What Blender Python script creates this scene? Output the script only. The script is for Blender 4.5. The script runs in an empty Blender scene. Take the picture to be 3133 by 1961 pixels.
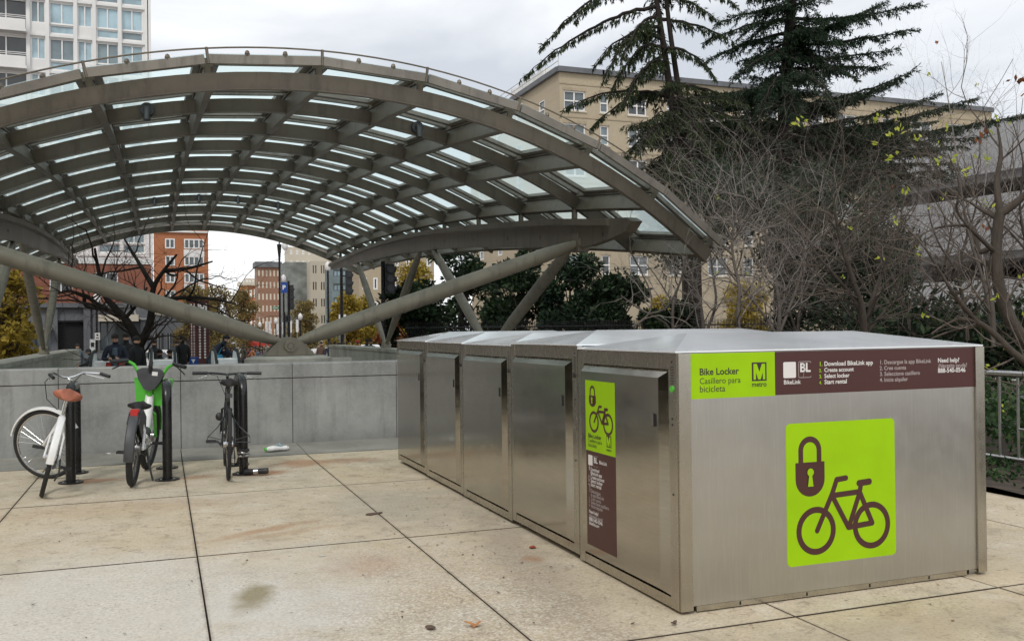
import bpy, bmesh, math, random
import numpy as np
from mathutils import Vector, Matrix, Euler
random.seed(7); RNG = np.random.default_rng(7)
S = bpy.context.scene
COL = S.collection
PI = math.pi
# ------------------------------------------------------------------ camera, world, sun, exposure
FOC, PX, PY, YAW, PITCH, ROLL = 2820.883, 1543.137, 994.131, .355561, .00518, -.011753
CAM = Vector((-2.43806, -4.07007, 1.45))
fwd = Vector((math.sin(YAW)*math.cos(PITCH), math.cos(YAW)*math.cos(PITCH), math.sin(PITCH)))
rgt0 = Vector((math.cos(YAW), -math.sin(YAW), 0)); up0 = rgt0.cross(fwd)
cr, sr = math.cos(ROLL), math.sin(ROLL)
RGT = cr*rgt0 + sr*up0; UP = -sr*rgt0 + cr*up0; FWD = fwd
cd = bpy.data.cameras.new('camera'); cam = bpy.data.objects.new('camera', cd); COL.objects.link(cam)
M = Matrix((( RGT.x, UP.x, -FWD.x, CAM.x), (RGT.y, UP.y, -FWD.y, CAM.y), (RGT.z, UP.z, -FWD.z, CAM.z), (0,0,0,1)))
cam.matrix_world = M
cd.sensor_fit = 'HORIZONTAL'; cd.sensor_width = 36; cd.lens = 36*FOC/3133
cd.shift_x = (1566.5-PX)/3133; cd.shift_y = (PY-980.5)/3133
cd.clip_start = .1; cd.clip_end = 3000
S.camera = cam
W = bpy.data.worlds.new('World'); S.world = W; W.use_nodes = True
nt = W.node_tree; nt.nodes.clear()
SUN_EL, SUN_AZ = math.radians(48), math.radians(215)
def wn(t, **k):
    n = nt.nodes.new(t)
    for a, b in k.items(): setattr(n, a, b)
    return n
sky = wn('ShaderNodeTexSky'); sky.sky_type = 'NISHITA'; sky.sun_disc = False
sky.sun_elevation = SUN_EL; sky.sun_rotation = SUN_AZ
bg1 = wn('ShaderNodeBackground'); bg1.inputs[1].default_value = .1
nt.links.new(sky.outputs[0], bg1.inputs[0])
tc = wn('ShaderNodeTexCoord'); mp = wn('ShaderNodeMapping'); mp.inputs['Scale'].default_value = (1, 1, 2.6); mp.inputs['Location'].default_value = (.35, .1, .2)
nt.links.new(tc.outputs['Generated'], mp.inputs[0])
n1 = wn('ShaderNodeTexNoise'); n1.inputs['Scale'].default_value = 1.7; n1.inputs['Detail'].default_value = 7; n1.inputs['Roughness'].default_value = .5; n1.inputs['Distortion'].default_value = .5
nt.links.new(mp.outputs[0], n1.inputs[0])
cr1 = wn('ShaderNodeValToRGB'); nt.links.new(n1.outputs[0], cr1.inputs[0])
e = cr1.color_ramp.elements
e[0].position = .38; e[0].color = (.54, .57, .615, 1); e[1].position = .60; e[1].color = (.98, .985, .99, 1)
m_ = cr1.color_ramp.elements.new(.5); m_.color = (.78, .80, .825, 1)
bg2 = wn('ShaderNodeBackground'); bg2.inputs[1].default_value = 1.0
nt.links.new(cr1.outputs[0], bg2.inputs[0])
mx = wn('ShaderNodeMixShader'); mx.inputs[0].default_value = .93
nt.links.new(bg1.outputs[0], mx.inputs[1]); nt.links.new(bg2.outputs[0], mx.inputs[2])
wo = wn('ShaderNodeOutputWorld'); nt.links.new(mx.outputs[0], wo.inputs[0])
sl = bpy.data.lights.new('sun', 'SUN'); sl.energy = 1.15; sl.angle = math.radians(14); sl.color = (1, .97, .92)
so = bpy.data.objects.new('sun', sl); COL.objects.link(so)
sd = Vector((math.sin(SUN_AZ)*math.cos(SUN_EL), math.cos(SUN_AZ)*math.cos(SUN_EL), math.sin(SUN_EL)))
so.rotation_euler = sd.to_track_quat('Z', 'Y').to_euler()
vs = S.view_settings; vs.view_transform = 'Standard'; vs.look = 'None'; vs.gamma = 1; vs.use_curve_mapping = False; vs.exposure = .36
S.cycles.max_bounces = 8; S.cycles.transparent_max_bounces = 12
# ------------------------------------------------------------------ places: a ray through a point of the photograph meets a real plane
def ray(x, y): return FWD + RGT*((x-PX)/FOC) - UP*((y-PY)/FOC)
def atY(x, y, Y): d = ray(x, y); return CAM + d*((Y-CAM.y)/d.y)
def atX(x, y, X): d = ray(x, y); return CAM + d*((X-CAM.x)/d.x)
def atD(x, y, D): return CAM + ray(x, y)*D
def gnd(x, y, z=0.): d = ray(x, y); return CAM + d*((z-CAM.z)/d.z)
# ------------------------------------------------------------------ materials
class NT:
    def __init__(s, name):
        s.m = bpy.data.materials.new(name); s.m.use_nodes = True; s.t = s.m.node_tree
        s.b = s.t.nodes['Principled BSDF']; s.out = s.t.nodes['Material Output']; s._pos = None
    def n(s, t, **k):
        x = s.t.nodes.new(t)
        for a, b in k.items(): setattr(x, a, b)
        return x
    def l(s, a, b): s.t.links.new(a, b)
    @property
    def pos(s):
        if s._pos is None: s._pos = s.n('ShaderNodeNewGeometry').outputs['Position']
        return s._pos
    def noise(s, scale, detail=4, rough=.55, vec=None, stretch=None, dist=0):
        v = vec or s.pos
        if stretch:
            mpp = s.n('ShaderNodeMapping'); mpp.inputs['Scale'].default_value = stretch; s.l(v, mpp.inputs[0]); v = mpp.outputs[0]
        x = s.n('ShaderNodeTexNoise'); x.inputs['Scale'].default_value = scale; x.inputs['Detail'].default_value = detail
        x.inputs['Roughness'].default_value = rough; x.inputs['Distortion'].default_value = dist; s.l(v, x.inputs['Vector']); return x.outputs[0]
    def ramp(s, v, stops):
        r = s.n('ShaderNodeValToRGB'); s.l(v, r.inputs[0]); el = r.color_ramp.elements
        while len(el) < len(stops): el.new(.5)
        for i, (p, c) in enumerate(stops):
            el[i].position = p; el[i].color = (*c, 1) if len(c) == 3 else c
        return r.outputs[0]
    def mr(s, v, a, b, c=0., d=1.):
        r = s.n('ShaderNodeMapRange'); s.l(v, r.inputs[0])
        for i, q in enumerate((a, b, c, d)): r.inputs[i+1].default_value = q
        return r.outputs[0]
    def mix(s, f, a, b, mode='MIX'):
        r = s.n('ShaderNodeMix', data_type='RGBA', blend_type=mode)
        for sock, v in ((r.inputs[0], f), (r.inputs[6], a), (r.inputs[7], b)):
            if isinstance(v, (int, float)): sock.default_value = v
            elif isinstance(v, tuple): sock.default_value = (*v, 1)
            else: s.l(v, sock)
        return r.outputs[2]
    def math(s, op, a, b=0.):
        r = s.n('ShaderNodeMath', operation=op)
        for i, v in enumerate((a, b)):
            if isinstance(v, (int, float)): r.inputs[i].default_value = v
            else: s.l(v, r.inputs[i])
        return r.outputs[0]
    def bump(s, h, strength=.3, dist=.01):
        b = s.n('ShaderNodeBump'); b.inputs['Strength'].default_value = strength; b.inputs['Distance'].default_value = dist
        s.l(h, b.inputs['Height']); s.l(b.outputs[0], s.b.inputs['Normal'])
    def set(s, color=None, rough=None, metal=None, spec=None):
        for k, v in (('Base Color', color), ('Roughness', rough), ('Metallic', metal), ('Specular IOR Level', spec)):
            if v is None: continue
            if isinstance(v, (int, float)): s.b.inputs[k].default_value = v
            elif isinstance(v, tuple): s.b.inputs[k].default_value = (*v, 1)
            else: s.l(v, s.b.inputs[k])
        return s.m
def plain(name, c, rough=.6, metal=0., var=.18, scale=6., bump=0., spec=.5):
    t = NT(name); nz = t.noise(scale, 5)
    lo = tuple(x*(1-var) for x in c); hi = tuple(min(1, x*(1+var)) for x in c)
    col = t.ramp(nz, [(.3, lo), (.7, hi)])
    if bump: t.bump(t.noise(scale*6, 4), bump, .01)
    return t.set(col, t.mr(nz, .2, .8, max(0, rough-.08), min(1, rough+.08)), metal, spec)
def blob(t, x, y, r, k=1.0, sx=1., sy=1., ang=0., nscale=6.):
    """mask 0..1 of a stain lying at x,y on the ground"""
    mpp = t.n('ShaderNodeMapping', vector_type='POINT')
    sub = t.n('ShaderNodeVectorMath', operation='SUBTRACT'); t.l(t.pos, sub.inputs[0]); sub.inputs[1].default_value = (x, y, 0)
    t.l(sub.outputs[0], mpp.inputs[0]); mpp.inputs['Rotation'].default_value = (0, 0, ang); 
    sc = t.n('ShaderNodeVectorMath', operation='MULTIPLY'); t.l(mpp.outputs[0], sc.inputs[0]); sc.inputs[1].default_value = (1/sx, 1/sy, 0)
    ln = t.n('ShaderNodeVectorMath', operation='LENGTH'); t.l(sc.outputs[0], ln.inputs[0])
    d = t.math('ADD', ln.outputs['Value'], t.math('MULTIPLY', t.math('SUBTRACT', t.noise(nscale, 5), .5), r*1.3))
    return t.mr(d, r, r*.35, 0, k)
def leafmat(name, stops, trans=.35, rough=.6):
    t = NT(name); g = t.n('ShaderNodeNewGeometry')
    col = t.ramp(g.outputs['Random Per Island'], stops)
    t.set(col, rough, 0., .3)
    tr = t.n('ShaderNodeBsdfTranslucent'); t.l(col, tr.inputs[0])
    mxx = t.n('ShaderNodeMixShader'); mxx.inputs[0].default_value = trans
    t.l(t.b.outputs[0], mxx.inputs[1]); t.l(tr.outputs[0], mxx.inputs[2]); t.l(mxx.outputs[0], t.out.inputs[0]); return t.m
def mk_paving():
    t = NT('paving_concrete')
    big = t.noise(.55, 5, .6, dist=.6); mid = t.noise(3.2, 6, .65); fine = t.noise(55, 3, .7); tiny = t.noise(160, 2, .7)
    oi = t.n('ShaderNodeObjectInfo')
    c = t.ramp(big, [(.28, (.40, .29, .165)), (.45, (.55, .435, .27)), (.58, (.48, .42, .31)), (.74, (.62, .57, .46))])
    c = t.mix(.6, c, t.ramp(mid, [(.28, (.20, .155, .105)), (.44, (.50, .425, .30)), (.58, (.57, .49, .365)), (.74, (.70, .66, .57))]))
    c = t.mix(t.mr(oi.outputs['Random'], 0, 1, 0., .25), c, (.62, .585, .51))
    blot = t.noise(9, 6, .7, dist=1.2); c = t.mix(t.mr(blot, .54, .66, 0, .6), c, (.24, .195, .14))
    # bleached area at the front left, dirty bands along the lockers
    c = t.mix(blob(t, -3.1, 1.3, 1.9, .62, 1.5, .9, .1, 2.5), c, (.63, .605, .55))
    c = t.mix(blob(t, -1.85, .9, .5, .65, 1, 1.5, 0, 5), c, (.62, .60, .55))
    c = t.mix(blob(t, -.35, 1.2, .8, .6, .35, 3.2, .15, 4), c, (.30, .25, .19))
    c = t.mix(blob(t, -.6, 3.4, .9, .45, .9, 1.4, 0, 5), c, (.31, .28, .22))
    for (x, y, r, k, sx, sy, a) in ((-3.12, 5.95, .3, .75, 1.2, .8, 0), (-2.15, 5.75, .22, .6, 1.4, .7, 0), (-1.48, 5.75, .3, .85, 1.2, .8, 0), (-1.0, 6.3, .45, .7, 1, .9, .3),
                                    (-1.6, 2.75, .3, .3, 1.5, .3, -.35), (-.25, 1.35, .12, .7, .7, 1, 0), (-1.25, 1.6, .35, .35, 1, 1, 0), (-2.7, 4.3, .9, .2, 1.6, .5, 0)):
        c = t.mix(blob(t, x, y, r, k, sx, sy, a), c, (.33, .155, .07))
    g = gnd(768, 1835)
    c = t.mix(blob(t, g.x, g.y+.05, .24, .85, .6, 1.5, .25, 4), c, (.24, .20, .10))
    sp = t.ramp(t.noise(48, 7, .85), [(.36, (.35, .31, .27)), (.46, (1, 1, 1)), (.56, (1, 1, 1)), (.66, (1.45, 1.4, 1.33))])
    c = t.mix(t.mr(t.noise(1.1, 4), .38, .62, .4, 1.), c, sp, 'MULTIPLY')
    vo = t.n('ShaderNodeTexVoronoi'); vo.inputs['Scale'].default_value = 5.5; vo.inputs['Randomness'].default_value = 1; t.l(t.pos, vo.inputs['Vector'])
    c = t.mix(t.math('MULTIPLY', t.mr(vo.outputs['Distance'], .075, .05), .6), c, (.16, .13, .10))
    c = t.mix(t.mr(fine, .45, .75, 0, .5), c, (.33, .28, .21))
    # rough exposed aggregate at the front, with light and dark chips
    vc = t.n('ShaderNodeTexVoronoi'); vc.inputs['Scale'].default_value = 85; t.l(t.pos, vc.inputs['Vector'])
    ag = t.math('MAXIMUM', blob(t, -1.0, .2, 1.9, .5, .55, 1.2, .1, 3), blob(t, -4.6, 3.4, 1.2, .25, 2, .6, 0, 3))
    chip = t.n('ShaderNodeSeparateColor'); t.l(vc.outputs['Color'], chip.inputs[0])
    c = t.mix(ag, c, t.mix(.62, c, t.ramp(chip.outputs[0], [(.1, (.17, .12, .085)), (.45, (.42, .33, .23)), (.7, (.55, .47, .36)), (.95, (.82, .79, .72))])))
    c = t.mix(blob(t, -1.75, 2.9, .3, .6, 1.9, .35, -.5, 7), c, (.36, .20, .10)); c = t.mix(blob(t, -.45, 6.3, .35, .6, 1.2, .7, .2, 6), c, (.27, .14, .08)); c = t.mix(blob(t, .9, -.6, .5, .4, 2.4, .5, 0, 5), c, (.34, .27, .19))
    # dirt that has gathered along the joints
    sp_ = t.n('ShaderNodeSeparateXYZ'); t.l(t.pos, sp_.inputs[0]); dm = None
    for ax_, vals in ((0, (-3.6365, -2.2365, -.8375, .52, 1.87, 3.3)), (1, (-2.64, -.24, 2.262, 4.659, 7.045))):
        for v_ in vals:
            d_ = t.math('ABSOLUTE', t.math('SUBTRACT', sp_.outputs[ax_], v_)); dm = d_ if dm is None else t.math('MINIMUM', dm, d_)
    dm = t.math('ADD', dm, t.math('MULTIPLY', t.math('SUBTRACT', t.noise(7, 5, .7), .5), .05))
    c = t.mix(t.mr(dm, .022, .0, 0, .5), c, (.15, .11, .075))
    t.bump(t.math('ADD', tiny, t.math('MULTIPLY', fine, 1.2)), .15, .003)
    return t.set(c, t.mr(mid, .2, .8, .72, .92), 0, .35)
def mk_wallconc(name='wall_concrete', base=(.30, .302, .288), streak=.5):
    t = NT(name)
    a = t.noise(1.3, 6, .6); b = t.noise(30, 4, .7); s_ = t.noise(3.2, 4, .6, stretch=(2.2, 2.2, .25))
    lo = tuple(x*.68 for x in base); hi = tuple(x*1.3 for x in base)
    c = t.ramp(a, [(.3, lo), (.5, base), (.7, hi)])
    c = t.mix(t.mr(s_, .5, .72, 0, streak), c, tuple(x*.5 for x in base))
    c = t.mix(t.mr(b, .45, .7, 0, .35), c, hi); c = t.mix(t.mr(t.noise(5.5, 8, .75, dist=1.), .56, .66, 0, .35), c, lo)
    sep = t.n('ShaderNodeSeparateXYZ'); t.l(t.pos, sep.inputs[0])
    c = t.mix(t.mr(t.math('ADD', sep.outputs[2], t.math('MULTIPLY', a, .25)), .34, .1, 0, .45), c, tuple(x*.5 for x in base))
    t.bump(b, .25, .006)
    return t.set(c, .85, 0, .3)
def mk_steel(name, rough=.28, base=(.60, .575, .52), st=(1.5, 1.5, 260)):
    t = NT(name)
    g = t.noise(3, 3, .6, stretch=st); a = t.noise(1.7, 4, .6); b = t.noise(9, 5, .6)
    c = t.ramp(a, [(.3, tuple(x*.86 for x in base)), (.7, base)])
    c = t.mix(t.mr(b, .55, .85, 0, .15), c, tuple(x*.8 for x in base))
    t.bump(t.math('ADD', t.math('MULTIPLY', g, .04), t.math('MULTIPLY', a, 5)), .05, .004)
    scr = t.noise(2.2, 4, .6, stretch=(st[0]*.3+1, st[1]*.3+1, st[2]*.3+1), dist=.8); c = t.mix(t.mr(scr, .5, .75, 0, .35), c, tuple(min(1, x*1.25) for x in base)); c = t.mix(t.mr(g, .35, .7, 0, .22), c, tuple(x*.7 for x in base))
    r = t.math('ADD', t.mr(g, .2, .8, rough-.05, rough+.07), t.mr(b, .4, .8, 0, .08))
    t.b.inputs['Anisotropic'].default_value = .5
    return t.set(c, r, 1.0)
def mk_canopy(name, base):
    t = NT(name)
    a = t.noise(1.6, 5, .6); s_ = t.noise(5, 4, .65, stretch=(1.6, 1.6, .16)); f = t.noise(40, 3, .7)
    c = t.ramp(a, [(.3, tuple(x*.75 for x in base)), (.5, base), (.72, tuple(x*1.22 for x in base))])
    c = t.mix(t.mr(s_, .52, .66, 0, .55), c, tuple(x*.52 for x in base))
    c = t.mix(t.mr(f, .5, .8, 0, .3), c, tuple(x*1.3 for x in base))
    t.bump(f, .08, .003)
    return t.set(c, t.mr(a, .3, .7, .42, .6), .25, .5)
def mk_glass():
    t = NT('canopy_glass')
    n_ = t.noise(2.4, 6, .65); f = t.noise(70, 3, .7)
    c = t.ramp(n_, [(.3, (.84, .93, .93)), (.7, (.93, .99, .99))])
    c = t.mix(t.mr(f, .5, .75, 0, .35), c, (.72, .82, .82))
    tr = t.n('ShaderNodeBsdfTranslucent'); t.l(c, tr.inputs[0])
    tp = t.n('ShaderNodeBsdfTransparent'); tp.inputs[0].default_value = (.90, .965, .96, 1)
    gl = t.n('ShaderNodeBsdfGlossy'); gl.inputs['Roughness'].default_value = .15
    m1 = t.n('ShaderNodeMixShader'); m1.inputs[0].default_value = .72; t.l(tr.outputs[0], m1.inputs[1]); t.l(tp.outputs[0], m1.inputs[2])
    m2 = t.n('ShaderNodeMixShader'); m2.inputs[0].default_value = .05; t.l(m1.outputs[0], m2.inputs[1]); t.l(gl.outputs[0], m2.inputs[2])
    t.l(m2.outputs[0], t.out.inputs[0]); return t.m
def mk_window(name, tint, rough=.08):
    t = NT(name); n_ = t.noise(.45, 3, .6)
    c = t.ramp(n_, [(.35, tuple(x*.55 for x in tint)), (.65, tint)])
    return t.set(c, rough, 0, .7)
def mk_brick(name, a, b, mortar, scale=6.):
    t = NT(name); br = t.n('ShaderNodeTexBrick')
    mpp = t.n('ShaderNodeMapping'); mpp.inputs['Rotation'].default_value = (PI/2, 0, 0); t.l(t.pos, mpp.inputs[0])
    t.l(mpp.outputs[0], br.inputs['Vector']); br.inputs['Scale'].default_value = scale
    br.inputs['Color1'].default_value = (*a, 1); br.inputs['Color2'].default_value = (*b, 1); br.inputs['Mortar'].default_value = (*mortar, 1)
    br.inputs['Mortar Size'].default_value = .012
    n_ = t.noise(.35, 5, .6); c = t.mix(t.mr(n_, .35, .7, 0, .35), br.outputs[0], tuple(x*.7 for x in a))
    return t.set(c, .9, 0, .2)
def mk_bark(name, c, sc=14):
    t = NT(name); n_ = t.noise(sc, 5, .7, stretch=(1, 1, .3))
    col = t.ramp(n_, [(.3, tuple(x*.55 for x in c)), (.65, c), (.8, tuple(min(1, x*1.5) for x in c))])
    t.bump(n_, .6, .02); return t.set(col, .9, 0, .2)
MAT = {}
MAT['pave'] = mk_paving()
MAT['strip'] = mk_wallconc('kerb_concrete', (.30, .29, .255), .3)
MAT['wall'] = mk_wallconc()
MAT['pier'] = mk_wallconc('pier_concrete', (.37, .36, .31), .35)
MAT['gap'] = plain('joint_dirt', (.05, .035, .024), .95)
MAT['steel_door'] = mk_steel('brushed_steel_door', .14, (.49, .465, .41), (1.5, 1.5, 120))
MAT['steel_frame'] = mk_steel('brushed_steel_frame', .24, (.52, .49, .43), (9, 9, .25))
MAT['steel_panel'] = mk_steel('brushed_steel_panel', .34, (.56, .545, .515), (160, 160, 2.))
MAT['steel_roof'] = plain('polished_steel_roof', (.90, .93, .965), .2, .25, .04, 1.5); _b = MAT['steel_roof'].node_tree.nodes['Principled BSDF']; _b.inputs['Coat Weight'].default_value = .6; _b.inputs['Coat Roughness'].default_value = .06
MAT['steel'] = mk_steel('worn_steel', .35, (.55, .55, .54), (20, 20, 20))
MAT['canopy'] = mk_canopy('canopy_paint', (.140, .119, .088))
MAT['canopy2'] = mk_canopy('canopy_paint_light', (.155, .132, .102))
MAT['fascia'] = mk_canopy('fascia_paint', (.235, .215, .185))
MAT['pipe'] = mk_canopy('strut_paint', (.215, .19, .145))
MAT['glass'] = mk_glass()
MAT['rubber'] = plain('black_rubber', (.018, .018, .018), .75, 0, .3, 30)
MAT['blackpaint'] = plain('black_gloss_paint', (.012, .012, .013), .28, 0, .3, 10)
MAT['blackplastic'] = plain('black_plastic', (.022, .022, .024), .5, 0, .3, 20)
MAT['darkgrey'] = plain('dark_grey_plastic', (.05, .052, .055), .5, 0, .25, 12)
MAT['chrome'] = plain('chrome', (.65, .65, .66), .22, 1, .12, 20)
MAT['whitepaint'] = plain('white_paint', (.76, .76, .74), .32, 0, .08, 12)
MAT['limegreen'] = plain('green_plastic', (.10, .52, .05), .38, 0, .12, 8)
MAT['leather'] = plain('tan_leather', (.36, .125, .075), .5, 0, .25, 18)
MAT['red'] = plain('red_plastic', (.45, .02, .015), .4)
MAT['sign_lime'] = plain('sign_lime', (.315, .56, .002), .45, 0, .07, 3, spec=.2)
MAT['sign_brown'] = plain('sign_brown', (.062, .017, .015), .4, 0, .08, 3)
MAT['ink'] = plain('sign_dark_ink', (.03, .022, .018), .5)
MAT['white_ink'] = plain('sign_white_ink', (.72, .70, .68), .5, 0, .03)
MAT['dim_ink'] = plain('sign_pale_ink', (.42, .37, .36), .5, 0, .03)
MAT['asphalt'] = plain('asphalt', (.055, .055, .057), .9, 0, .25, 3)
MAT['farpave'] = plain('far_paving', (.42, .40, .36), .9, 0, .15, .6)
MAT['soil'] = plain('dark_soil', (.055, .04, .028), .95, 0, .5, 9, .6)
MAT['balustrade'] = plain('pale_balustrade', (.84, .84, .83), .35, 0, .05)
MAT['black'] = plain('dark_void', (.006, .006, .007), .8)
MAT['wnd_blue'] = mk_window('window_pale_blind', (.42, .58, .65), .12)
MAT['wnd_dark'] = mk_window('window_dark', (.05, .06, .065))
MAT['wnd_mid'] = mk_window('window_mid', (.14, .17, .18))
MAT['wnd_grey'] = mk_window('window_grey', (.25, .33, .36))
MAT['tower_white'] = plain('tower_white_panel', (.74, .73, .71), .7, 0, .1, .3)
MAT['frame_white'] = plain('window_frame_white', (.78, .77, .75), .6, 0, .05)
MAT['brick_shaded'] = mk_brick('brick_tree_shade', (.29, .105, .065), (.24, .085, .055), (.3, .25, .2))  # brick colour darkened to hold the tree shade on the podium
MAT['brick_orange'] = mk_brick('brick_orange', (.45, .165, .075), (.40, .14, .065), (.4, .3, .2))
MAT['brick_tan'] = mk_brick('brick_tan', (.47, .395, .285), (.41, .34, .24), (.45, .38, .28), 3.5)
MAT['brick_brown'] = mk_brick('brick_brown', (.30, .16, .105), (.25, .13, .085), (.3, .25, .2))
MAT['brick_brown2'] = plain('brick_soldier_course', (.37, .30, .21), .9, 0, .2, 2)
MAT['cream'] = plain('cream_render', (.58, .52, .42), .85, 0, .1, .2)
MAT['stone'] = plain('grey_stone_front', (.13, .135, .145), .8, 0, .2, .8)
MAT['garage'] = plain('garage_concrete', (.36, .36, .365), .9, 0, .12, .5)
MAT['netting'] = plain('grey_netting', (.27, .285, .265), .95, 0, .4, .9)
MAT['bark'] = mk_bark('grey_bark', (.095, .078, .064))
MAT['twig'] = mk_bark('grey_twigs', (.31, .275, .245))
MAT['twig_brown'] = mk_bark('brown_grey_twigs', (.16, .13, .108))
MAT['twig_dark'] = mk_bark('brown_twigs', (.065, .045, .038))
MAT['bark_light'] = mk_bark('pale_twig_bark', (.15, .128, .112))
MAT['bark_dark'] = mk_bark('dark_bark', (.035, .028, .024))
MAT['cedar_leaf'] = leafmat('cedar_needles', [(0, (.010, .020, .009)), (.5, (.030, .048, .018)), (.85, (.055, .075, .024)), (1, (.10, .115, .04))])
MAT['cedar_leaf2'] = leafmat('cedar_needles_dark', [(0, (.006, .016, .009)), (.55, (.016, .038, .018)), (.9, (.034, .066, .027)), (1, (.06, .10, .045))])
MAT['yew_leaf'] = leafmat('yew_foliage', [(0, (.007, .016, .008)), (.6, (.016, .035, .014)), (1, (.05, .085, .03))])
MAT['yellow_leaf'] = leafmat('yellow_foliage', [(0, (.14, .10, .015)), (.5, (.36, .27, .04)), (1, (.55, .42, .08))], .4)
MAT['olive_leaf'] = leafmat('olive_foliage', [(0, (.10, .085, .035)), (.5, (.25, .20, .075)), (1, (.42, .29, .10))], .35)
MAT['rust_leaf'] = leafmat('rust_foliage', [(0, (.10, .03, .015)), (1, (.33, .13, .05))], .35)
MAT['lime_leaf'] = leafmat('lime_leaves', [(0, (.35, .40, .04)), (1, (.62, .66, .12))], .45)
MAT['ivy'] = leafmat('ivy_leaves', [(0, (.012, .035, .010)), (.6, (.03, .075, .02)), (1, (.09, .15, .05))], .25)
MAT['litter'] = leafmat('dry_leaves', [(0, (.03, .02, .015)), (.6, (.12, .06, .03)), (1, (.3, .13, .05))], .1)
# ------------------------------------------------------------------ mesh building
class MB:
    def __init__(s): s.v = []; s.f = []; s.mi = []; s.T = None
    def add(s, vs_, fs, mi=0):
        o = len(s.v)
        for p in vs_:
            p = Vector(p)
            s.v.append(tuple(s.T @ p) if s.T is not None else tuple(p))
        s.f += [tuple(i+o for i in f) for f in fs]; s.mi += [mi]*len(fs); return s
    def box(s, c, d, R=None, mi=0):
        c = Vector(c); h = Vector(d)/2
        vs_ = [Vector((sx*h.x, sy*h.y, sz*h.z)) for sx in (-1, 1) for sy in (-1, 1) for sz in (-1, 1)]
        if R is not None: vs_ = [R @ v for v in vs_]
        return s.add([v+c for v in vs_], [(0,1,3,2),(4,6,7,5),(0,4,5,1),(2,3,7,6),(0,2,6,4),(1,5,7,3)], mi)
    def bb(s, a, b, mi=0):
        return s.box([(a[i]+b[i])/2 for i in range(3)], [abs(b[i]-a[i]) for i in range(3)], None, mi)
    def tube(s, pts, r, n=10, cap=True, mi=0, flat=None):
        pts = [Vector(p) for p in pts]; k = len(pts)
        rs = r if isinstance(r, (list, tuple)) else [r]*k
        tan = [(pts[min(i+1, k-1)]-pts[max(i-1, 0)]).normalized() for i in range(k)]
        a = Vector((0, 0, 1)) if abs(tan[0].z) < .9 else Vector((1, 0, 0))
        u = (a - tan[0]*a.dot(tan[0])).normalized(); vs_ = []; fs = []
        for i in range(k):
            u = (u - tan[i]*u.dot(tan[i])).normalized(); w = tan[i].cross(u)
            for j in range(n):
                th = 2*PI*j/n; vs_.append(pts[i] + rs[i]*(math.cos(th)*u*(flat or 1) + math.sin(th)*w))
        for i in range(k-1):
            for j in range(n):
                fs.append((i*n+j, i*n+(j+1) % n, (i+1)*n+(j+1) % n, (i+1)*n+j))
        if cap: fs += [tuple(range(n))[::-1], tuple((k-1)*n+j for j in range(n))]
        return s.add(vs_, fs, mi)
    def torus(s, c, ax, R, r, n=32, k=8, mi=0, a0=0., a1=2*PI, rz=None):
        ax = Vector(ax).normalized(); q = ax.to_track_quat('Z', 'Y').to_matrix(); c = Vector(c); full = abs(a1-a0-2*PI) < 1e-6
        m = n if full else n+1; vs_ = []
        for i in range(m):
            th = a0+(a1-a0)*i/n; d = q @ Vector((math.cos(th), math.sin(th), 0))
            for j in range(k):
                ph = 2*PI*j/k; vs_.append(c + d*(R+r*math.cos(ph)) + ax*((rz or r)*math.sin(ph)))
        fs = []
        for i in range(n):
            i2 = (i+1) % m
            for j in range(k): fs.append((i*k+j, i2*k+j, i2*k+(j+1) % k, i*k+(j+1) % k))
        if not full: fs += [tuple(range(k)), tuple((m-1)*k+j for j in range(k))[::-1]]
        return s.add(vs_, fs, mi)
    def ball(s, c, r, n=12, k=8, mi=0, z0=-1., z1=1.):
        c = Vector(c); r = Vector(r) if hasattr(r, '__len__') else Vector((r, r, r)); vs_ = []; fs = []
        p0, p1 = math.asin(z0), math.asin(z1)
        for i in range(k+1):
            ph = p0+(p1-p0)*i/k
            for j in range(n):
                th = 2*PI*j/n; vs_.append(c+Vector((r.x*math.cos(ph)*math.cos(th), r.y*math.cos(ph)*math.sin(th), r.z*math.sin(ph))))
        for i in range(k):
            for j in range(n): fs.append((i*n+j, i*n+(j+1) % n, (i+1)*n+(j+1) % n, (i+1)*n+j))
        return s.add(vs_, fs, mi)
    def prism(s, poly, fn, d0, d1, mi=0):
        """poly of (u,v); fn(u,v,d)->point"""
        n = len(poly); vs_ = [fn(u, v, d0) for u, v in poly]+[fn(u, v, d1) for u, v in poly]
        fs = [tuple(range(n)), tuple(range(n, 2*n))[::-1]]+[(i, (i+1) % n, n+(i+1) % n, n+i) for i in range(n)]
        return s.add(vs_, fs, mi)
    def mesh(s, name, mats, org=Vector((0, 0, 0)), smooth=False):
        me = bpy.data.meshes.new(name)
        me.from_pydata([(a-org.x, b-org.y, c-org.z) for a, b, c in s.v], [], s.f)
        for m in (mats if isinstance(mats, (list, tuple)) else [mats]): me.materials.append(MAT[m] if isinstance(m, str) else m)
        if len(me.materials) > 1: me.polygons.foreach_set('material_index', s.mi)
        bm = bmesh.new(); bm.from_mesh(me); bmesh.ops.recalc_face_normals(bm, faces=bm.faces)
        if smooth:
            for f in bm.faces: f.smooth = True
            for ed in bm.edges:
                if len(ed.link_faces) == 2 and ed.calc_face_angle(0) > .7: ed.smooth = False
        bm.to_mesh(me); bm.free(); me.update(); return me
    def build(s, name, mats, parent=None, org=None, smooth=False):
        if org is None: org = ORG.get(parent.name, Vector((0,0,0))) if parent is not None else Vector((0,0,0))
        me = s.mesh(name, mats, org, smooth); return link(name, me, parent, None if parent is not None else org)
ORG = {}
def link(name, me, parent=None, loc=None):
    o = bpy.data.objects.new(name, me); COL.objects.link(o)
    if parent is not None: o.parent = parent; ORG[o.name] = ORG.get(parent.name, Vector((0,0,0)))
    elif loc is not None: o.location = loc; ORG[o.name] = Vector(loc)
    return o
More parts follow.
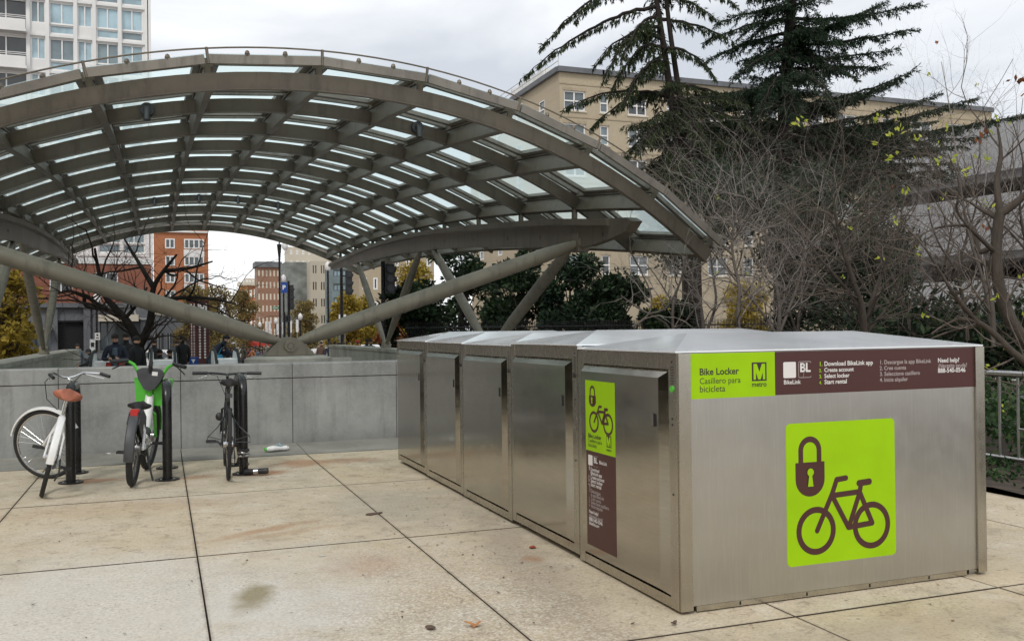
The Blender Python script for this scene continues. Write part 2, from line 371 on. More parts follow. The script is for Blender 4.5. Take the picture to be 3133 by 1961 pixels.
def tag(o, label=None, cat=None, group=None, kind=None):
    if label: o['label'] = label
    if cat: o['category'] = cat
    if group: o['group'] = group
    if kind: o['kind'] = kind
    return o
def thing(name, label, cat, loc=(0,0,0), group=None, kind=None):
    o = bpy.data.objects.new(name, None); COL.objects.link(o); o.location = loc; ORG[o.name] = Vector(loc)
    o.empty_display_size = .2
    return tag(o, label, cat, group, kind)
def place(o, loc, rot=(0,0,0), sc=None):
    o.location = loc; o.rotation_euler = rot
    if sc: o.scale = (sc, sc, sc)
    return o
def copy_tree(o, parent=None, label=None):
    c = o.copy(); COL.objects.link(c)
    if parent is not None: c.parent = parent
    if label: c['label'] = label
    ORG[c.name] = ORG.get(o.name, Vector((0,0,0)))
    for ch in list(o.children): copy_tree(ch, c)
    return c
def npmesh(name, V, F, mat, parent=None, org=None, smooth=False):
    """V Nx3, F MxK equal sized faces"""
    V = np.asarray(V, dtype=np.float32); F = np.asarray(F, dtype=np.int32)
    if org is None: org = ORG.get(parent.name, Vector((0,0,0))) if parent is not None else Vector((0,0,0))
    V = V - np.array(org, dtype=np.float32)
    me = bpy.data.meshes.new(name); me.vertices.add(len(V)); me.vertices.foreach_set('co', V.ravel())
    k = F.shape[1]; me.loops.add(F.size); me.loops.foreach_set('vertex_index', F.ravel())
    me.polygons.add(len(F)); me.polygons.foreach_set('loop_start', np.arange(0, F.size, k, dtype=np.int32)); me.polygons.foreach_set('loop_total', np.full(len(F), k, dtype=np.int32))
    if smooth: me.polygons.foreach_set('use_smooth', np.ones(len(F), dtype=bool))
    me.materials.append(MAT[mat]); me.update(calc_edges=True); me.validate()
    return link(name, me, parent, None if parent is not None else org)
def text(s_, parent, p, width, facing, mat, name='lettering', off=0., height=None):
    cu = bpy.data.curves.new(name, 'FONT'); cu.body = s_; cu.size = 1; cu.offset = off; cu.extrude = .0; cu.resolution_u = 3
    tmp = bpy.data.objects.new(name, cu); COL.objects.link(tmp)
    bpy.context.view_layer.update(); me = bpy.data.meshes.new_from_object(tmp); bpy.data.objects.remove(tmp); bpy.data.curves.remove(cu)
    me.materials.clear(); me.materials.append(MAT[mat]); o = bpy.data.objects.new(name, me); COL.objects.link(o)
    xs_ = [v.co.x for v in me.vertices]; sx = sy = width/max(max(xs_)-min(xs_), 1e-6)
    o.scale = (sx, sy, 1); o.rotation_euler = {'-Y': (PI/2, 0, 0), '-X': (PI/2, 0, -PI/2)}[facing]
    o.parent = parent; o.location = Vector(p) - ORG.get(parent.name, Vector((0,0,0))); ORG[o.name] = ORG.get(parent.name, Vector((0,0,0))); return o
# ------------------------------------------------------------------ ground
def sheet(name, quads, mat, kind='structure', z_under=.0):
    mb = MB()
    for q in quads: mb.add(q, [(0, 1, 2, 3)])
    return tag(mb.build(name, mat), kind=kind)
# far ground, lower than the plaza and falling away along the street
def zf(y): return -.25 if y < 24 else max(-1.5, -.25 - (y-24)/50*1.25)
mb = MB(); xs = [-600, -5.6, 4.0, 600]; ys = [-300, 8.3, 31.5, 40, 50, 60, 74, 120, 1500]
def gz(y): return zf(y) if y > 0 else -.25
for i in range(len(xs)-1):
    for j in range(len(ys)-1):
        if i == 1 and j == 1: continue
        mb.add([(xs[i], ys[j], gz(ys[j])), (xs[i+1], ys[j], gz(ys[j])), (xs[i+1], ys[j+1], gz(ys[j+1])), (xs[i], ys[j+1], gz(ys[j+1]))], [(0, 1, 2, 3)])
tag(mb.build('ground', 'farpave'), kind='structure')
mb = MB()
for a, b in ((52, 60), (60, 74)): mb.add([(-70, a, zf(a)+.006), (60, a, zf(a)+.006), (60, b, zf(b)+.006), (-70, b, zf(b)+.006)], [(0, 1, 2, 3)])
tag(mb.build('road', 'asphalt'), kind='structure')
mb = MB()
for x in range(-60, 60, 5): mb.bb((x, 62.9, zf(63)+.005), (x+2.4, 63.05, zf(63)+.02))
tag(mb.build('road_markings', 'whitepaint'), kind='structure')
# the plaza: concrete slabs with dark open joints
pl = thing('pavement', None, None, (0, 0, 0), kind='structure')
mb = MB(); mb.bb((-16, -9, -.6), (4.26, 7.05, -.035)); mb.build('joint_bed', 'gap', pl)
GX = [-2.2365-1.4*k for k in range(9, 0, -1)] + [-2.2365, -.8375, .52, 1.87, 3.3, 4.25]
GY = [-7.44, -5.04, -2.64, -.24, 2.262, 4.659, 7.045]
slabs = {}
for i in range(len(GX)-1):
    for j in range(len(GY)-1):
        w, d = GX[i+1]-GX[i]-.005, GY[j+1]-GY[j]-.013
        key = (round(w, 3), round(d, 3))
        if key not in slabs:
            b = MB(); t_ = .0025; a_, c_ = w/2, d/2
            b.add([(-a_, -c_, -t_), (a_, -c_, -t_), (a_, c_, -t_), (-a_, c_, -t_), (-a_+t_, -c_+t_, 0), (a_-t_, -c_+t_, 0), (a_-t_, c_-t_, 0), (-a_+t_, c_-t_, 0),
                   (-a_, -c_, -.08), (a_, -c_, -.08), (a_, c_, -.08), (-a_, c_, -.08)],
                  [(4, 5, 6, 7)]); b.f += [(k, (k+1) % 4, 4+(k+1) % 4, 4+k) for k in range(4)]+[(8+k, 8+(k+1) % 4, (k+1) % 4, k) for k in range(4)]; b.mi += [1]*8
            slabs[key] = b.mesh('slab', ['pave', 'gap'])
        o = link('slab', slabs[key], pl); o.location = ((GX[i]+GX[i+1])/2, (GY[j]+GY[j+1])/2, random.uniform(-.003, .0))
# grey strip rising to the wall
st = thing('kerb_strip', None, None, (0, 0, 0), kind='structure')
for i in range(len(GX)-2):
    a, b = GX[i]+.005, GX[i+1]-.005
    mb = MB(); mb.add([(a, 7.06, -.2), (b, 7.06, -.2), (b, 7.06, .004), (a, 7.06, .004), (a, 7.96, -.2), (b, 7.96, -.2), (b, 7.96, .035), (a, 7.96, .035)],
                      [(0, 1, 2, 3), (4, 7, 6, 5), (3, 2, 6, 7), (0, 3, 7, 4), (1, 5, 6, 2), (0, 4, 5, 1)])
    mb.build('strip_slab', 'strip', st)
# ------------------------------------------------------------------ concrete wall in front of the escalator pit
wl = thing('parapet_wall', 'grey concrete parapet wall behind the three bicycles', 'wall', (-2, 7.95, 0))
jx = [-13.1, -11.74, -10.38, -9.02, -7.66, -6.3, -4.95, -3.59, -2.23, -.88, .48, 1.84, 3.2, 4.5]
for i in range(len(jx)-1):
    a, b = jx[i]+.004, jx[i+1]-.004
    mb = MB(); mb.bb((a, 7.95, -.3), (b, 8.25, .861)); mb.build('panel', 'wall', wl)
    mb = MB(); t_ = .012
    mb.add([(a, 7.944, .872), (b, 7.944, .872), (b, 7.944, 1.043), (a, 7.944, 1.043), (a, 7.956, 1.056), (b, 7.956, 1.056), (b, 8.27, 1.056), (a, 8.27, 1.056), (a, 8.27, .872), (b, 8.27, .872)],
           [(0, 1, 2, 3), (3, 2, 5, 4), (4, 5, 6, 7), (7, 6, 9, 8), (0, 8, 9, 1), (0, 3, 4, 7, 8), (1, 9, 6, 5, 2)])
    mb.build('coping', 'wall', wl)
mb = MB(); mb.bb((jx[0], 7.965, -.3), (jx[-1], 8.24, .99)); mb.build('core', 'gap', wl)
for side, x0, x1, lab in ((0, -5.62, -5.12, 'pale side wall of the escalator pit on the left'), (1, 3.54, 4.04, 'dark side wall of the escalator pit behind the lockers')):
    t = thing('pit_wall', lab, 'wall', (x0, 20, 0), 'side walls of the escalator pit')
    y = 8.3
    while y < 31:
        y2 = min(y+2.3, 31.4); mb = MB(); mb.bb((x0, y+.006, -3), (x1, y2-.006, .86)); mb.build('panel', 'pier', t)
        mb = MB(); mb.bb((x0-.03, y+.004, .862), (x1+.03, y2-.004, .95)); mb.build('coping', 'pier', t); y = y2
mb = MB()
mb.add([(-5.6, 8.25, -3.2), (4, 8.25, -3.2), (4, 21, -3.2), (-5.6, 21, -3.2)], [(0, 1, 2, 3)])
tag(mb.build('pit_floor', 'strip'), kind='structure')
# far landing closing the pit, with the three escalator heads
mb = MB(); mb.bb((-5.12, 20.9, -.6), (3.54, 31.45, zf(30)+.07)); tag(mb.build('pit_landing', 'pier'), kind='structure')
def escalator(x, lab):
    t = thing('escalator', lab, 'escalator', (x, 20.2, 0), 'escalators coming up into the plaza')
    for s_ in (-.27, .27):
        pts = [(x+s_, 13.0, -3.2), (x+s_, 19.5, .74), (x+s_, 20.2, 1.0), (x+s_, 21.1, 1.04)]
        arc = [(x+s_, 21.1+.3*math.sin(a), .74+.3*math.cos(a)) for a in np.linspace(.2, PI, 8)]
        MB().tube(pts+arc, .035, 8).build('handrail', 'rubber', t, smooth=True)
        m = MB(); poly = [(13.0, -3.8), (21.2, -.4), (21.35, .5), (21.3, .85), (21.0, .99), (20.2, .95), (19.5, .68), (13.0, -3.25)]
        m.prism(poly, lambda u, v, d: (x+s_+d, u, v), -.045, .045); m.build('balustrade', 'balustrade', t)
    for k in range(16):
        m = MB(); y = 13.8+k*.4; z = -3.6+k*.232
        m.bb((x-.3, y, z-.2), (x+.3, y+.39, z)); m.build('step', 'steel', t)
    m = MB(); m.bb((x-.225, 19.6, .1), (x+.225, 21.0, .80)); m.build('end_panel', 'balustrade', t)
for px_, l in ((322, 'leftmost silver escalator with black handrails below the canopy'), (499, 'silver escalator in the middle of three below the canopy'), (690, 'rightmost silver escalator, left of the canopy pin')): escalator(atY(px_, 1100, 20.5).x, l)
# ------------------------------------------------------------------ bike lockers
LW, LL, LH = 1.184, 2.045, 1.320
def rrect(x0, z0, x1, z1, r, n=6):
    pts = []
    for cx, cz, a in ((x1-r, z1-r, 0), (x0+r, z1-r, PI/2), (x0+r, z0+r, PI), (x1-r, z0+r, 1.5*PI)):
        for k in range(n+1): pts.append((cx+r*math.cos(a+k*PI/2/n), cz+r*math.sin(a+k*PI/2/n)))
    return pts
class Flat:
    """flat print on a plane: fn(u, v, d) gives the point, d metres in front of the face"""
    def __init__(s, fn): s.fn = fn; s.mb = MB(); s.k = 0
    def poly(s, pts, lift=0.):
        s.k += 1; d = .0011+lift+s.k*.00004
        s.mb.add([s.fn(u, v, d) for u, v in pts], [tuple(range(len(pts)))]); return s
    def ring(s, c, ro, ri, n=40, a0=0., a1=2*PI, sq=1.):
        s.k += 1; d = .0011+s.k*.00004; vs_ = []
        for i in range(n+1):
            a = a0+(a1-a0)*i/n
            for r in (ro, ri): vs_.append(s.fn(c[0]+r*math.cos(a)*sq, c[1]+r*math.sin(a), d))
        s.mb.add(vs_, [(2*i, 2*i+2, 2*i+3, 2*i+1) for i in range(n)]); return s
    def disc(s, c, r, n=20, lift=0.): return s.poly([(c[0]+r*math.cos(2*PI*i/n), c[1]+r*math.sin(2*PI*i/n)) for i in range(n)], lift)
    def line(s, pts, w):
        for (a, b) in zip(pts[:-1], pts[1:]):
            dx, dz = b[0]-a[0], b[1]-a[1]; l = math.hypot(dx, dz); nx, nz = -dz/l*w/2, dx/l*w/2
            s.poly([(a[0]+nx, a[1]+nz), (b[0]+nx, b[1]+nz), (b[0]-nx, b[1]-nz), (a[0]-nx, a[1]-nz)])
        for p in pts: s.disc(p, w/2*.999, 14)
        return s
def icon_bike(F, ox, oz, sx, sz):
    """pictogram drawn in the unit frame of the big sign, measured in metres there"""
    g = lambda x, z: (ox+(x-.66)*sx, oz+(z-.175)*sz)
    w = .030*sx
    for cx in (.846, 1.218): F.ring(g(cx, .352), .129*sx, .096*sx)
    q = lambda *ps: [g(*p) for p in ps]
    F.line(q((.852, .352), (.955, .545), (.985, .617), (1.047, .622)), w)
    F.line(q((.953, .533), (1.140, .541)), w)
    F.line(q((.953, .533), (1.060, .353)), w)
    F.line(q((1.150, .590), (1.138, .535), (1.062, .353)), w)
    F.line(q((1.135, .588), (1.206, .592)), w*1.15)
    F.line(q((1.060, .353), (1.222, .364), (1.138, .541)), w)
def icon_lock(F, G, ox, oz, sx, sz):
    g = lambda x, z: (ox+(x-.66)*sx, oz+(z-.175)*sz)
    n = 14
    body = [g(.716, .722), g(.906, .722), g(.906, .63)]+[g(.811+.095*math.cos(a), .63+.092*math.sin(a)) for a in np.linspace(0, -PI, n)[1:-1]]+[g(.716, .63)]
    F.poly(body)
    c = g(.811, .785)
    F.ring(c, .075*sx, .044*sx, 20, 0, PI)
    F.poly([g(.736, .785), g(.767, .785), g(.767, .715), g(.736, .715)]); F.poly([g(.855, .785), g(.886, .785), g(.886, .715), g(.855, .715)])
    G.disc(g(.811, .668), .021*sx, lift=.004); G.poly([g(.803, .66), g(.819, .66), g(.829, .592), g(.793, .592)], .004)
def metro_m(F, G, u0, v0, s_):
    """boxed M: dark square with a lime M"""
    q = lambda ps: [(u0+s_*f, v0+s_*g) for f, g in ps]
    F.poly(q(((0, 0), (.94, 0), (.94, 1), (0, 1))))
    G.poly(q(((.10, .08), (.25, .08), (.25, .66), (.10, .92))), .0012); G.poly(q(((.69, .08), (.84, .08), (.84, .92), (.69, .66))), .0012)
    G.poly(q(((.10, .92), (.31, .92), (.545, .30), (.545, .08), (.395, .08), (.20, .60))), .0013); G.poly(q(((.84, .92), (.63, .92), (.395, .30), (.395, .08), (.545, .08), (.74, .60))), .0014)
def locker(i):
    labs = ['nearest stainless steel bike locker with lime and brown signs on its door and end', 'second stainless steel bike locker from the one with signs',
            'middle stainless steel bike locker of the row of five', 'fourth stainless steel bike locker, next to the farthest one', 'farthest stainless steel bike locker, beside the concrete wall']
    dz = [0, .022, .006, .012, .018][i]
    t = thing('bike_locker', labs[i], 'bike locker', (0, i*LW, dz), 'steel bike lockers in a row')
    T = Matrix.Translation((0, i*LW, dz))
    def mk(): b = MB(); b.T = T; return b
    w, L, H = LW, LL, LH
    m = mk(); m.bb((.035, .012, .03), (L-.035, w-.012, H-.01)); m.build('body', 'steel_panel', t)
    # front frame: posts, header, bottom rail
    m = mk(); m.bb((0, .003, .016), (.034, .083, H)); m.bb((0, 1.104, .016), (.034, w-.003, H)); m.bb((.0015, .083, 1.236), (.0335, 1.104, H)); m.bb((.0015, .083, .016), (.0335, 1.104, .068))
    m.build('door_frame', 'steel_frame', t)
    m = mk(); m.bb((L-.034, .003, .016), (L, w-.003, H)); m.build('rear_door', 'steel_door', t)
    # pressed door with chamfered top, latch side and bottom
    m = mk(); y0, y1, z0, z1 = .088, 1.100, .071, 1.231
    o_ = [(.012, y0, z0), (.012, y1, z0), (.012, y1, z1), (.012, y0, z1)]
    n_ = [(-.022, y0+.062, z0+.024), (-.022, y1-.010, z0+.024), (-.022, y1-.010, z1-.040), (-.022, y0+.062, z1-.040)]
    bk = [(.03, a[1], a[2]) for a in o_]
    m.add(o_+n_+bk, [(4, 5, 6, 7)]+[(k, (k+1) % 4, 4+(k+1) % 4, 4+k) for k in range(4)]+[(8+k, 8+(k+1) % 4, (k+1) % 4, k) for k in range(4)])
    d = m.build('door', 'steel_door', t)
    m = mk(); m.bb((-.0235, .172, .935), (-.0220, .212, 1.002)); m.build('latch_slot', 'black', d)
    m = mk(); m.bb((-.027, .196, .938), (-.0238, .211, .999)); m.build('latch', 'steel_frame', d)
    m = mk(); m.bb((.0345, .086, .066), (.0355, 1.1, 1.24)); m.build('gap_shade', 'black', t)  # black sheet behind the door stands in for shade in its gaps
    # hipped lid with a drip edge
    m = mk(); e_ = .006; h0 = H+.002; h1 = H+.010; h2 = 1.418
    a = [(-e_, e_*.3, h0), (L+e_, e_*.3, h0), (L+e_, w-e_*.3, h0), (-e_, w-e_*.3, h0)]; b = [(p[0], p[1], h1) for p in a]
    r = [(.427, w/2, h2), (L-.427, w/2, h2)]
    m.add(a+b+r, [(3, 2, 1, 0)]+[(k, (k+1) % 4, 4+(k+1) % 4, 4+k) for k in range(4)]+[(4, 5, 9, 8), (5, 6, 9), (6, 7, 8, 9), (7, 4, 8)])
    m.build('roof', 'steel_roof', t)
    for fx in (.055, L-.095):
        for fy in (.03, w-.07):
            m = mk(); m.bb((fx, fy, -.03-dz), (fx+.045, fy+.04, .03)); m.build('foot', 'steel', t)
    # vents, button and rivets on the latch post
    m = mk()
    for q in range(7):
        for p in range(3): m.tube([(-.0002, .034+p*.011, 1.165+q*.014), (-.0012, .034+p*.011, 1.165+q*.014)], .0035, 6)
    tag(m.build('keypad', 'blackplastic', t), kind='stuff')
    m = mk(); m.tube([(0, .046, 1.137), (-.006, .046, 1.137)], .017, 14); m.build('button', 'limegreen' if i == 0 else 'blackplastic', t, smooth=True)
    for z in (1.275, .985, .955, .60):
        m = mk(); m.tube([(0, .047, z), (-.0025, .047, z)], .006, 8); m.build('rivet', 'blackplastic', t)
    if i == 0:
        m = mk(); m.bb((0.004, -.012, .016), (.074, .004, H-.001)); m.build('corner_post', 'steel_frame', t)
        m = mk(); m.bb((1.978, -.012, .016), (L-.001, .004, H-.001)); m.build('corner_post', 'steel_frame', t)
        m = mk(); m.bb((.075, 0, .035), (1.977, .006, H-.001)); m.build('end_panel', 'steel_panel', t)
        m = mk(); m.bb((.10, -.001, .006), (1.90, .008, .034)); m.build('skirt', 'steel_frame', t)
        for x in (.36, .78, 1.20, 1.62):
            m = mk(); m.bb((x-.005, -.002, .012), (x+.005, 0., .03)); m.build('slot', 'black', t)
        fE = lambda u, v, dd: (u, -dd, v)
        def plate(name, pts, mat, fn=fE, th=.0008): m_ = MB(); m_.prism(pts, fn, .0001, th); return m_.build(name, mat, t)
        p1 = plate('lime_sign', [(.077, 1.085), (.594, 1.085), (.594, 1.317), (.077, 1.317)], 'sign_lime')
        p2 = plate('brown_sign', [(.595, 1.088), (1.976, 1.088), (1.976, 1.317), (.595, 1.317)], 'sign_brown')
        p3 = plate('bicycle_sign', rrect(.657, .174, 1.387, .933, .028), 'sign_lime')
        F = Flat(fE); G = Flat(fE); icon_lock(F, G, .66, .175, 1, 1); icon_bike(F, .66, .175, 1, 1)
        F.mb.build('pictogram', 'sign_brown', p3); G.mb.build('keyhole', 'sign_lime', p3)
        T1 = lambda s_, x, z, wd, mat, par, off=0.: text(s_, par, (x, -.0016, z), wd, '-Y', mat, off=off)
        T1('Bike Locker', .131, 1.2065, .236, 'ink', p1, .02); T1('Casillero para', .131, 1.161, .246, 'ink', p1); T1('bicicleta', .131, 1.119, .151, 'ink', p1)
        F = Flat(fE); G = Flat(fE); metro_m(F, G, .449, 1.166, .098); F.mb.build('logo', 'ink', p1); G.mb.build('logo_letter', 'sign_lime', p1); T1('metro', .447, 1.137, .091, 'ink', p1, .015)
        F = Flat(fE); F.poly(rrect(.647, 1.176, .728, 1.261, .007, 3)); F.mb.build('blank_tile', 'white_ink', p2)
        F = Flat(fE); F.line(rrect(.745, 1.176, .825, 1.261, .007, 3), .0028)
        F.line([(.771, 1.258), (.783, 1.222), (.773, 1.178)], .002); F.mb.build('logo_frame', 'dim_ink', p2)
        T1('BL', .752, 1.207, .068, 'white_ink', p2, .03); T1('BikeLink', .648, 1.1435, .108, 'white_ink', p2, .015)
        for k, (s_, wd) in enumerate((('Download BikeLink app', .328), ('Create account', .197), ('Select locker', .168), ('Start rental', .149))):
            T1(str(k+1)+'.', .878, 1.2345-k*.0325, .017, 'sign_lime', p2, .02); T1(s_, .912, 1.2345-k*.0325, wd, 'white_ink', p2, .02)
        for k, (s_, wd) in enumerate((('1. Descargue la app BikeLink', .362), ('2. Cree cuenta', .186), ('3. Seleccione casillero', .283), ('4. Inicie alquiler', .198))):
            T1(s_, 1.288, 1.2345-k*.0325, wd, 'dim_ink', p2, .01)
        T1('Need help?', 1.705, 1.2345, .158, 'white_ink', p2, .02); T1('\u00bfNecesita ayuda?', 1.705, 1.205, .216, 'dim_ink', p2, .01); T1('888-540-0546', 1.705, 1.176, .205, 'white_ink', p2, .02)
        # signs on the door
        fD = lambda u, v, dd: (-.022-dd, u, v)
        q1 = plate('door_lime_sign', [(.642, .716), (1.030, .716), (1.030, 1.139), (.642, 1.139)], 'sign_lime', fD)
        q2 = plate('door_brown_sign', [(.640, .146), (1.026, .146), (1.026, .715), (.640, .715)], 'sign_brown', fD)
        fM = lambda u, v, dd: (-.022-dd, 1.026-u, v)       # u runs to the right as one faces the door
        F = Flat(fM); G = Flat(fM); icon_lock(F, G, .018, .862-.012, .50, .365); icon_bike(F, .018, .83, .50, .36)
        F.mb.build('pictogram', 'sign_brown', q1); G.mb.build('keyhole', 'sign_lime', q1)
        T2 = lambda s_, u, z, wd, mat, par, off=0., h=None: text(s_, par, (-.0238, 1.026-u, z), wd, '-X', mat, off=off)
        T2('Bike Locker', .030, .795, .175, 'ink', q1, .02); T2('Casillero para', .030, .768, .182, 'ink', q1); T2('bicicleta', .030, .740, .112, 'ink', q1)
        F = Flat(fM); G = Flat(fM); metro_m(F, G, .272, .762, .068); F.mb.build('logo', 'ink', q1); G.mb.build('logo_letter', 'sign_lime', q1); T2('metro', .272, .740, .064, 'ink', q1, .015)
        F = Flat(fM); F.poly(rrect(.026, .628, .086, .690, .005, 3)); F.mb.build('blank_tile', 'white_ink', q2)
        F = Flat(fM); F.line(rrect(.098, .628, .158, .690, .005, 3), .002); F.mb.build('logo_frame', 'dim_ink', q2)
        T2('BL', .104, .650, .048, 'white_ink', q2, .03); T2('BikeLink', .176, .652, .100, 'white_ink', q2, .015)
        z = .598
        for s_, wd, mt, st_ in (('1', .006, 'white_ink', 0), ('Download', .115, 'white_ink', 0), ('BikeLink app', .150, 'white_ink', 1), ('Create account', .182, 'white_ink', 1), ('Select locker', .160, 'white_ink', 1), ('Start rental', .140, 'white_ink', 1)):
            if st_: z -= .0235
            T2(s_, .030 if s_ == '1' else .058, z, wd, mt, q2, .02)
        for k, n2 in ((2, 2), (3, 3), (4, 4)): T2(str(k), .029, .598-.0235*k, .010, 'white_ink', q2, .02)
        z -= .038
        T2('1', .030, z, .006, 'dim_ink', q2)
        for k, (s_, wd) in enumerate((('Descargue', .128), ('la app BikeLink', .175), ('Cree cuenta', .135), ('Seleccione casillero', .236), ('Inicie alquiler', .158))):
            T2(s_, .058, z-k*.0225, wd, 'dim_ink', q2, .01)
            if k > 1: T2(str(k), .029, z-k*.0225, .010, 'dim_ink', q2)
        z -= 4*.0225+.036
        for k, (s_, wd, mt) in enumerate((('Need help?', .125, 'white_ink'), ('\u00bfNecesita ayuda?', .185, 'dim_ink'), ('888-540-0546', .180, 'white_ink'), ('bikelink.org', .135, 'white_ink'))):
            T2(s_, .030, z-k*.0235, wd, mt, q2, .02)
    return t
for i in range(5): locker(i)
# ------------------------------------------------------------------ the vaulted canopy over the escalators
CX = -.79
def cP0(a, j):
    t = a/10; zz = .0655*j*j
    return Vector((CX-.005*(2.371*a)+1.14*j, 6.188+2.371*a+3.2*t*t+(.806-1.303*t)*zz, 4.108+2.749*t-1.466*t*t-zz))
def cN(a, j):
    da = cP0(a+.05, j)-cP0(a-.05, j); dj = cP0(a, j+.05)-cP0(a, j-.05); return dj.cross(da).normalized()*(1 if dj.cross(da).z > 0 else -1)
def cP(a, j, off=0., sa=0., sj=0.):
    """point of the vault: off along the normal, sa and sj metres sideways"""
    da = (cP0(a+.05, j)-cP0(a-.05, j)).normalized(); dj = (cP0(a, j+.05)-cP0(a, j-.05)).normalized()
    return cP0(a, j)+cN(a, j)*off+da*sa+dj*sj
def sweep(m, pts):
    """pts: list of rings of equal length"""
    n = len(pts[0]); vs_ = [p for r in pts for p in r]; fs = []
    for i in range(len(pts)-1):
        for k in range(n): fs.append((i*n+k, i*n+(k+1) % n, (i+1)*n+(k+1) % n, (i+1)*n+k))
    fs += [tuple(range(n)), tuple((len(pts)-1)*n+k for k in range(n))[::-1]]
    m.add(vs_, fs); return m
cano = thing('station_canopy', 'big arched steel and glass canopy over the station escalators', 'canopy', (CX, 18, 0))
ISEC = lambda w, f, b, t, ft: [(-f, b), (f, b), (f, b+ft), (w, b+ft), (w, t), (-w, t), (-w, b+ft), (-f, b+ft)]
for a in range(11):
    b = 0. if a % 2 == 0 else .028
    tp = .206; w = .03 if 0 < a < 10 else .04
    if a == 0: b, tp = -.008, .178
    sec = ISEC(w, .062, b, tp, .016)
    m = MB(); sweep(m, [[cP(a, j, o, s_) for s_, o in sec] for j in np.linspace(-5.09, 5.09, 41)])
    m.build('arch', 'canopy2' if a == 0 else 'canopy', cano, smooth=True)
for j in range(-5, 6):
    b = .012; w = .042
    sec = [(-w, b), (w, b), (w, .24), (-w, .24)]
    m = MB(); sweep(m, [[cP(a, j, o, 0, s_) for s_, o in sec] for a in np.linspace(0., 10., 31)])
    m.build('purlin', 'canopy', cano, smooth=True)
    sec = [(-.062, .243), (.062, .243), (.062, .338), (-.062, .338)]
    m = MB(); sweep(m, [[cP(a, j, o, 0, s_) for s_, o in sec] for a in np.linspace(0., 10., 31)]); m.build('glazing_bar', 'canopy', cano, smooth=True)
for a in range(10):
    for j in range(-5, 5):
        # glazing frame of one bay, hung a little above the steelwork
        m = MB(); ga, gj = .10, .066; o0, o1 = .282, .334
        def c4_(off, ia, ij): return [cP(a, j, off, ia, ij), cP(a+1, j, off, -ia, ij), cP(a+1, j+1, off, -ia, -ij), cP(a, j+1, off, ia, -ij)]
        A, B = c4_(o0, ga, gj), c4_(o1, ga, gj); C_, D = c4_(o0, ga+.12, gj+.07), c4_(o1, ga+.12, gj+.07)
        m.add(A+B+C_+D, [f for k in range(4) for f in ((k, (k+1) % 4, 4+(k+1) % 4, 4+k), (8+k, 12+k, 12+(k+1) % 4, 8+(k+1) % 4), (k, 8+k, 8+(k+1) % 4, (k+1) % 4), (4+k, 4+(k+1) % 4, 12+(k+1) % 4, 12+k))])
        m.build('glazing_frame', 'fascia', cano)
        m = MB(); e0, e1 = c4_(.342, .001, .001), c4_(.354, .001, .001)
        if a == 0:
            for e_ in (e0, e1):
                for k_, jj in ((0, j), (3, j+1)): e_[k_] = e_[k_]-(cP0(1, jj)-cP0(0, jj)).normalized()*.20
        m.add(e0+e1, [(3, 2, 1, 0), (4, 5, 6, 7)]+[(k, (k+1) % 4, 4+(k+1) % 4, 4+k) for k in range(4)])
        m.build('glass_pane', 'glass', cano)
for a in range(11):
    for j in range(-5, 6):
        m = MB(); sweep(m, [[cP(a, j, o, x, y) for x, y in ((-.03, -.03), (.03, -.03), (.03, .03), (-.03, .03))] for o in (.15, .25)])
        m.build('bracket', 'canopy', cano)
# straight fascia pieces round the edge, with the safety cable above
def fasc(p, q, up, out):
    m = MB(); h0, h1, w = .245, .338, .03
    sweep(m, [[x+up*h0-out*w, x+up*h0+out*w, x+up*h1+out*w, x+up*h1-out*w] for x in (p, q)]); return m
for j in range(-5, 5):
    for a in (0, 10):
        p, q = cP0(a, j), cP0(a, j+1); d = (q-p).normalized(); up = (cN(a, j)+cN(a, j+1)).normalized(); out = up.cross(d)*(1 if a == 0 else -1)*-1
        fasc(p-d*.012+out*.215, q+d*.012+out*.215, up, out).build('fascia', 'fascia', cano)
for a in range(10):
    for j in (-5, 5):
        p, q = cP0(a, j), cP0(a+1, j); d = (q-p).normalized(); up = (cN(a, j)+cN(a+1, j)).normalized(); out = d.cross(up)*(1 if j > 0 else -1)
        fasc(p+d*.004+out*.12, q-d*.004+out*.12, up, out).build('fascia', 'fascia', cano)
m = MB(); m.tube([cP(0, j, .40, -.225) for j in np.linspace(-5, 5, 61)], .010, 6); m.build('safety_cable', 'canopy', cano, smooth=True)
for j in range(-5, 6):
    m = MB(); m.tube([cP(0, j, .24, -.247), cP(0, j, .41, -.225)], .016, 6); m.build('cable_post', 'canopy', cano)
for j in range(-5, 5):
    for f in (.34, .67):
        m = MB(); c = cP(0, j+f, .335, -.215); m.ball(c, (.028, .03, .04), 8, 4); m.build('clip', 'canopy', cano)
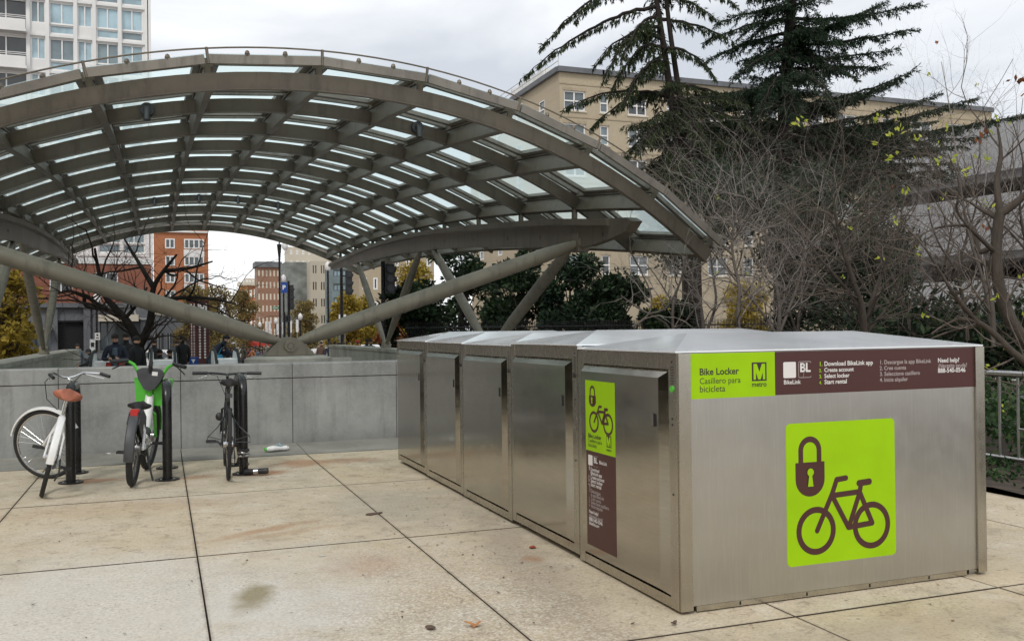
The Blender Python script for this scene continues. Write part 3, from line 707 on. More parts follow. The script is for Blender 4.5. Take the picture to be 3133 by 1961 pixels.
# side beams on the strut heads
BT = [(7.35, 2.99), (8.45, 3.10), (10, 3.28), (11.4, 3.40), (13.3, 3.56), (15.5, 3.74), (17.7, 3.89), (20, 4.01), (22.8, 4.10), (26, 4.14), (30.1, 4.10), (31.6, 4.06)]
BB = [(7.7, 2.78), (8.86, 2.69), (10, 2.80), (11.5, 2.94), (13.3, 3.10), (15, 3.24), (16.8, 3.37), (21.2, 3.58), (26, 3.73), (29.1, 3.78), (31.6, 3.84)]
def zb(y, T): return float(np.interp(y, [p[0] for p in T], [p[1] for p in T]))
FEET = [13.4, 22.6]
for X in (-5.32, 3.74):
    ys = np.linspace(7.9, 31.6, 34); sec = []
    m = MB()
    rings = []
    for y in ys:
        zt, z0_ = zb(y, BT), zb(y, BB)
        rings.append([Vector((X+sx, y, z)) for sx, z in ((-.06, z0_), (.06, z0_), (.06, zt-.13), (.15, zt-.10), (.15, zt), (-.15, zt), (-.15, zt-.10), (-.06, zt-.13))])
    sweep(m, rings); bm_ = m.build('side_beam', 'canopy2', cano, smooth=False)
    m = MB(); poly = [(7.95, 3.04), (7.42, 3.0), (7.25, 2.93), (7.45, 2.80), (7.95, 2.74)]
    m.prism(poly, lambda u, v, d: (X+d, u, v), -.09, .09); m.build('beam_nose', 'canopy2', cano)
    for y in (8.2, 10.6, 12.2, 14.2, 16.3):
        for s_ in (-1, 1):
            m = MB(); z = (zb(y, BT)+zb(y, BB))/2-.06; m.tube([(X+s_*.06, y, z), (X+s_*.072, y, z)], .035, 10); m.build('bolt', 'canopy', cano)
    for a in range(11):
        p = cP(a, 4 if X > 0 else -4, 0.0); zt = zb(p.y, BT)
        if p.y > 31.5 or p.y < 7.6: continue
        m = MB(); m.tube([(X, p.y, zt-.02), (X+(p.x-X)*.2, p.y, p.z+.05)], .05, 8); m.build('spacer', 'canopy', cano)
    for fy in FEET:
        for ty in (fy-4.0, fy+4.1):
            top = Vector((X, ty, zb(ty, BB)+.05)); ft = Vector((X, fy+(.10 if ty > fy else -.10), 1.08)); d = top-ft
            m = MB(); m.tube([ft, ft+d*.12, ft+d*.3, ft+d*.7, ft+d*.9, top], [.045, .075, .105, .105, .085, .05], 16)
            m.build('strut', 'pipe', cano, smooth=True)
        m = MB(); m.prism([(fy-.32, .93), (fy-.2, 1.0), (fy-.12, 1.16), (fy+.12, 1.16), (fy+.2, 1.0), (fy+.32, .93)], lambda u, v, d: (X+d, u, v), -.10, .10)
        m.build('strut_shoe', 'pipe', cano)
# the large V in front: two pipes from the pin to the side beams
PIN = Vector((-.79, 9.0, 1.275))
for X, s_ in ((-5.32, -1), (3.74, 1)):
    a = PIN+Vector((.12*s_, 0, .04)); b = Vector((X-.0*s_, 9.1, 2.80)); d = b-a
    m = MB(); m.tube([a+d*.0, a+d*.035, a+d*.09, a+d*.17, a+d*.5, a+d*.86, a+d*.95, b], [.05, .075, .105, .118, .118, .112, .085, .055], 20)
    m.build('main_strut', 'pipe', cano, smooth=True)
    m = MB(); m.bb((b.x-.1, 8.98, 2.66), (b.x+.1, 9.22, 2.95)); m.build('clevis', 'canopy2', cano)
    for q in (-1, 1):
        m = MB(); c = b; m.tube([(c.x-.02*s_, c.y-.13, c.z), (c.x-.02*s_, c.y-.15, c.z)], .075, 18); m.build('pin_cap', 'pipe', cano); break
m = MB(); arc = [(-.79-.34, 1.13), (-.79-.31, 1.17), (-.79-.22, 1.27), (-.79-.10, 1.365), (-.79, 1.385), (-.79+.10, 1.365), (-.79+.22, 1.27), (-.79+.31, 1.17), (-.79+.34, 1.13)]
for y0, y1 in ((8.80, 8.87), (9.13, 9.2)):
    m.prism(arc, lambda u, v, d: (u, d, v), y0, y1)
m.prism([(a, min(b, 1.2)) for a, b in arc], lambda u, v, d: (u, d, v), 8.87, 9.13); m.build('pin_plate', 'pipe', cano)
m = MB(); m.tube([(-.79, 8.79, 1.27), (-.79, 8.76, 1.27)], .085, 20); m.torus((-.79, 8.76, 1.27), (0, 1, 0), .045, .01, 16, 6); m.build('pin_cap', 'pipe', cano)
for wx, a, j in ((0, 1, -1.55), (0, 1, 1.55), (0, 7, -1.5), (0, 7, -.45), (0, 7, .5), (0, 7, 1.5)):
    p = cP(a, j, .13, -.05); m = MB(); m.tube([p, p+Vector((0, -.05, 0))], .085, 16); s1 = m.build('spotlight', 'darkgrey', cano, smooth=True)
    m = MB(); m.tube([p+Vector((0, -.07, .03)), p+Vector((0, -.11, -.03)), p+Vector((0, -.13, -.16))], [.03, .035, .045], 12); m.build('lamp_head', 'darkgrey', s1, smooth=True)
# concrete pier under the pin
pr = thing('pin_pier', 'rounded concrete pier carrying the pin of the canopy', 'pier', (-.79, 9, 0))
m = MB(); n = 14
top = [(-.79+.50*math.cos(t_), 9+.36*math.sin(t_), 1.125) for t_ in np.linspace(0, 2*PI, 33)[:-1]]
mid = [(-.79+.60*math.cos(t_), 9+.46*math.sin(t_), 1.09) for t_ in np.linspace(0, 2*PI, 33)[:-1]]
bot = [(x, y, -.3) for x, y, z in mid]
m.add(top+mid+bot, [tuple(range(32))]+[(k, (k+1) % 32, 32+(k+1) % 32, 32+k) for k in range(32)]+[(32+k, 32+(k+1) % 32, 64+(k+1) % 32, 64+k) for k in range(32)])
m.build('pier', 'pier', pr); m = MB(); m.bb((-.79+.5, 8.85, 1.0), (-.79+.85, 9.15, 1.085)); m.build('ledge', 'pier', pr)
# ------------------------------------------------------------------ bicycle racks and bicycles
def rack(x, y0, y1, lab, h=.93):
    t = thing('bicycle_rack', lab, 'bike rack', (x, (y0+y1)/2, 0), 'black tube bicycle racks')
    r = .046; c = (y1-y0)/2; R = min(c, .16)
    pts = [(x, y0, 0), (x, y0, h-R-.3), (x, y0, h-R)]+[(x, y0+R-R*math.cos(a), h-R+R*math.sin(a)) for a in np.linspace(.2, PI/2, 6)]
    pts += [(x, y1-R+R*math.sin(a), h-R+R*math.cos(a)) for a in np.linspace(0, PI/2-.2, 6)]+[(x, y1, h-R), (x, y1, 0)]
    MB().tube(pts, r, 16).build('tube', 'blackpaint', t, smooth=True)
    for y in (y0, y1):
        m = MB(); m.tube([(x, y, .0), (x, y, .012), (x, y, .02)], [.115, .115, .07], 20); fl = m.build('base_plate', 'blackpaint', t)
        for k in range(4):
            a = PI/4+k*PI/2; m = MB(); m.tube([(x+.085*math.cos(a), y+.085*math.sin(a), .012), (x+.085*math.cos(a), y+.085*math.sin(a), .024)], .011, 6); m.build('bolt', 'steel', fl)
    return t
rack(-3.29, 5.9, 6.57, 'black tube rack with the white bicycle leaning on it')
rack(-2.40, 5.70, 6.54, 'empty black tube rack to the right of the green bicycle')
rack(-1.665, 5.76, 6.45, 'black tube rack with the black bicycle beside it', .97)
def wheel(t, c, R, M_, tyre_r, rim, tyre='rubber', spokes=28, hub=.03, name='wheel'):
    c = Vector(c)
    def mb(): b = MB(); b.T = M_; return b
    m = mb(); m.torus(c, (1, 0, 0), R-tyre_r*2-.004, .009, 40, 6, rz=.012); w_ = m.build(name, rim, t, smooth=True)
    m = mb(); m.torus(c, (1, 0, 0), R-tyre_r, tyre_r, 44, 10); m.build('tyre', tyre, w_, smooth=True)
    m = mb(); m.tube([c+Vector((-.05, 0, 0)), c+Vector((.05, 0, 0))], hub, 12); m.build('hub', 'chrome', w_, smooth=True)
    m = mb(); rr = R-tyre_r*2-.01
    for k in range(spokes):
        a = 2*PI*k/spokes; b2 = a+(.45 if k % 2 else -.45); s_ = .03 if k % 4 < 2 else -.03
        m.tube([c+Vector((s_, hub*math.cos(b2), hub*math.sin(b2))), c+Vector((0, rr*math.cos(a), rr*math.sin(a)))], .0014, 4, False)
    tag(m.build('spokes', 'chrome', w_), kind='stuff'); return w_
def fender(t, c, R, M_, a0, a1, mat, w=.032, name='mudguard'):
    m = MB(); m.T = M_; c = Vector(c); vs_ = []; n = 22; prof = [(-w, -.012), (-w*.8, .004), (0, .012), (w*.8, .004), (w, -.012)]
    for i in range(n+1):
        a = a0+(a1-a0)*i/n
        for x, h in prof: vs_.append(c+Vector((x, (R+h)*math.cos(a), (R+h)*math.sin(a))))
        for x, h in prof[::-1]: vs_.append(c+Vector((x*.93, (R+h-.003)*math.cos(a), (R+h-.003)*math.sin(a))))
    k = 10; fs = [(i*k+j, i*k+(j+1) % k, (i+1)*k+(j+1) % k, (i+1)*k+j) for i in range(n) for j in range(k)]+[tuple(range(k)), tuple(n*k+j for j in range(k))[::-1]]
    m.add(vs_, fs); return m.build(name, mat, t, smooth=True)
I4 = Matrix.Identity(4)
def saddle(t, p, mat, L=.26, w=.16, wide=1., tk=1.):
    m = MB(); vs_ = []; n = 12; k = 14; p = Vector(p)
    for i in range(n+1):
        f = i/n; hw = (w/2*(1-f)**.55*(1 if f > .12 else (f/.12)**.5) + .020)*wide if f < .98 else .014
        if f < .12: hw = w/2*wide*(.55+.45*(f/.12)**.5)
        for j in range(k):
            a = 2*PI*j/k; h = (.030 if math.sin(a) > 0 else .042*(1-f*.45))
            vs_.append(p+Vector((hw*math.cos(a), -L*.5+L*f, h*tk*math.sin(a)-.02*math.sin(f*PI)+.012*(1-f))))
    fs = [(i*k+j, i*k+(j+1) % k, (i+1)*k+(j+1) % k, (i+1)*k+j) for i in range(n) for j in range(k)]+[tuple(range(k)), tuple(n*k+j for j in range(k))[::-1]]
    m.add(vs_, fs); s1 = m.build('saddle', mat, t, smooth=True)
    m = MB(); m.tube([p+Vector((-.03, -.08, -.03)), p+Vector((-.02, .08, -.035))], .004, 6); m.tube([p+Vector((.03, -.08, -.03)), p+Vector((.02, .08, -.035))], .004, 6); m.build('saddle_rails', 'chrome', s1)
    return s1
def crank(t, bb, ang, mat='darkgrey', q=.085, ring=.09):
    bb = Vector(bb); m = MB(); m.torus(bb+Vector((.045, 0, 0)), (1, 0, 0), ring, .004, 32, 4, rz=.003)
    for k in range(5): a = k*2*PI/5; m.tube([bb+Vector((.045, 0, 0)), bb+Vector((.045, ring*math.cos(a), ring*math.sin(a)))], .007, 5)
    c_ = m.build('chainwheel', mat, t)
    for s_ in (1, -1):
        a = ang+(PI if s_ < 0 else 0); d = Vector((0, math.cos(a), math.sin(a)))*.165; e_ = bb+d+Vector((s_*q*.85, 0, 0))
        m = MB(); m.tube([bb+Vector((s_*.05, 0, 0)), e_], [.013, .009], 8); m.build('crank_arm', 'chrome' if mat != 'blackplastic' else mat, t, smooth=True)
        m = MB(); pc = e_+Vector((s_*.06, 0, 0))
        for dy in (-.035, .035): m.box(pc+Vector((0, dy, 0)), (.10, .014, .022))
        for dx in (-.045, 0, .045): m.box(pc+Vector((dx, 0, 0)), (.012, .06, .018))
        m.build('pedal', 'blackplastic', t)
def chain(t, bb, ax, r1=.09, r2=.035, x=.045):
    m = MB(); bb = Vector(bb); ax = Vector(ax)
    for s_ in (1, -1): m.tube([bb+Vector((x, 0, s_*r1)), ax+Vector((x, 0, s_*r2))], .005, 4)
    m.torus(ax+Vector((x, 0, 0)), (1, 0, 0), r2, .006, 16, 4); m.build('chain', 'darkgrey', t)
def about(p, d, ang): p = Vector(p); return Matrix.Translation(p) @ Matrix.Rotation(ang, 4, Vector(d)) @ Matrix.Translation(-p)
# --- white city bicycle with tan saddle
def white_bike():
    t = thing('bicycle', 'white bicycle with a wide tan saddle leaning on the leftmost rack, front wheel turned', 'bicycle', (0, 0, 0), 'bicycles parked at the racks')
    R = .345; WB = 1.12; rx = (0, 0, R); fx = (0, WB, R); bb = (0, .46, .29); st = (0, .33, .70); hd0 = Vector((0, .93, .70)); hd1 = Vector((0, .885, .86))
    wheel(t, rx, R, I4, .020, 'chrome', spokes=32)
    fork_d = (hd1-hd0).normalized(); Mt = about(hd0, fork_d, math.radians(62))
    wheel(t, fx, R, Mt, .020, 'chrome', spokes=32)
    m = MB()
    m.tube([bb, st], .016, 10); m.tube([(0, .45, .34), (0, .74, .52), (0, .925, .74)], .019, 10); m.tube([(0, .39, .49), (0, .68, .66), (0, .90, .81)], .014, 10); m.tube([hd0-fork_d*.03, hd1], .022, 12)
    for s_ in (-1, 1):
        m.tube([bb, (s_*.055, .2, .31), (s_*.06, 0, R)], .010, 8); m.tube([(0, .34, .66), (s_*.055, .15, .52), (s_*.06, 0, R)], .009, 8)
    m.build('frame', 'whitepaint', t, smooth=True)
    m = MB(); m.T = Mt; m.tube([hd0-fork_d*.03, hd0-fork_d*.09], .02, 10)
    for s_ in (-1, 1): m.tube([hd0-fork_d*.08, hd0-fork_d*.10+Vector((s_*.045, 0, 0)), Vector((s_*.05, WB-.03, R+.05)), Vector((s_*.05, WB, R))], .012, 8)
    m.build('fork', 'whitepaint', t, smooth=True)
    fender(t, rx, R+.018, I4, math.radians(20), math.radians(182), 'whitepaint'); fender(t, fx, R+.018, Mt, math.radians(10), math.radians(150), 'whitepaint')
    top = hd1+fork_d*.14
    m = MB(); m.T = about(hd0, fork_d, math.radians(38)); m.tube([hd1-fork_d*.05, top, top+Vector((0, .06, .02))], .012, 8); c = top+Vector((0, .06, .02))
    bar = [c+Vector((-.30, -.20, .03)), c+Vector((-.27, -.10, .05)), c+Vector((-.16, .0, .05)), c+Vector((-.06, .01, .01)), c, c+Vector((.06, .01, .01)), c+Vector((.16, .0, .05)), c+Vector((.27, -.10, .05)), c+Vector((.30, -.20, .03))]
    m.tube(bar, .012, 8); hb = m.build('handlebar', 'chrome', t, smooth=True)
    for s_ in (0, -1):
        m = MB(); m.T = about(hd0, fork_d, math.radians(38)); a_, b_ = (bar[0], bar[1]) if s_ == 0 else (bar[-1], bar[-2]); m.tube([a_+(a_-b_)*.1, b_+(a_-b_)*.1], .017, 10); m.build('grip', 'blackplastic', hb, smooth=True)
        m = MB(); m.T = about(hd0, fork_d, math.radians(38)); q = bar[2] if s_ == 0 else bar[-3]; m.tube([q, q+Vector((0, .03, -.01)), a_+Vector((0, .06, -.03))], .006, 6); m.build('brake_lever', 'chrome', hb)
    m = MB(); m.T = about(hd0, fork_d, math.radians(38)); m.tube([bar[2], c+Vector((-.16, .12, -.05)), c+Vector((-.10, .16, -.22)), hd0+Vector((-.02, .05, -.02))], .004, 6); m.tube([bar[-3], c+Vector((.14, .13, -.08)), hd0+Vector((.02, .06, .05))], .004, 6); m.build('cable', 'blackplastic', t)
    m = MB(); m.tube([st, (0, .285, .86)], .013, 10); m.build('seat_post', 'chrome', t)
    saddle(t, (0, .27, .895), 'leather', .28, .235, tk=1.5)
    crank(t, bb, math.radians(200), 'darkgrey'); chain(t, bb, rx)
    m = MB(); m.box((.03, -.0, R-.05), (.02, .05, .09)); m.build('rear_gear', 'darkgrey', t)
    for k, (px_, r) in enumerate(((.07, .012),)):
        m = MB(); m.tube([(px_, .03, R), (px_+.02, .02, R-.12), (px_, .05, R-.2)], .008, 6); m.build('gear_arm', 'darkgrey', t)
    place(t, (-3.47, 5.16, 0), (0, math.radians(14), math.radians(4)), 1.03)
white_bike()
# --- white and green rental bicycle
def rental_bike():
    t = thing('rental_bicycle', 'white and green electric rental bicycle with black rear mudguard on its kickstand', 'bicycle', (0, 0, 0), 'bicycles parked at the racks')
    R = .345; WB = 1.09; rx = (0, 0, R); fx = (0, WB, R); bb = (0, .47, .30); hd0 = Vector((0, .93, .66)); hd1 = Vector((0, .87, .87)); fd = (hd1-hd0).normalized()
    Mt = about(hd0, fd, math.radians(-6))
    wheel(t, rx, R, I4, .030, 'darkgrey', spokes=24, hub=.06); wheel(t, fx, R, Mt, .030, 'darkgrey', spokes=24, hub=.06)
    m = MB(); m.tube([(0, .38, .40), (0, .50, .33), (0, .68, .42), (0, .84, .60), (0, .92, .78)], [.05, .055, .05, .048, .042], 14)
    m.tube([(0, .36, .34), (0, .345, .48), (0, .31, .60)], [.05, .038, .03], 12)
    for s_ in (-1, 1):
        m.tube([(s_*.03, .42, .34), (s_*.065, .2, .33), (s_*.072, 0, R)], [.022, .016, .012], 8)
        m.tube([(0, .33, .62), (s_*.06, .16, .50), (s_*.072, 0, R)], .012, 8)
    m.build('frame', 'whitepaint', t, smooth=True)
    m = MB(); m.tube([(0, .31, .58), (0, .275, .70)], .02, 10); m.build('seat_post', 'darkgrey', t, smooth=True)
    m = MB(); m.torus((0, .305, .62), (0, -.3, 1), .036, .010, 16, 6); m.build('seat_clamp', 'darkgrey', t, smooth=True)
    saddle(t, (0, .25, .735), 'blackplastic', .27, .20)
    fender(t, rx, R+.02, I4, math.radians(35), math.radians(192), 'darkgrey', .045)
    for s_ in (-1, 1):                                # skirt guards over the rear wheel
        m = MB(); poly = [(.30, .62), (.02, .715), (-.13, .68), (-.24, .60), (-.17, .57), (.02, .46), (.24, .36), (.34, .42)]
        m.prism(poly, lambda u, v, d: (s_*(.047+d), u, v), 0, .006); g = m.build('wheel_guard', 'darkgrey', t)
        if s_ > 0:
            m = MB(); m.prism([(.10, .50), (.16, .50), (.16, .56), (.10, .56)], lambda u, v, d: (.0545+d, u, v), 0, .001); m.build('sticker', 'white_ink', g)
    m = MB(); m.prism([(-.04, 0), (.04, 0), (.03, -.09), (-.03, -.09)], lambda u, v, d: (u*.8, -.16+d, .70+v), -.03, .03); m.box((0, -.13, .71), (.07, .07, .025)); m.build('tail_light', 'red', t)
    fender(t, fx, R+.02, Mt, math.radians(5), math.radians(155), 'limegreen', .04)
    m = MB(); m.T = Mt
    for s_ in (-1, 1): m.tube([hd0-fd*.03, hd0-fd*.07+Vector((s_*.055, 0, 0)), Vector((s_*.06, WB-.02, R+.03)), Vector((s_*.06, WB, R))], [.02, .018, .014, .014], 8)
    m.build('fork', 'limegreen', t, smooth=True)
    # green V struts of the bar, black console between them, green basket in front
    m = MB(); m.T = Mt; b0 = hd1+fd*.02
    m.tube([hd0, hd1, b0+fd*.03], .028, 12)
    for s_ in (-1, 1): m.tube([b0+Vector((s_*.02, .01, -.02)), b0+Vector((s_*.10, .0, .09)), b0+Vector((s_*.17, -.03, .20)), b0+Vector((s_*.23, -.06, .235))], [.020, .018, .016, .013], 8)
    hb = m.build('handlebar', 'limegreen', t, smooth=True)
    for s_ in (-1, 1):
        m = MB(); m.T = Mt; g0 = b0+Vector((s_*.22, -.055, .235)); g1 = b0+Vector((s_*.36, -.16, .215)); m.tube([g0, g1], [.018, .02], 10); m.build('grip', 'blackplastic', hb, smooth=True)
        m = MB(); m.T = Mt; m.tube([g0+Vector((0, .02, -.015)), g0+Vector((s_*.03, .05, -.03)), g1+Vector((-s_*.01, .05, -.075))], .007, 6); m.build('brake_lever', 'blackplastic', hb, smooth=True)
    m = MB(); m.T = Mt; poly = [(-.135, .14), (-.11, .05), (-.05, -.04), (0, -.06), (.05, -.04), (.11, .05), (.135, .14), (.08, .17), (-.08, .17)]
    m.prism([(u, v) for u, v in poly], lambda u, v, d: (b0.x+u, b0.y+d-.01, b0.z+v), -.03, .05); m.build('console', 'darkgrey', hb)
    m = MB(); m.T = Mt; m.tube([b0+Vector((0, -.03, .13)), b0+Vector((0, -.05, .20)), b0+Vector((0, -.05, .27))], [.02, .022, .012], 8); m.build('phone_holder', 'blackplastic', hb)
    m = MB(); m.T = Mt; m.prism([(.02, .1), (.075, .1), (.075, .14), (.02, .14)], lambda u, v, d: (b0.x+u, b0.y-.0425+d, b0.z+v), 0, .001); m.build('sticker', 'white_ink', hb)
    # basket as a thin shell
    m = MB(); m.T = Mt; bz, by = b0.z, b0.y+.07; lo = [(-.13, 0), (.13, 0), (.13, .22), (-.13, .22)]; hi = [(-.17, -.02), (.17, -.02), (.17, .27), (-.17, .27)]
    A = [(x, by+y, bz-.21) for x, y in lo]; B = [(x, by+y, bz+.06) for x, y in hi]; A2 = [(x*.94, by+.005+y*.96, bz-.20) for x, y in lo]; B2 = [(x*.94, by+.005+y*.96, bz+.06) for x, y in hi]
    m.add(A+B+A2+B2, [(3, 2, 1, 0), (8, 9, 10, 11)]+[f for k in range(4) for f in ((k, (k+1) % 4, 4+(k+1) % 4, 4+k), (8+k, 12+k, 12+(k+1) % 4, 8+(k+1) % 4), (4+k, 4+(k+1) % 4, 12+(k+1) % 4, 12+k))]); m.build('basket', 'limegreen', t)
    crank(t, bb, math.radians(10), 'darkgrey', .1); chain(t, bb, rx, .07, .04)
    m = MB(); m.tube([(.06, .40, .30), (.10, .36, .14), (.15, .30, .0)], [.012, .010, .009], 8); m.ball((.155, .295, .006), (.022, .022, .008), 8, 4); m.build('kickstand', 'darkgrey', t, smooth=True)
    m = MB(); m.tube([(.0, .60, .40), (.0, .68, .435)], .062, 14); m.build('battery_band', 'darkgrey', t, smooth=True)
    m = MB(); m.tube([hd1+Vector((.03, .02, .1)), hd1+Vector((.09, .05, -.05)), hd0+Vector((.03, .02, -.02)), Vector((.05, .7, .45))], .006, 6); m.build('cable', 'limegreen', t)
    place(t, (-2.72, 5.43, 0), (0, math.radians(4), math.radians(-6)), 1.03)
rental_bike()
# --- black bicycle
def black_bike():
    t = thing('bicycle', 'black bicycle seen from behind, standing against the rightmost rack', 'bicycle', (0, 0, 0), 'bicycles parked at the racks')
    R = .345; WB = 1.03; rx = (0, 0, R); fx = (0, WB, R); bb = (0, .43, .28); st = Vector((0, .27, .74)); hd0 = Vector((0, .86, .70)); hd1 = Vector((0, .82, .84)); fd = (hd1-hd0).normalized()
    wheel(t, rx, R, I4, .018, 'blackpaint', spokes=28); wheel(t, fx, R, I4, .018, 'blackpaint', spokes=28)
    m = MB(); m.tube([bb, st], .016, 10); m.tube([bb, hd0], .019, 10); m.tube([st-Vector((0, 0, .04)), hd1-fd*.02], .015, 10); m.tube([hd0-fd*.02, hd1], .02, 10)
    for s_ in (-1, 1): m.tube([bb, (s_*.055, .18, .3), (s_*.062, 0, R)], .010, 8); m.tube([st-Vector((0, 0, .05)), (s_*.05, .15, .57), (s_*.062, 0, R)], .009, 8)
    m.build('frame', 'blackpaint', t, smooth=True)
    m = MB(); m.tube([hd0, hd0-fd*.08], .02, 10)
    for s_ in (-1, 1): m.tube([hd0-fd*.07, hd0-fd*.09+Vector((s_*.045, 0, 0)), Vector((s_*.05, WB, R))], .012, 8)
    m.build('fork', 'blackpaint', t, smooth=True)
    top = hd1+fd*.12
    m = MB(); m.tube([hd1, top, top+Vector((0, .07, .02))], .014, 8); c = top+Vector((0, .07, .02)); m.tube([c+Vector((-.34, -.03, .012)), c+Vector((-.15, 0, .014)), c, c+Vector((.15, 0, .014)), c+Vector((.34, -.03, .012))], .012, 8)
    hb = m.build('handlebar', 'blackpaint', t, smooth=True)
    for s_ in (-1, 1):
        m = MB(); m.tube([c+Vector((s_*.20, -.008, .013)), c+Vector((s_*.345, -.032, .012))], .017, 10); m.build('grip', 'blackplastic', hb, smooth=True)
        m = MB(); m.tube([c+Vector((s_*.18, .02, 0)), c+Vector((s_*.20, .06, -.02)), c+Vector((s_*.29, .05, -.05))], .006, 6); m.build('brake_lever', 'chrome', hb)
        m = MB(); m.tube([c+Vector((s_*.18, .03, 0)), c+Vector((s_*.10, .12, -.02)), hd0+Vector((0, .05, .02))], .0035, 6); m.build('cable', 'blackplastic', hb)
    m = MB(); m.tube([st, (0, .235, .90)], .014, 10); m.build('seat_post', 'darkgrey', t)
    saddle(t, (0, .22, .93), 'blackplastic', .26, .15)
    m = MB(); m.box((0, .12, .80), (.06, .03, .04)); m.build('reflector', 'darkgrey', t)
    crank(t, bb, math.radians(190), 'blackplastic', .11); chain(t, bb, rx)
    for s_ in (-1, 1):                                  # wire pannier carriers
        m = MB(); m.tube([(s_*.055, .30, .56), (s_*.10, .1, .50), (s_*.19, .0, .42), (s_*.20, .0, .36), (s_*.06, .02, .36)], .005, 6); m.tube([(s_*.06, .0, .385), (s_*.19, .0, .42)], .004, 6)
        m.build('pannier_wire', 'darkgrey', t)
    m = MB(); m.tube([(.06, .02, R-.03), (.075, .05, R-.14), (.07, .10, R-.19)], .010, 6); m.build('gear_arm', 'chrome', t)
    m = MB(); m.ball((-.09, .1, .60), (.035, .03, .04), 10, 6); m.build('bag', 'blackplastic', t, smooth=True)
    place(t, (-1.84, 5.42, 0), (0, math.radians(1.5), math.radians(-2)), 1.03)
black_bike()
# black strap lock on the right rack foot, wires on the racks
t = thing('bicycle_lock', 'black and silver bicycle lock lying at the foot of the rightmost rack', 'lock', (-1.62, 5.62, 0))
m = MB(); m.tube([(-1.66, 5.66, .035), (-1.44, 5.58, .045)], .030, 14); m.build('lock_body', 'blackplastic', t, smooth=True)
m = MB(); m.tube([(-1.575, 5.63, .038), (-1.53, 5.614, .040)], .0315, 14); m.build('lock_band', 'chrome', t, smooth=True)
m = MB(); m.torus((-1.665, 5.76, .19), (0, 0, 1), .055, .012, 20, 6); m.torus((-1.665, 5.76, .22), (.2, 0, 1), .055, .012, 20, 6); m.build('shackle', 'steel', t, smooth=True)
# crumpled bottle on the strip, litter
t = thing('crushed_bottle', 'crushed clear plastic bottle with pale label lying below the wall', 'bottle', (-1.17, 7.33, .015))
m = MB(); m.tube([(-1.28, 7.30, .05), (-1.25, 7.31, .05), (-1.20, 7.32, .055), (-1.10, 7.34, .05), (-1.04, 7.35, .05), (-1.01, 7.355, .048)], [.02, .045, .05, .035, .045, .025], 10, flat=.7); b_ = m.build('bottle', 'whitepaint', t)
m = MB(); m.tube([(-1.30, 7.30, .05), (-1.275, 7.305, .05)], .022, 8); m.build('cap', 'limegreen', t)
m = MB(); m.tube([(-1.22, 7.40, .04), (-1.12, 7.36, .10), (-1.06, 7.35, .045)], [.01, .05, .03], 8, flat=.4); m.build('label_wrap', 'wnd_blue', t)
# ------------------------------------------------------------------ buildings
WCACHE = {}
def window_obj(par, w, h, nx, nz, frame, pane, O, U, N, depth=.12, bar=.06):
    key = (round(w, 2), round(h, 2), nx, nz, frame, pane, bar)
    if key not in WCACHE:
        m = MB(); b = bar
        m.bb((0, -b, 0), (b, 0, h)); m.bb((w-b, -b, 0), (w, 0, h)); m.bb((b, -b, 0), (w-b, 0, b)); m.bb((b, -b, h-b), (w-b, 0, h))
        for i in range(1, nx): x = w*i/nx; m.bb((x-b/2, -b*.9, b), (x+b/2, 0, h-b))
        for i in range(1, nz): z = h*i/nz; m.bb((b, -b*.8, z-b/2), (w-b, -.001, z+b/2))
        q = MB(); q.bb((.01, -.004, .01), (w-.01, .02, h-.01))
        WCACHE[key] = (m.mesh('window', frame), q.mesh('pane', pane))
    fm, pm = WCACHE[key]
    o = bpy.data.objects.new('window', fm); COL.objects.link(o); o.parent = par
    U = Vector(U); N = Vector(N); p = Vector(O)-N*depth-ORG.get(par.name, Vector((0,0,0)))
    o.matrix_local = Matrix(((U.x, -N.x, 0, p.x), (U.y, -N.y, 0, p.y), (0, 0, 1, p.z), (0, 0, 0, 1)))
    g = bpy.data.objects.new('pane', pm); COL.objects.link(g); g.parent = o; return o
def facade(par, O, U, N, Wd, H, rects, wall, name='wall', thick=.3, frame='frame_white', pane='wnd_dark', bar=.06, nx=2, nz=1, depth=.14):
    """wall with real openings; rects = (u0,z0,u1,z1[,nx,nz,pane])"""
    U = Vector(U).normalized(); N = Vector(N).normalized(); O = Vector(O)
    us = sorted({0, Wd} | {r[0] for r in rects} | {r[2] for r in rects}); zs = sorted({0, H} | {r[1] for r in rects} | {r[3] for r in rects})
    m = MB(); P = lambda u, z, d=0.: O+U*u+Vector((0, 0, z))-N*d
    for i in range(len(us)-1):
        for k in range(len(zs)-1):
            cu, cz = (us[i]+us[i+1])/2, (zs[k]+zs[k+1])/2
            if any(r[0] < cu < r[2] and r[1] < cz < r[3] for r in rects): continue
            m.add([P(us[i], zs[k]), P(us[i+1], zs[k]), P(us[i+1], zs[k+1]), P(us[i], zs[k+1])], [(0, 1, 2, 3)])
    for r in rects:
        a, b, c, d = r[:4]
        for (u0, z0), (u1, z1) in (((a, b), (c, b)), ((c, b), (c, d)), ((c, d), (a, d)), ((a, d), (a, b))):
            m.add([P(u0, z0), P(u1, z1), P(u1, z1, thick), P(u0, z0, thick)], [(0, 1, 2, 3)])
    for (a, b), (c, d) in (((0, 0), (Wd, 0)), ((Wd, 0), (Wd, H)), ((Wd, H), (0, H)), ((0, H), (0, 0))):
        m.add([P(a, b), P(c, d), P(c, d, thick), P(a, b, thick)], [(0, 1, 2, 3)])
    w_ = m.build(name, wall, par)
    for r in rects:
        a, b, c, d = r[:4]; q = r[4:] if len(r) > 4 else (nx, nz, pane)
        window_obj(par, c-a, d-b, q[0], q[1], frame, q[2], P(a, b), U, N, depth, bar)
    return w_
def bulk(par, a, b, mat, name='rear_wall'): m = MB(); m.bb(a, b); return m.build(name, mat, par)
X = Vector((1, 0, 0)); NY = Vector((0, -1, 0))
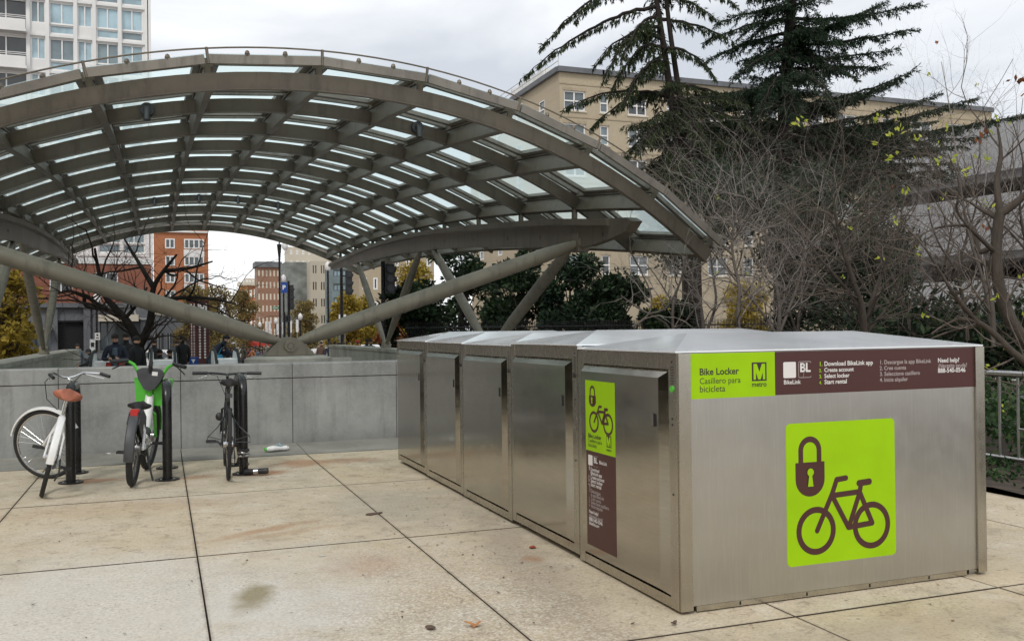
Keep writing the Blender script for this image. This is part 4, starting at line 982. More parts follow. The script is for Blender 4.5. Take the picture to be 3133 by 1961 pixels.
# --- white tower over a brick podium, left
TY = 80.
def tx(px, py=60): return atY(px, py, TY).x
t = thing('apartment_tower', 'tall white apartment tower with pale blue windows and balconies', 'building', (tx(200), TY, -1.5))
x0, x1 = tx(-130), tx(456); zr = atY(300, 122, TY).z            # a floor line
fl = [zr-3*k for k in range(7, 0, -1)]+[zr+3*k for k in range(0, 4)]
cols = [(93, 139, 'n'), (150, 227, 'w'), (236, 282, 'n'), (294, 363, 'w'), (370, 437, 'w')]
rects = []; zb0 = fl[0]
for z in fl:
    for a, b, k in cols:
        u0, u1 = tx(a)-x0, tx(b)-x0
        if k == 'n': rects.append((u0, z-zb0+.95, u1, z-zb0+2.78, 2, 1, random.choice(['wnd_blue', 'wnd_blue', 'wnd_grey'])))
        else:
            rects.append((u0, z-zb0+.98, u1, z-zb0+2.78, 2, 1, random.choice(['wnd_blue', 'wnd_blue', 'wnd_grey', 'wnd_grey'])))
            rects.append((u0, z-zb0+.16, u1, z-zb0+.92, 1, 1, random.choice(['wnd_blue', 'wnd_grey'])))
    rects.append((0.3, z-zb0+.25, tx(83)-x0, z-zb0+2.7, 3, 1, 'wnd_dark'))
H = fl[-1]+3-zb0
facade(t, (x0, TY, zb0), X, NY, x1-x0, H, rects, 'tower_white', bar=.10, depth=.18, thick=1.4)
for z in fl+[fl[-1]+3]:
    m = MB(); m.bb((x0-.1, TY-.12, z-.14), (x1+.12, TY+.1, z+.06)); m.build('floor_band', 'tower_white', t)
    m = MB(); m.bb((x0-1, TY-.9, z-.12), (tx(84), TY-.12, z+.1)); m.build('balcony_slab', 'tower_white', t)
    m = MB(); m.bb((x0-1, TY-.9, z+.1), (tx(84)-.05, TY-.82, z+.86)); m.build('balcony_panel', 'tower_white', t)
    for q in (1.0, 1.14): m = MB(); m.tube([(x0-1, TY-.86, z+q), (tx(84), TY-.86, z+q)], .03, 6); m.build('rail', 'frame_white', t)
for px_ in (86, 145, 231, 288, 366.5, 448, 456): m = MB(); m.bb((tx(px_)-.14, TY-.20, zb0), (tx(px_)+.14, TY-.003, zb0+H)); m.build('mullion', 'tower_white', t)
bulk(t, (x0, TY+1.4, zb0), (x1, TY+16, zb0+H), 'tower_white')
bulk(t, (x0, TY+.5, -2), (x1, TY+1.3, zb0), 'stone', 'base_wall')
# podium in front of the tower: brick upper floor, dark stone shop fronts
PYY = 76.
def qx(px, py=950): return atY(px, py, PYY).x
def qz(py, px=200): return atY(px, py, PYY).z
t = thing('shop_podium', 'dark red brick building with grey shop fronts left of the street', 'building', (qx(200), PYY, -1.5))
X0, X1 = qx(-140), qx(462); za, zb_, zc = qz(1095)-1.2, qz(928), qz(806)
wr = [(qx(a)-X0, qz(b)-zb_, qx(c)-X0, qz(d)-zb_, 2, 1, 'wnd_dark') for a, b, c, d in ((10, 893, 88, 858), (152, 893, 222, 852), (290, 868, 362, 832), (-90, 893, -20, 858))]
facade(t, (X0, PYY, zb_), X, NY, X1-X0, zc-zb_, wr, 'brick_shaded', bar=.09)
wr = [(qx(a)-X0, qz(b)-za, qx(c)-X0, qz(d)-za, n, 1, pn) for a, b, c, d, n, pn in ((5, 1090, 98, 1012, 1, 'wnd_dark'), (102, 1090, 165, 1020, 2, 'wnd_grey'), (300, 1085, 385, 985, 3, 'wnd_mid'), (-80, 1090, -5, 1012, 2, 'wnd_dark'))]
wr.append((qx(171)-X0, 0.02, qx(265)-X0, qz(981)-za, 1, 1, 'black'))
facade(t, (X0, PYY-.5, za), X, NY, X1-X0, zb_-za-.35, wr, 'stone', frame='stone', name='shop_front', bar=.12, depth=.4, thick=.8)
m = MB(); m.bb((X0, PYY-.9, zb_-.35), (X1, PYY+.1, zb_)); m.build('cornice', 'stone', t)
m = MB(); m.bb((X0, PYY-.1, zc), (X1+.1, PYY+.6, zc+.5)); m.build('cornice', 'tower_white', t)
m = MB(); m.bb((qx(0), PYY-1.6, qz(1010)), (qx(165), PYY-.55, qz(1002))); m.build('awning', 'steel', t)
m = MB(); m.bb((qx(305), PYY-1.8, qz(985)), (qx(425), PYY-.55, qz(965))); m.build('awning', 'olive_board' if 'olive_board' in MAT else 'cream', t)
for px_ in (2, 100, 168, 268, 296, 390, 440): m = MB(); m.bb((qx(px_)-.25, PYY-.75, za), (qx(px_)+.25, PYY-.503, zb_-.36)); m.build('pilaster', 'stone', t)
m = MB(); m.tube([(qx(440), PYY-1.0, qz(952)), (qx(440), PYY-.91, qz(952))], .74, 28); sg = m.build('round_sign', 'steel', t); m = MB(); m.tube([(qx(440), PYY-1.05, qz(952)), (qx(440), PYY-1.001, qz(952))], .6, 28); m.build('sign_face', 'stone', sg)
bulk(t, (X0, PYY+.4, za), (X1, PYY+3.4, zb_), 'stone'); bulk(t, (X0, PYY+.4, zb_), (X1, PYY+3.4, zc), 'brick_shaded', 'upper_wall')
# --- orange brick apartment block, farther along
OY = 128.
def ox(px, py=760): return atY(px, py, OY).x
def oz(py, px=560): return atY(px, py, OY).z
t = thing('apartment_block', 'orange brick apartment block with white window bays behind the bare tree', 'building', (ox(560), OY, -1.5))
X0, X1 = ox(470), ox(637); Z0 = oz(1010); wr = []
for k in range(6):
    y = 731+k*52.5
    wr.append((ox(505)-X0, oz(y+30)-Z0, ox(535)-X0, oz(y)-Z0, 2, 1, 'wnd_mid')); wr.append((ox(563)-X0, oz(y+30)-Z0, ox(624)-X0, oz(y)-Z0, 4, 1, 'wnd_mid'))
facade(t, (X0, OY, Z0), X, NY, X1-X0, oz(650)-Z0, wr, 'brick_orange', bar=.16, depth=.1)
for k in range(0, 6, 2): m = MB(); y = 764+k*52.5; m.bb((ox(562), OY-.1, oz(y+20)), (ox(625), OY-.005, oz(y))); m.build('spandrel', 'tower_white', t)
m = MB(); m.bb((X0, OY-.3, oz(712)), (X1, OY-.01, oz(707))); m.build('floor_band', 'tower_white', t)
facade(t, (X1, OY+.31, Z0), (0, 1, 0), (1, 0, 0), 29.7, oz(650)-Z0, [(2+5*i, 4+3*k, 4.5+5*i, 5.8+3*k, 2, 1, 'wnd_mid') for i in range(5) for k in range(7)], 'tower_white', bar=.1)
bulk(t, (X0, OY+.4, Z0), (X1-.4, OY+30, oz(650)), 'brick_orange')
# --- shops running away along the left side of the street
t = thing('shop_row', 'low row of dark shops with a pale parapet receding along the street', 'building', (-30, 95, -1.5))
a = atD(462, 1000, 82); b = atD(668, 1000, 150); d = (b-a); d.z = 0; Lr = d.length; U_ = d.normalized(); N_ = Vector((U_.y, -U_.x, 0)); a.z = -2
facade(t, a, U_, N_, Lr, 5.2, [(2+8*i, .2, 8+8*i, 3.6, 3, 1, 'wnd_dark') for i in range(int(Lr/8))], 'stone', frame='stone', bar=.12)
m = MB(); e_ = a+Vector((0, 0, 5.2)); m.prism([(0, 0), (Lr, 0), (Lr, .9), (0, .9)], lambda u, v, dd: e_+U_*u+Vector((0, 0, v))+N_*dd, -.1, .15); m.build('parapet', 'cream', t)
m = MB(); m.prism([(0, 0), (Lr, 0), (Lr, 6), (0, 6)], lambda u, v, dd: a+U_*u+Vector((0, 0, v))+N_*dd, -9, -.4); m.build('rear_wall', 'stone', t)
# --- far buildings at the end of the street
def simple(name, label, D, x0p, x1p, ytop, ybase, mat, nx, nz, pane='wnd_dark', frame='frame_white', wf=.5, hf=.5, bar=.15, group=None, depth=5, cornice=None, ang=None, roofset=None):
    c = atD((x0p+x1p)/2, 1000, D); Yp = c.y
    a = atY(x0p, 1000, Yp); b = atY(x1p, 1000, Yp); zt = atY((x0p+x1p)/2, ytop, Yp).z; z0 = -2.
    t = thing(name, label, 'building', (c.x, Yp, z0), group); Wd = b.x-a.x; H = zt-z0; cw = Wd/nx; ch = H/nz
    rs = [(cw*(i+.5-wf/2), ch*(k+.5-hf/2), cw*(i+.5+wf/2), ch*(k+.5+hf/2), 2 if wf > .4 else 1, 1, pane) for i in range(nx) for k in range(nz)]
    facade(t, (a.x, Yp, z0), X, NY, Wd, H, rs, mat, frame=frame, bar=bar)
    facade(t, (a.x, Yp+depth, z0), (0, -1, 0), (-1, 0, 0), depth-.31, H, [], mat, name='side_wall'); facade(t, (b.x, Yp+.31, z0), (0, 1, 0), (1, 0, 0), depth-.31, H, [], mat, name='side_wall')
    bulk(t, (a.x+.4, Yp+.5, z0), (b.x-.4, Yp+depth, zt-.05), mat)
    if cornice: m = MB(); m.bb((a.x-.4, Yp-.5, zt), (b.x+.4, Yp+depth, zt+cornice[1])); m.build('cornice', cornice[0], t)
    return t
simple('brick_building', 'long brown brick building with a grey cornice at the end of the street', 185, 788, 858, 818, 940, 'brick_brown', 6, 7, cornice=('stone', 1.1), bar=.14, pane='wnd_mid', frame='cream', wf=.4)
simple('brick_building', 'low red brick building left of the brown one at the end of the street', 210, 737, 800, 874, 940, 'brick_orange', 5, 4, cornice=('cream', .8), bar=.2)
simple('far_building', 'small cream building showing over the red brick one far down the street', 255, 752, 800, 852, 900, 'cream', 5, 9, bar=.2)
simple('cream_building', 'tall cream apartment building behind the grey netted one', 160, 884, 1012, 757, 800, 'cream', 7, 10, pane='wnd_mid', wf=.35, hf=.4, bar=.15)
gm = simple('netted_building', 'grey building front wrapped in netting behind the traffic signals', 112, 874, 952, 802, 990, 'netting', 7, 7, pane='wnd_mid', frame='netting', wf=.72, hf=.72, bar=.12)
simple('office_building', 'beige office building with square dark windows and thin pale columns', 110, 952, 1026, 799, 990, 'cream', 3, 6, pane='wnd_dark', frame='cream', wf=.74, hf=.62, bar=.14)
simple('glass_building', 'blue grey glass office block with horizontal bands right of the beige one', 98, 1020, 1100, 815, 960, 'wnd_grey', 3, 7, pane='wnd_blue', frame='stone', wf=.86, hf=.5, bar=.08)
simple('tan_building', 'tan plastered building with white windows behind the right strut', 90, 1100, 1330, 760, 990, 'brick_tan', 7, 5, pane='wnd_dark', wf=.4, hf=.5, bar=.14)
# --- large tan brick apartment house on the right
BY = 72.7
def bx(px, py=350): return atY(px, py, BY).x
def bz(py, px=1900): return atY(px, py, BY).z
t = thing('brick_apartment_house', 'large tan brick apartment house behind the cedar trees', 'building', (bx(2200), BY, -1.5))
X0 = bx(1712, 230); X1 = bx(3034, 338); ztop = atY(1850, 233, BY).z; H = ztop+2; wr = []
zw = bz(350, 1900)+2
for k in range(-1, 6):
    z = zw-3*k
    if z < .5 or z+1.8 > H-.3: continue
    for a, b, n in ((1712+14, 1791, 2), (1836, 1862, 1), (1922, 1979, 2), (2040, 2080, 1), (2160, 2220, 2), (2270, 2300, 1), (2350, 2410, 2), (2480, 2520, 1), (2560, 2620, 2), (2700, 2740, 1), (2790, 2850, 2), (2900, 2960, 2)):
        wr.append((bx(a)-X0, z, bx(b)-X0, z+1.8, n, 2, random.choice(['wnd_mid', 'wnd_mid', 'wnd_dark', 'wnd_grey'])))
facade(t, (X0, BY, -2), X, NY, X1-X0, H, wr, 'brick_tan', bar=.12, depth=.22)
for r in wr: m = MB(); m.bb((X0+r[0]-.12, BY-.10, r[1]-2.14), (X0+r[2]+.12, BY-.004, r[1]-2.01)); m.build('sill', 'cream', t); m = MB(); m.bb((X0+r[0]-.1, BY-.03, r[3]-1.99), (X0+r[2]+.1, BY-.004, r[3]-1.72)); m.build('lintel', 'brick_brown2', t)
for k in range(4): m = MB(); z = zw-2-3*k+2.35; m.bb((X0, BY-.05, z), (X1, BY-.004, z+.12)); m.build('brick_band', 'brick_brown2', t)
for p, q in ((1712, 1846), (1846, 3034)):  # parapet in two lengths
    m = MB(); m.bb((bx(p)-.2, BY-.35, ztop-.02), (bx(q), BY-.004, ztop+.45)); m.build('cornice', 'stone', t)
sw = [(3+6*i, zw-3*k, 4.4+6*i, zw-3*k+1.8, 1, 2, 'wnd_mid') for i in range(4) for k in range(5) if zw-3*k > .5]
facade(t, (X0, BY+26, -2), (0, -1, 0), (-1, 0, 0), 25.69, H, sw, 'brick_tan', bar=.12, name='side_wall')
m = MB(); m.bb((X0-.35, BY+.01, ztop-.02), (X0-.004, BY+26, ztop+.45)); m.build('cornice', 'stone', t)
bulk(t, (X0+.4, BY+.4, -2), (X1, BY+26, ztop-.02), 'brick_tan')
m = MB(); m.bb((bx(1730), BY+5, ztop+.4), (bx(1850), BY+14, ztop+1.7)); m.build('roof_house', 'tower_white', t)
m = MB()
for k in range(9): m.tube([(X0-.1, BY+3*k, ztop+.45), (X0-.1, BY+3*k, ztop+1.5)], .04, 5)
for z in (1.0, 1.5): m.tube([(X0-.1, BY, ztop+z), (X0-.1, BY+25, ztop+z)], .04, 5)
tag(m.build('roof_railing', 'steel', t), kind='stuff')
# --- grey concrete parking structure, far right
t = thing('parking_structure', 'grey concrete parking structure with dark open decks at the right', 'building', (24, 40, -1.5))
gd = Vector((-math.sin(math.radians(8.6)), math.cos(math.radians(8.6)), 0)); gp = atD(2900, 900, 42); gp.z = 0
def onG(px, py):
    n = Vector((gd.y, -gd.x, 0)); r_ = ray(px, py); return CAM+r_*((gp-CAM).dot(n)/r_.dot(n))
fa = onG(2666, 900); sN = (fa-gp).dot(gd); sF = (onG(3133, 900)-gp).dot(gd)-30; Ng = Vector((-gd.y, gd.x, 0))
def band(z0, z1, th, name, mat, back=0.):
    m = MB(); p0 = gp+gd*sN; Lg = sF-sN
    m.prism([(0, z0), (Lg, z0), (Lg, z1), (0, z1)], lambda u, v, dd: Vector((p0.x, p0.y, 0))+gd*u+Vector((0, 0, v))+Ng*(dd-back), -th, 0); return m.build(name, mat, t)
zz = [(onG(3133, 349).z, onG(3133, 511).z), (onG(3133, 582).z, onG(2950, 788).z*.25+onG(3000, 770).z*.75), (onG(2800, 868).z, onG(2800, 972).z)]
for a_, b_ in zz: band(b_, a_, .4, 'deck_parapet', 'garage')
for z in (zz[0][1]-.1, zz[1][1]-.1, zz[2][1]-.1): band(z-.2, z+.1, 14, 'deck_slab', 'garage', .5)
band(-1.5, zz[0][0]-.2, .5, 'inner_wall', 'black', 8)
m = MB(); p0 = gp+gd*sN; m.prism([(0, -2), (14, -2), (14, zz[0][0]), (0, zz[0][0])], lambda u, v, dd: Vector((p0.x, p0.y, 0))-Ng*u+Vector((0, 0, v))+gd*dd, -.4, 0); m.build('end_wall', 'garage', t)
for k in range(9):
    m = MB(); q = gp+gd*(sN-2-8*k)-Ng*1.2; m.bb((q.x-.3, q.y-.3, -1.5), (q.x+.3, q.y+.3, zz[0][0]-.3)); m.build('column', 'garage', t)
# --- unseen brick block added on the left to darken reflections in the steel
for (lab, a, b, mat, nx_, nz_) in (('dark brick building left of the plaza, outside the view', (-36, -14, -.3), (-24, 72, 19), 'brick_shaded', 14, 6),):
    t = thing('added_building', lab, 'building', ((a[0]+b[0])/2, (a[1]+b[1])/2, -.3))
    Ls = b[1]-a[1]; rs = [(Ls/nx_*(i+.25), 19/nz_*(k+.3), Ls/nx_*(i+.75), 19/nz_*(k+.75), 2, 1, 'wnd_dark') for i in range(nx_) for k in range(nz_)]
    facade(t, (b[0], a[1], a[2]), (0, 1, 0), (1, 0, 0), Ls, b[2]-a[2], rs, mat, bar=.08); bulk(t, a, (b[0]-.4, b[1], b[2]-.05), mat)
# ------------------------------------------------------------------ trees and plants
def tubes_np(segs, sides):
    A = np.array([s[0] for s in segs]); B = np.array([s[1] for s in segs]); r0 = np.array([s[2] for s in segs])[:, None]; r1 = np.array([s[3] for s in segs])[:, None]
    d = B-A; d /= np.linalg.norm(d, axis=1, keepdims=True)+1e-9
    ref = np.where(np.abs(d[:, 2:3]) < .9, np.array([[0, 0, 1.]]), np.array([[1., 0, 0]])); u = np.cross(d, ref); u /= np.linalg.norm(u, axis=1, keepdims=True); w = np.cross(d, u)
    V = []
    for P_, r in ((A, r0), (B+d*r1*.3, r1)):
        for k in range(sides):
            a = 2*PI*k/sides; V.append(P_+r*(math.cos(a)*u+math.sin(a)*w))
    V = np.stack(V, 1); n = len(segs); base = (np.arange(n)*2*sides)[:, None]
    F = np.concatenate([base+np.array([[k, (k+1) % sides, sides+(k+1) % sides, sides+k]]) for k in range(sides)], 0)
    return V.reshape(-1, 3), F
def wood(name, segs, mat, par):
    big = [s for s in segs if s[2] > .018]; sm = [s for s in segs if s[2] <= .018]
    Vs, Fs, o = [], [], 0
    for g, k in ((big, 8), (sm, 3)):
        if g: v, f = tubes_np(g, k); Vs.append(v); Fs.append(f+o); o += len(v)
    return npmesh(name, np.concatenate(Vs), np.concatenate(Fs), mat, par, smooth=True)
def quads_np(C_, D1, D2):
    V = np.stack([C_-D2*.5, C_+D1*.45-D2*.0+D2*.0+np.cross(D1, D2)*0, C_+D2*.5, C_-D1*.0], 1)
    V = np.stack([C_, C_+D1*.5+D2*.5, C_+D1, C_+D1*.5-D2*.5], 1)
    n = len(C_); return V.reshape(-1, 3), np.arange(4*n).reshape(n, 4)
def leaves_obj(name, C_, D1, D2, mat, par, kind=None):
    v, f = quads_np(np.array(C_), np.array(D1), np.array(D2)); o = npmesh(name, v, f, mat, par)
    if kind: o['kind'] = kind
    return o
def rv(s=1.): return Vector((random.gauss(0, s), random.gauss(0, s), random.gauss(0, s)))
def grow(segs, p, d, L, r, lvl, cfg, tips=None):
    n = max(2, int(L/cfg['step'])); st = L/n; p = Vector(p); d = Vector(d).normalized(); r1 = r*cfg.get('taper', .35)
    for i in range(n):
        f = i/n; rr = r+(r1-r)*f; q = p+d*st; segs.append((p[:], q[:], rr, r+(r1-r)*(f+1/n)))
        if lvl > 0 and random.random() < cfg['pb'] and f > .12:
            ax = rv().cross(d).normalized(); ang = math.radians(random.uniform(*cfg['ang'])); dd = Matrix.Rotation(ang, 3, ax) @ d
            grow(segs, q, dd, L*random.uniform(*cfg['lr'])*(1-f*.45), rr*random.uniform(.45, .68), lvl-1, cfg, tips)
        d = (d+rv(cfg['jit'])+Vector((0, 0, cfg['up']))).normalized(); p = q
    if lvl > 0:
        for k in range(2):
            ax = rv().cross(d).normalized(); dd = Matrix.Rotation(math.radians(random.uniform(12, 38)), 3, ax) @ d
            grow(segs, p, dd, L*random.uniform(.45, .7), r1, lvl-1, cfg, tips)
    elif tips is not None: tips.append((p.copy(), d.copy()))
def limb(segs, pts, r0, r1, cfg=None, lvl=0, L=1., dens=1., tips=None):
    pts = [Vector(p) for p in pts]; n = len(pts)-1; tot = sum((pts[i+1]-pts[i]).length for i in range(n)); acc = 0
    for i in range(n):
        l = (pts[i+1]-pts[i]).length; ra = r0+(r1-r0)*acc/tot; acc += l; rb = r0+(r1-r0)*acc/tot; segs.append((pts[i][:], pts[i+1][:], ra, rb))
        if cfg:
            k = int(l*dens+random.random())
            for _ in range(k):
                f = random.random(); p = pts[i].lerp(pts[i+1], f); d = (pts[i+1]-pts[i]).normalized(); ax = rv().cross(d).normalized(); dd = Matrix.Rotation(math.radians(random.uniform(35, 80)), 3, ax) @ d
                grow(segs, p, dd+Vector((0, 0, .25)), L*random.uniform(.5, 1.15), min(ra*.6, cfg.get('rmax', 9)), lvl, cfg, tips)
def smooth_path(p, n=8):
    p = [Vector(q) for q in p]; out = []
    for i in range(len(p)-1):
        a, b, c, d = p[max(i-1, 0)], p[i], p[i+1], p[min(i+2, len(p)-1)]
        for k in range(n):
            t = k/n; out.append(.5*((2*b)+(c-a)*t+(2*a-5*b+4*c-d)*t*t+(3*b-a-3*c+d)*t**3))
    return out+[p[-1]]
def bough(segs, C_, D1, D2, a, tip, droop, twl, dens, r0, hang=.6, leaf=(.13, .045)):
    a, tip = Vector(a), Vector(tip); L = (tip-a).length; mid = a.lerp(tip, .5)+Vector((0, 0, droop)); N = max(6, int(L/.25)); prev = a
    side = (tip-a).cross(Vector((0, 0, 1))).normalized()
    for i in range(1, N+1):
        t = i/N; p = a*(1-t)**2+mid*2*t*(1-t)+tip*t*t+rv(.02); segs.append((prev[:], p[:], r0*(1-t*.9)+.004, r0*(1-(t+1/N)*.9)+.004)); d = (p-prev).normalized()
        k = max(1, int(dens*(p-prev).length+random.random()))
        if t > .12:
            for _ in range(k):
                for s_ in (-1, 1):
                    l = twl*(1-t*.72)*random.uniform(.35, 1.1)*(1 if t > .3 else t/.3+.2); dd = (d*random.uniform(.4, 1.)+side*s_*random.uniform(.4, 1.1)+Vector((0, 0, random.uniform(-.35, .12)))).normalized()
                    q = prev.lerp(p, random.random()); m = max(2, int(l/.085)); ts_ = l/m
                    q0 = q.copy()
                    for z in range(m):
                        dd = (dd+Vector((0, 0, -.10*hang))+rv(.05)).normalized(); q = q+dd*ts_
                        for w_ in range(5):
                            e_ = (dd*.5+rv(.45)+Vector((0, 0, -hang*random.random()*1.1))).normalized(); C_.append(q[:]); D1.append((e_*leaf[0]*random.uniform(.6, 1.35))[:]); D2.append((e_.cross(rv()).normalized()*leaf[1])[:])
                    segs.append((q0[:], q[:], .008, .003))
        prev = p
def cedar(label, base, path, stems, boughs, filler, leafm, D, dens, hang, twl, leaf):
    t = thing('cedar_tree', label, 'tree', base, 'tall cedar trees behind the lockers'); segs = []; C_, D1, D2 = [], [], []
    for st_ in stems:
        pts = smooth_path([p for p, r in st_], 5); rr = [r for p, r in st_]; n = len(pts)-1
        for i in range(n):
            f0, f1 = i/n*(len(rr)-1), (i+1)/n*(len(rr)-1); segs.append((pts[i][:], pts[i+1][:], float(np.interp(f0, range(len(rr)), rr)), float(np.interp(f1, range(len(rr)), rr))))
    for q_ in boughs: bough(segs, C_, D1, D2, q_[0], q_[1], q_[2], twl*(q_[3] if len(q_) > 3 else 1), dens, .07, hang*(q_[4] if len(q_) > 4 else 1), leaf)
    for (sp, tip, dr) in filler: bough(segs, C_, D1, D2, sp, tip, dr, twl*.8, dens*.8, .045, hang, leaf)
    wood('trunk', segs, 'bark_dark', t); tag(leaves_obj('crown', C_, D1, D2, leafm, t), kind='stuff'); return t
# cedar on the left, with weeping boughs
D = 30.
P1 = lambda x, y, d=0.: atD(x, y, D+d)
stemA = [(P1(2112, 1030), .21), (P1(2105, 760), .19), (P1(2088, 560), .16), (P1(2053, 296), .12), (P1(2012, 20), .085), (P1(1985, -180), .05)]
stemB = [(P1(2135, 1030), .17), (P1(2128, 760), .16), (P1(2112, 560), .13), (P1(2081, 310), .10), (P1(2040, 10), .07), (P1(2040, -200), .04)]
def on(path, y):
    ps = [p for p, r in path]
    for a, b in zip(ps[:-1], ps[1:]):
        ya = PY-(a-CAM).dot(UP)/(a-CAM).dot(FWD)*FOC; yb = PY-(b-CAM).dot(UP)/(b-CAM).dot(FWD)*FOC
        if min(ya, yb) <= y <= max(ya, yb): return a.lerp(b, (y-ya)/(yb-ya))
    return ps[-1]
bs = [(on(stemA, q[0]), P1(q[1], q[2], q[3]), q[4], q[5], q[6]) for q in ((20, 1592, 248, -.5, .9, .42, 2.2), (-80, 1650, 150, -1.5, .9, .42, 2.), (-40, 1760, 60, 1, .7, .5, 1.6), (120, 1820, 200, -1., 1.1, .7, 2.2), (90, 1850, 240, -1.8, 1.3, .8, 2.2), (60, 1900, 200, -2.2, 1.1, .8, 2.2), (150, 1870, 290, -2., 1.3, .8, 2.2),
      (200, 1905, 330, -2.4, 1.2, .8, 2.2), (300, 1722, 335, .2, .8, .6, 1.8), (290, 1800, 400, 1, .9, .6, 1.8), (-60, 2260, 20, -1, .5, .6, 1.5), (-20, 2190, 60, 1, .4, .6, 1.4), (60, 2250, 130, .5, .3, .5, 1.5), (150, 2190, 235, -1, .6, .55, 1.8), (260, 2280, 320, .5, .3, .8, 1.2), (300, 2320, 400, -1, .3, .9, 1.2), (360, 2240, 450, 0, .4, 1, 1),
      (400, 1880, 500, -1, .5, .9, 1.3), (430, 2240, 520, 1, .4, 1, 1), (460, 1930, 590, 1, .4, 1, 1), (500, 1960, 650, 0, .3, 1, 1), (520, 2250, 610, -1, .3, 1, 1), (370, 1950, 470, -2, .6, .9, 1.5), (440, 2060, 560, -2.5, .6, .9, 1.5), (330, 2170, 460, -2.4, .7, .9, 1.5), (-140, 1880, -40, 0, .3, .6, 1.5), (560, 2000, 700, -1.5, .3, 1, 1), (560, 2200, 690, -1.5, .3, 1, 1))]
fl_ = []
for _ in range(52):
    y = random.uniform(260, 640) if random.random() < .78 else random.uniform(-120, 260); a_ = random.uniform(0, 2*PI); L = random.uniform(.8, 2.4) if y > 260 else random.uniform(.4, .9); s_ = on(stemA, y); fl_.append((s_, s_+Vector((math.cos(a_)*L, math.sin(a_)*L, -random.uniform(.1, .7))), random.uniform(.1, .4)))
cedar('tall cedar with two thin stems and weeping boughs, left of the dense one', P1(2112, 1030), None, [stemA, stemB], bs, fl_, 'cedar_leaf', D, 11.5, 1.4, 1.0, (.17, .032))
# dense cedar
D = 32.
stemC = [(P1(2398, 1030), .34), (P1(2395, 700), .31), (P1(2400, 450), .27), (P1(2408, 200), .21), (P1(2425, -30), .15), (P1(2440, -260), .05)]
bs = [(on(stemC, y0), P1(x, y, dd), dr) for y0, x, y, dd, dr in ((60, 2160, 125, -1, .3), (20, 2190, 75, 1, .2), (100, 2150, 190, .5, .3), (150, 2250, 240, -2, .4), (60, 2815, 12, -1, -.3), (120, 2700, 10, 1.5, -.2), (140, 2785, 90, .5, -.2), (190, 2745, 150, -1.5, -.1),
      (215, 2700, 205, 1, .1), (330, 2795, 215, -1, -.4), (360, 2740, 250, 1, -.2), (400, 2868, 290, -.5, -.3), (430, 2980, 300, 1, -.3), (440, 2930, 400, -2, .1), (470, 3180, 345, 0, -.1), (470, 2990, 420, -1, .1), (490, 2870, 470, -2, .1), (520, 2700, 500, -3, .2),
      (300, 2100, 300, .5, .3), (330, 2070, 345, -1, .3), (400, 2020, 440, -1, .3), (450, 2060, 500, 1, .2), (480, 2150, 560, -2, .2), (520, 1960, 520, 0, .2), (560, 2180, 600, -1, .1), (250, 2330, 330, -3.2, .9), (300, 2440, 380, -3, .7), (230, 2540, 300, -2.5, .6),
      (560, 2650, 570, -1, .2), (600, 2800, 560, 0, .1), (590, 2500, 640, -2.5, .2), (-20, 2300, -10, -1, .2), (-60, 2600, -60, 0, .1), (100, 2560, 120, -2, .3), (170, 2620, 240, -1.5, .3), (620, 2300, 680, -1.5, .2), (440, 2600, 430, -1, .1))]
for _ in range(26):
    y0 = random.uniform(360, 600); sx = random.choice((-1, 1)); x = 2400+sx*random.uniform(280, 620 if sx > 0 else 430); bs.append((on(stemC, y0), P1(x, y0-30*(sx > 0)+random.uniform(-25, 35), random.uniform(-2.5, 3)), random.uniform(-.1, .3)))
fl_ = []
for _ in range(110):
    y = random.uniform(-150, 640); a_ = random.uniform(0, 2*PI); L = random.uniform(.9, 3.3)*(.6+.4*min(1, (y+250)/600))*(.7 if y < 250 else 1); s_ = on(stemC, y); fl_.append((s_, s_+Vector((math.cos(a_)*L, math.sin(a_)*L, random.uniform(-.5, .25))), random.uniform(-.1, .3)))
cedar('dense dark cedar with tiered boughs, the tallest tree behind the lockers', P1(2398, 1030), None, [stemC], bs, fl_, 'cedar_leaf2', D, 9.5, .55, 1.15, (.15, .034))
# bushy evergreens behind the right struts and below the cedars
def shrub(name, label, cat, c, rad, h, n, mat, size, group, trunk=True, lumps=26, barkm='bark_dark'):
    t = thing(name, label, cat, (c.x, c.y, c.z), group); C_, D1, D2 = [], [], []
    lum = []
    for _ in range(lumps):
        a_ = random.uniform(0, 2*PI); f = random.random()**.6; z = random.random(); rr = rad*(1-.55*z**1.5)*f; lum.append((Vector((c.x+rr*math.cos(a_), c.y+rr*math.sin(a_), c.z+h*(.12+.83*z))), random.uniform(.18, .36)*rad))
    for _ in range(n):
        cc, r = random.choice(lum); v = rv().normalized()*r*random.random()**.4; v.z *= .8; q = cc+v; e_ = (v.normalized()*.6+rv(.5)).normalized(); s_ = random.uniform(.6, 1.4)*size
        C_.append(q[:]); D1.append((e_*s_)[:]); D2.append((e_.cross(rv()).normalized()*s_*.5)[:])
    segs = []
    if trunk:
        limb(segs, [c, c+Vector((.05, 0, h*.45)), c+Vector((0, .05, h*.85))], rad*.07, .02)
        for cc, r in lum: segs.append(((c.x, c.y, c.z+(cc.z-c.z)*.55), cc[:], .03, .012))
        wood('trunk', segs, barkm, t)
    tag(leaves_obj('crown', C_, D1, D2, mat, t), kind='stuff'); return t
def gz2(p, z=None): return Vector((p.x, p.y, gz_at(p.y) if z is None else z))
def gz_at(y): return zf(y)
G_ = 'dark evergreens behind the canopy struts'
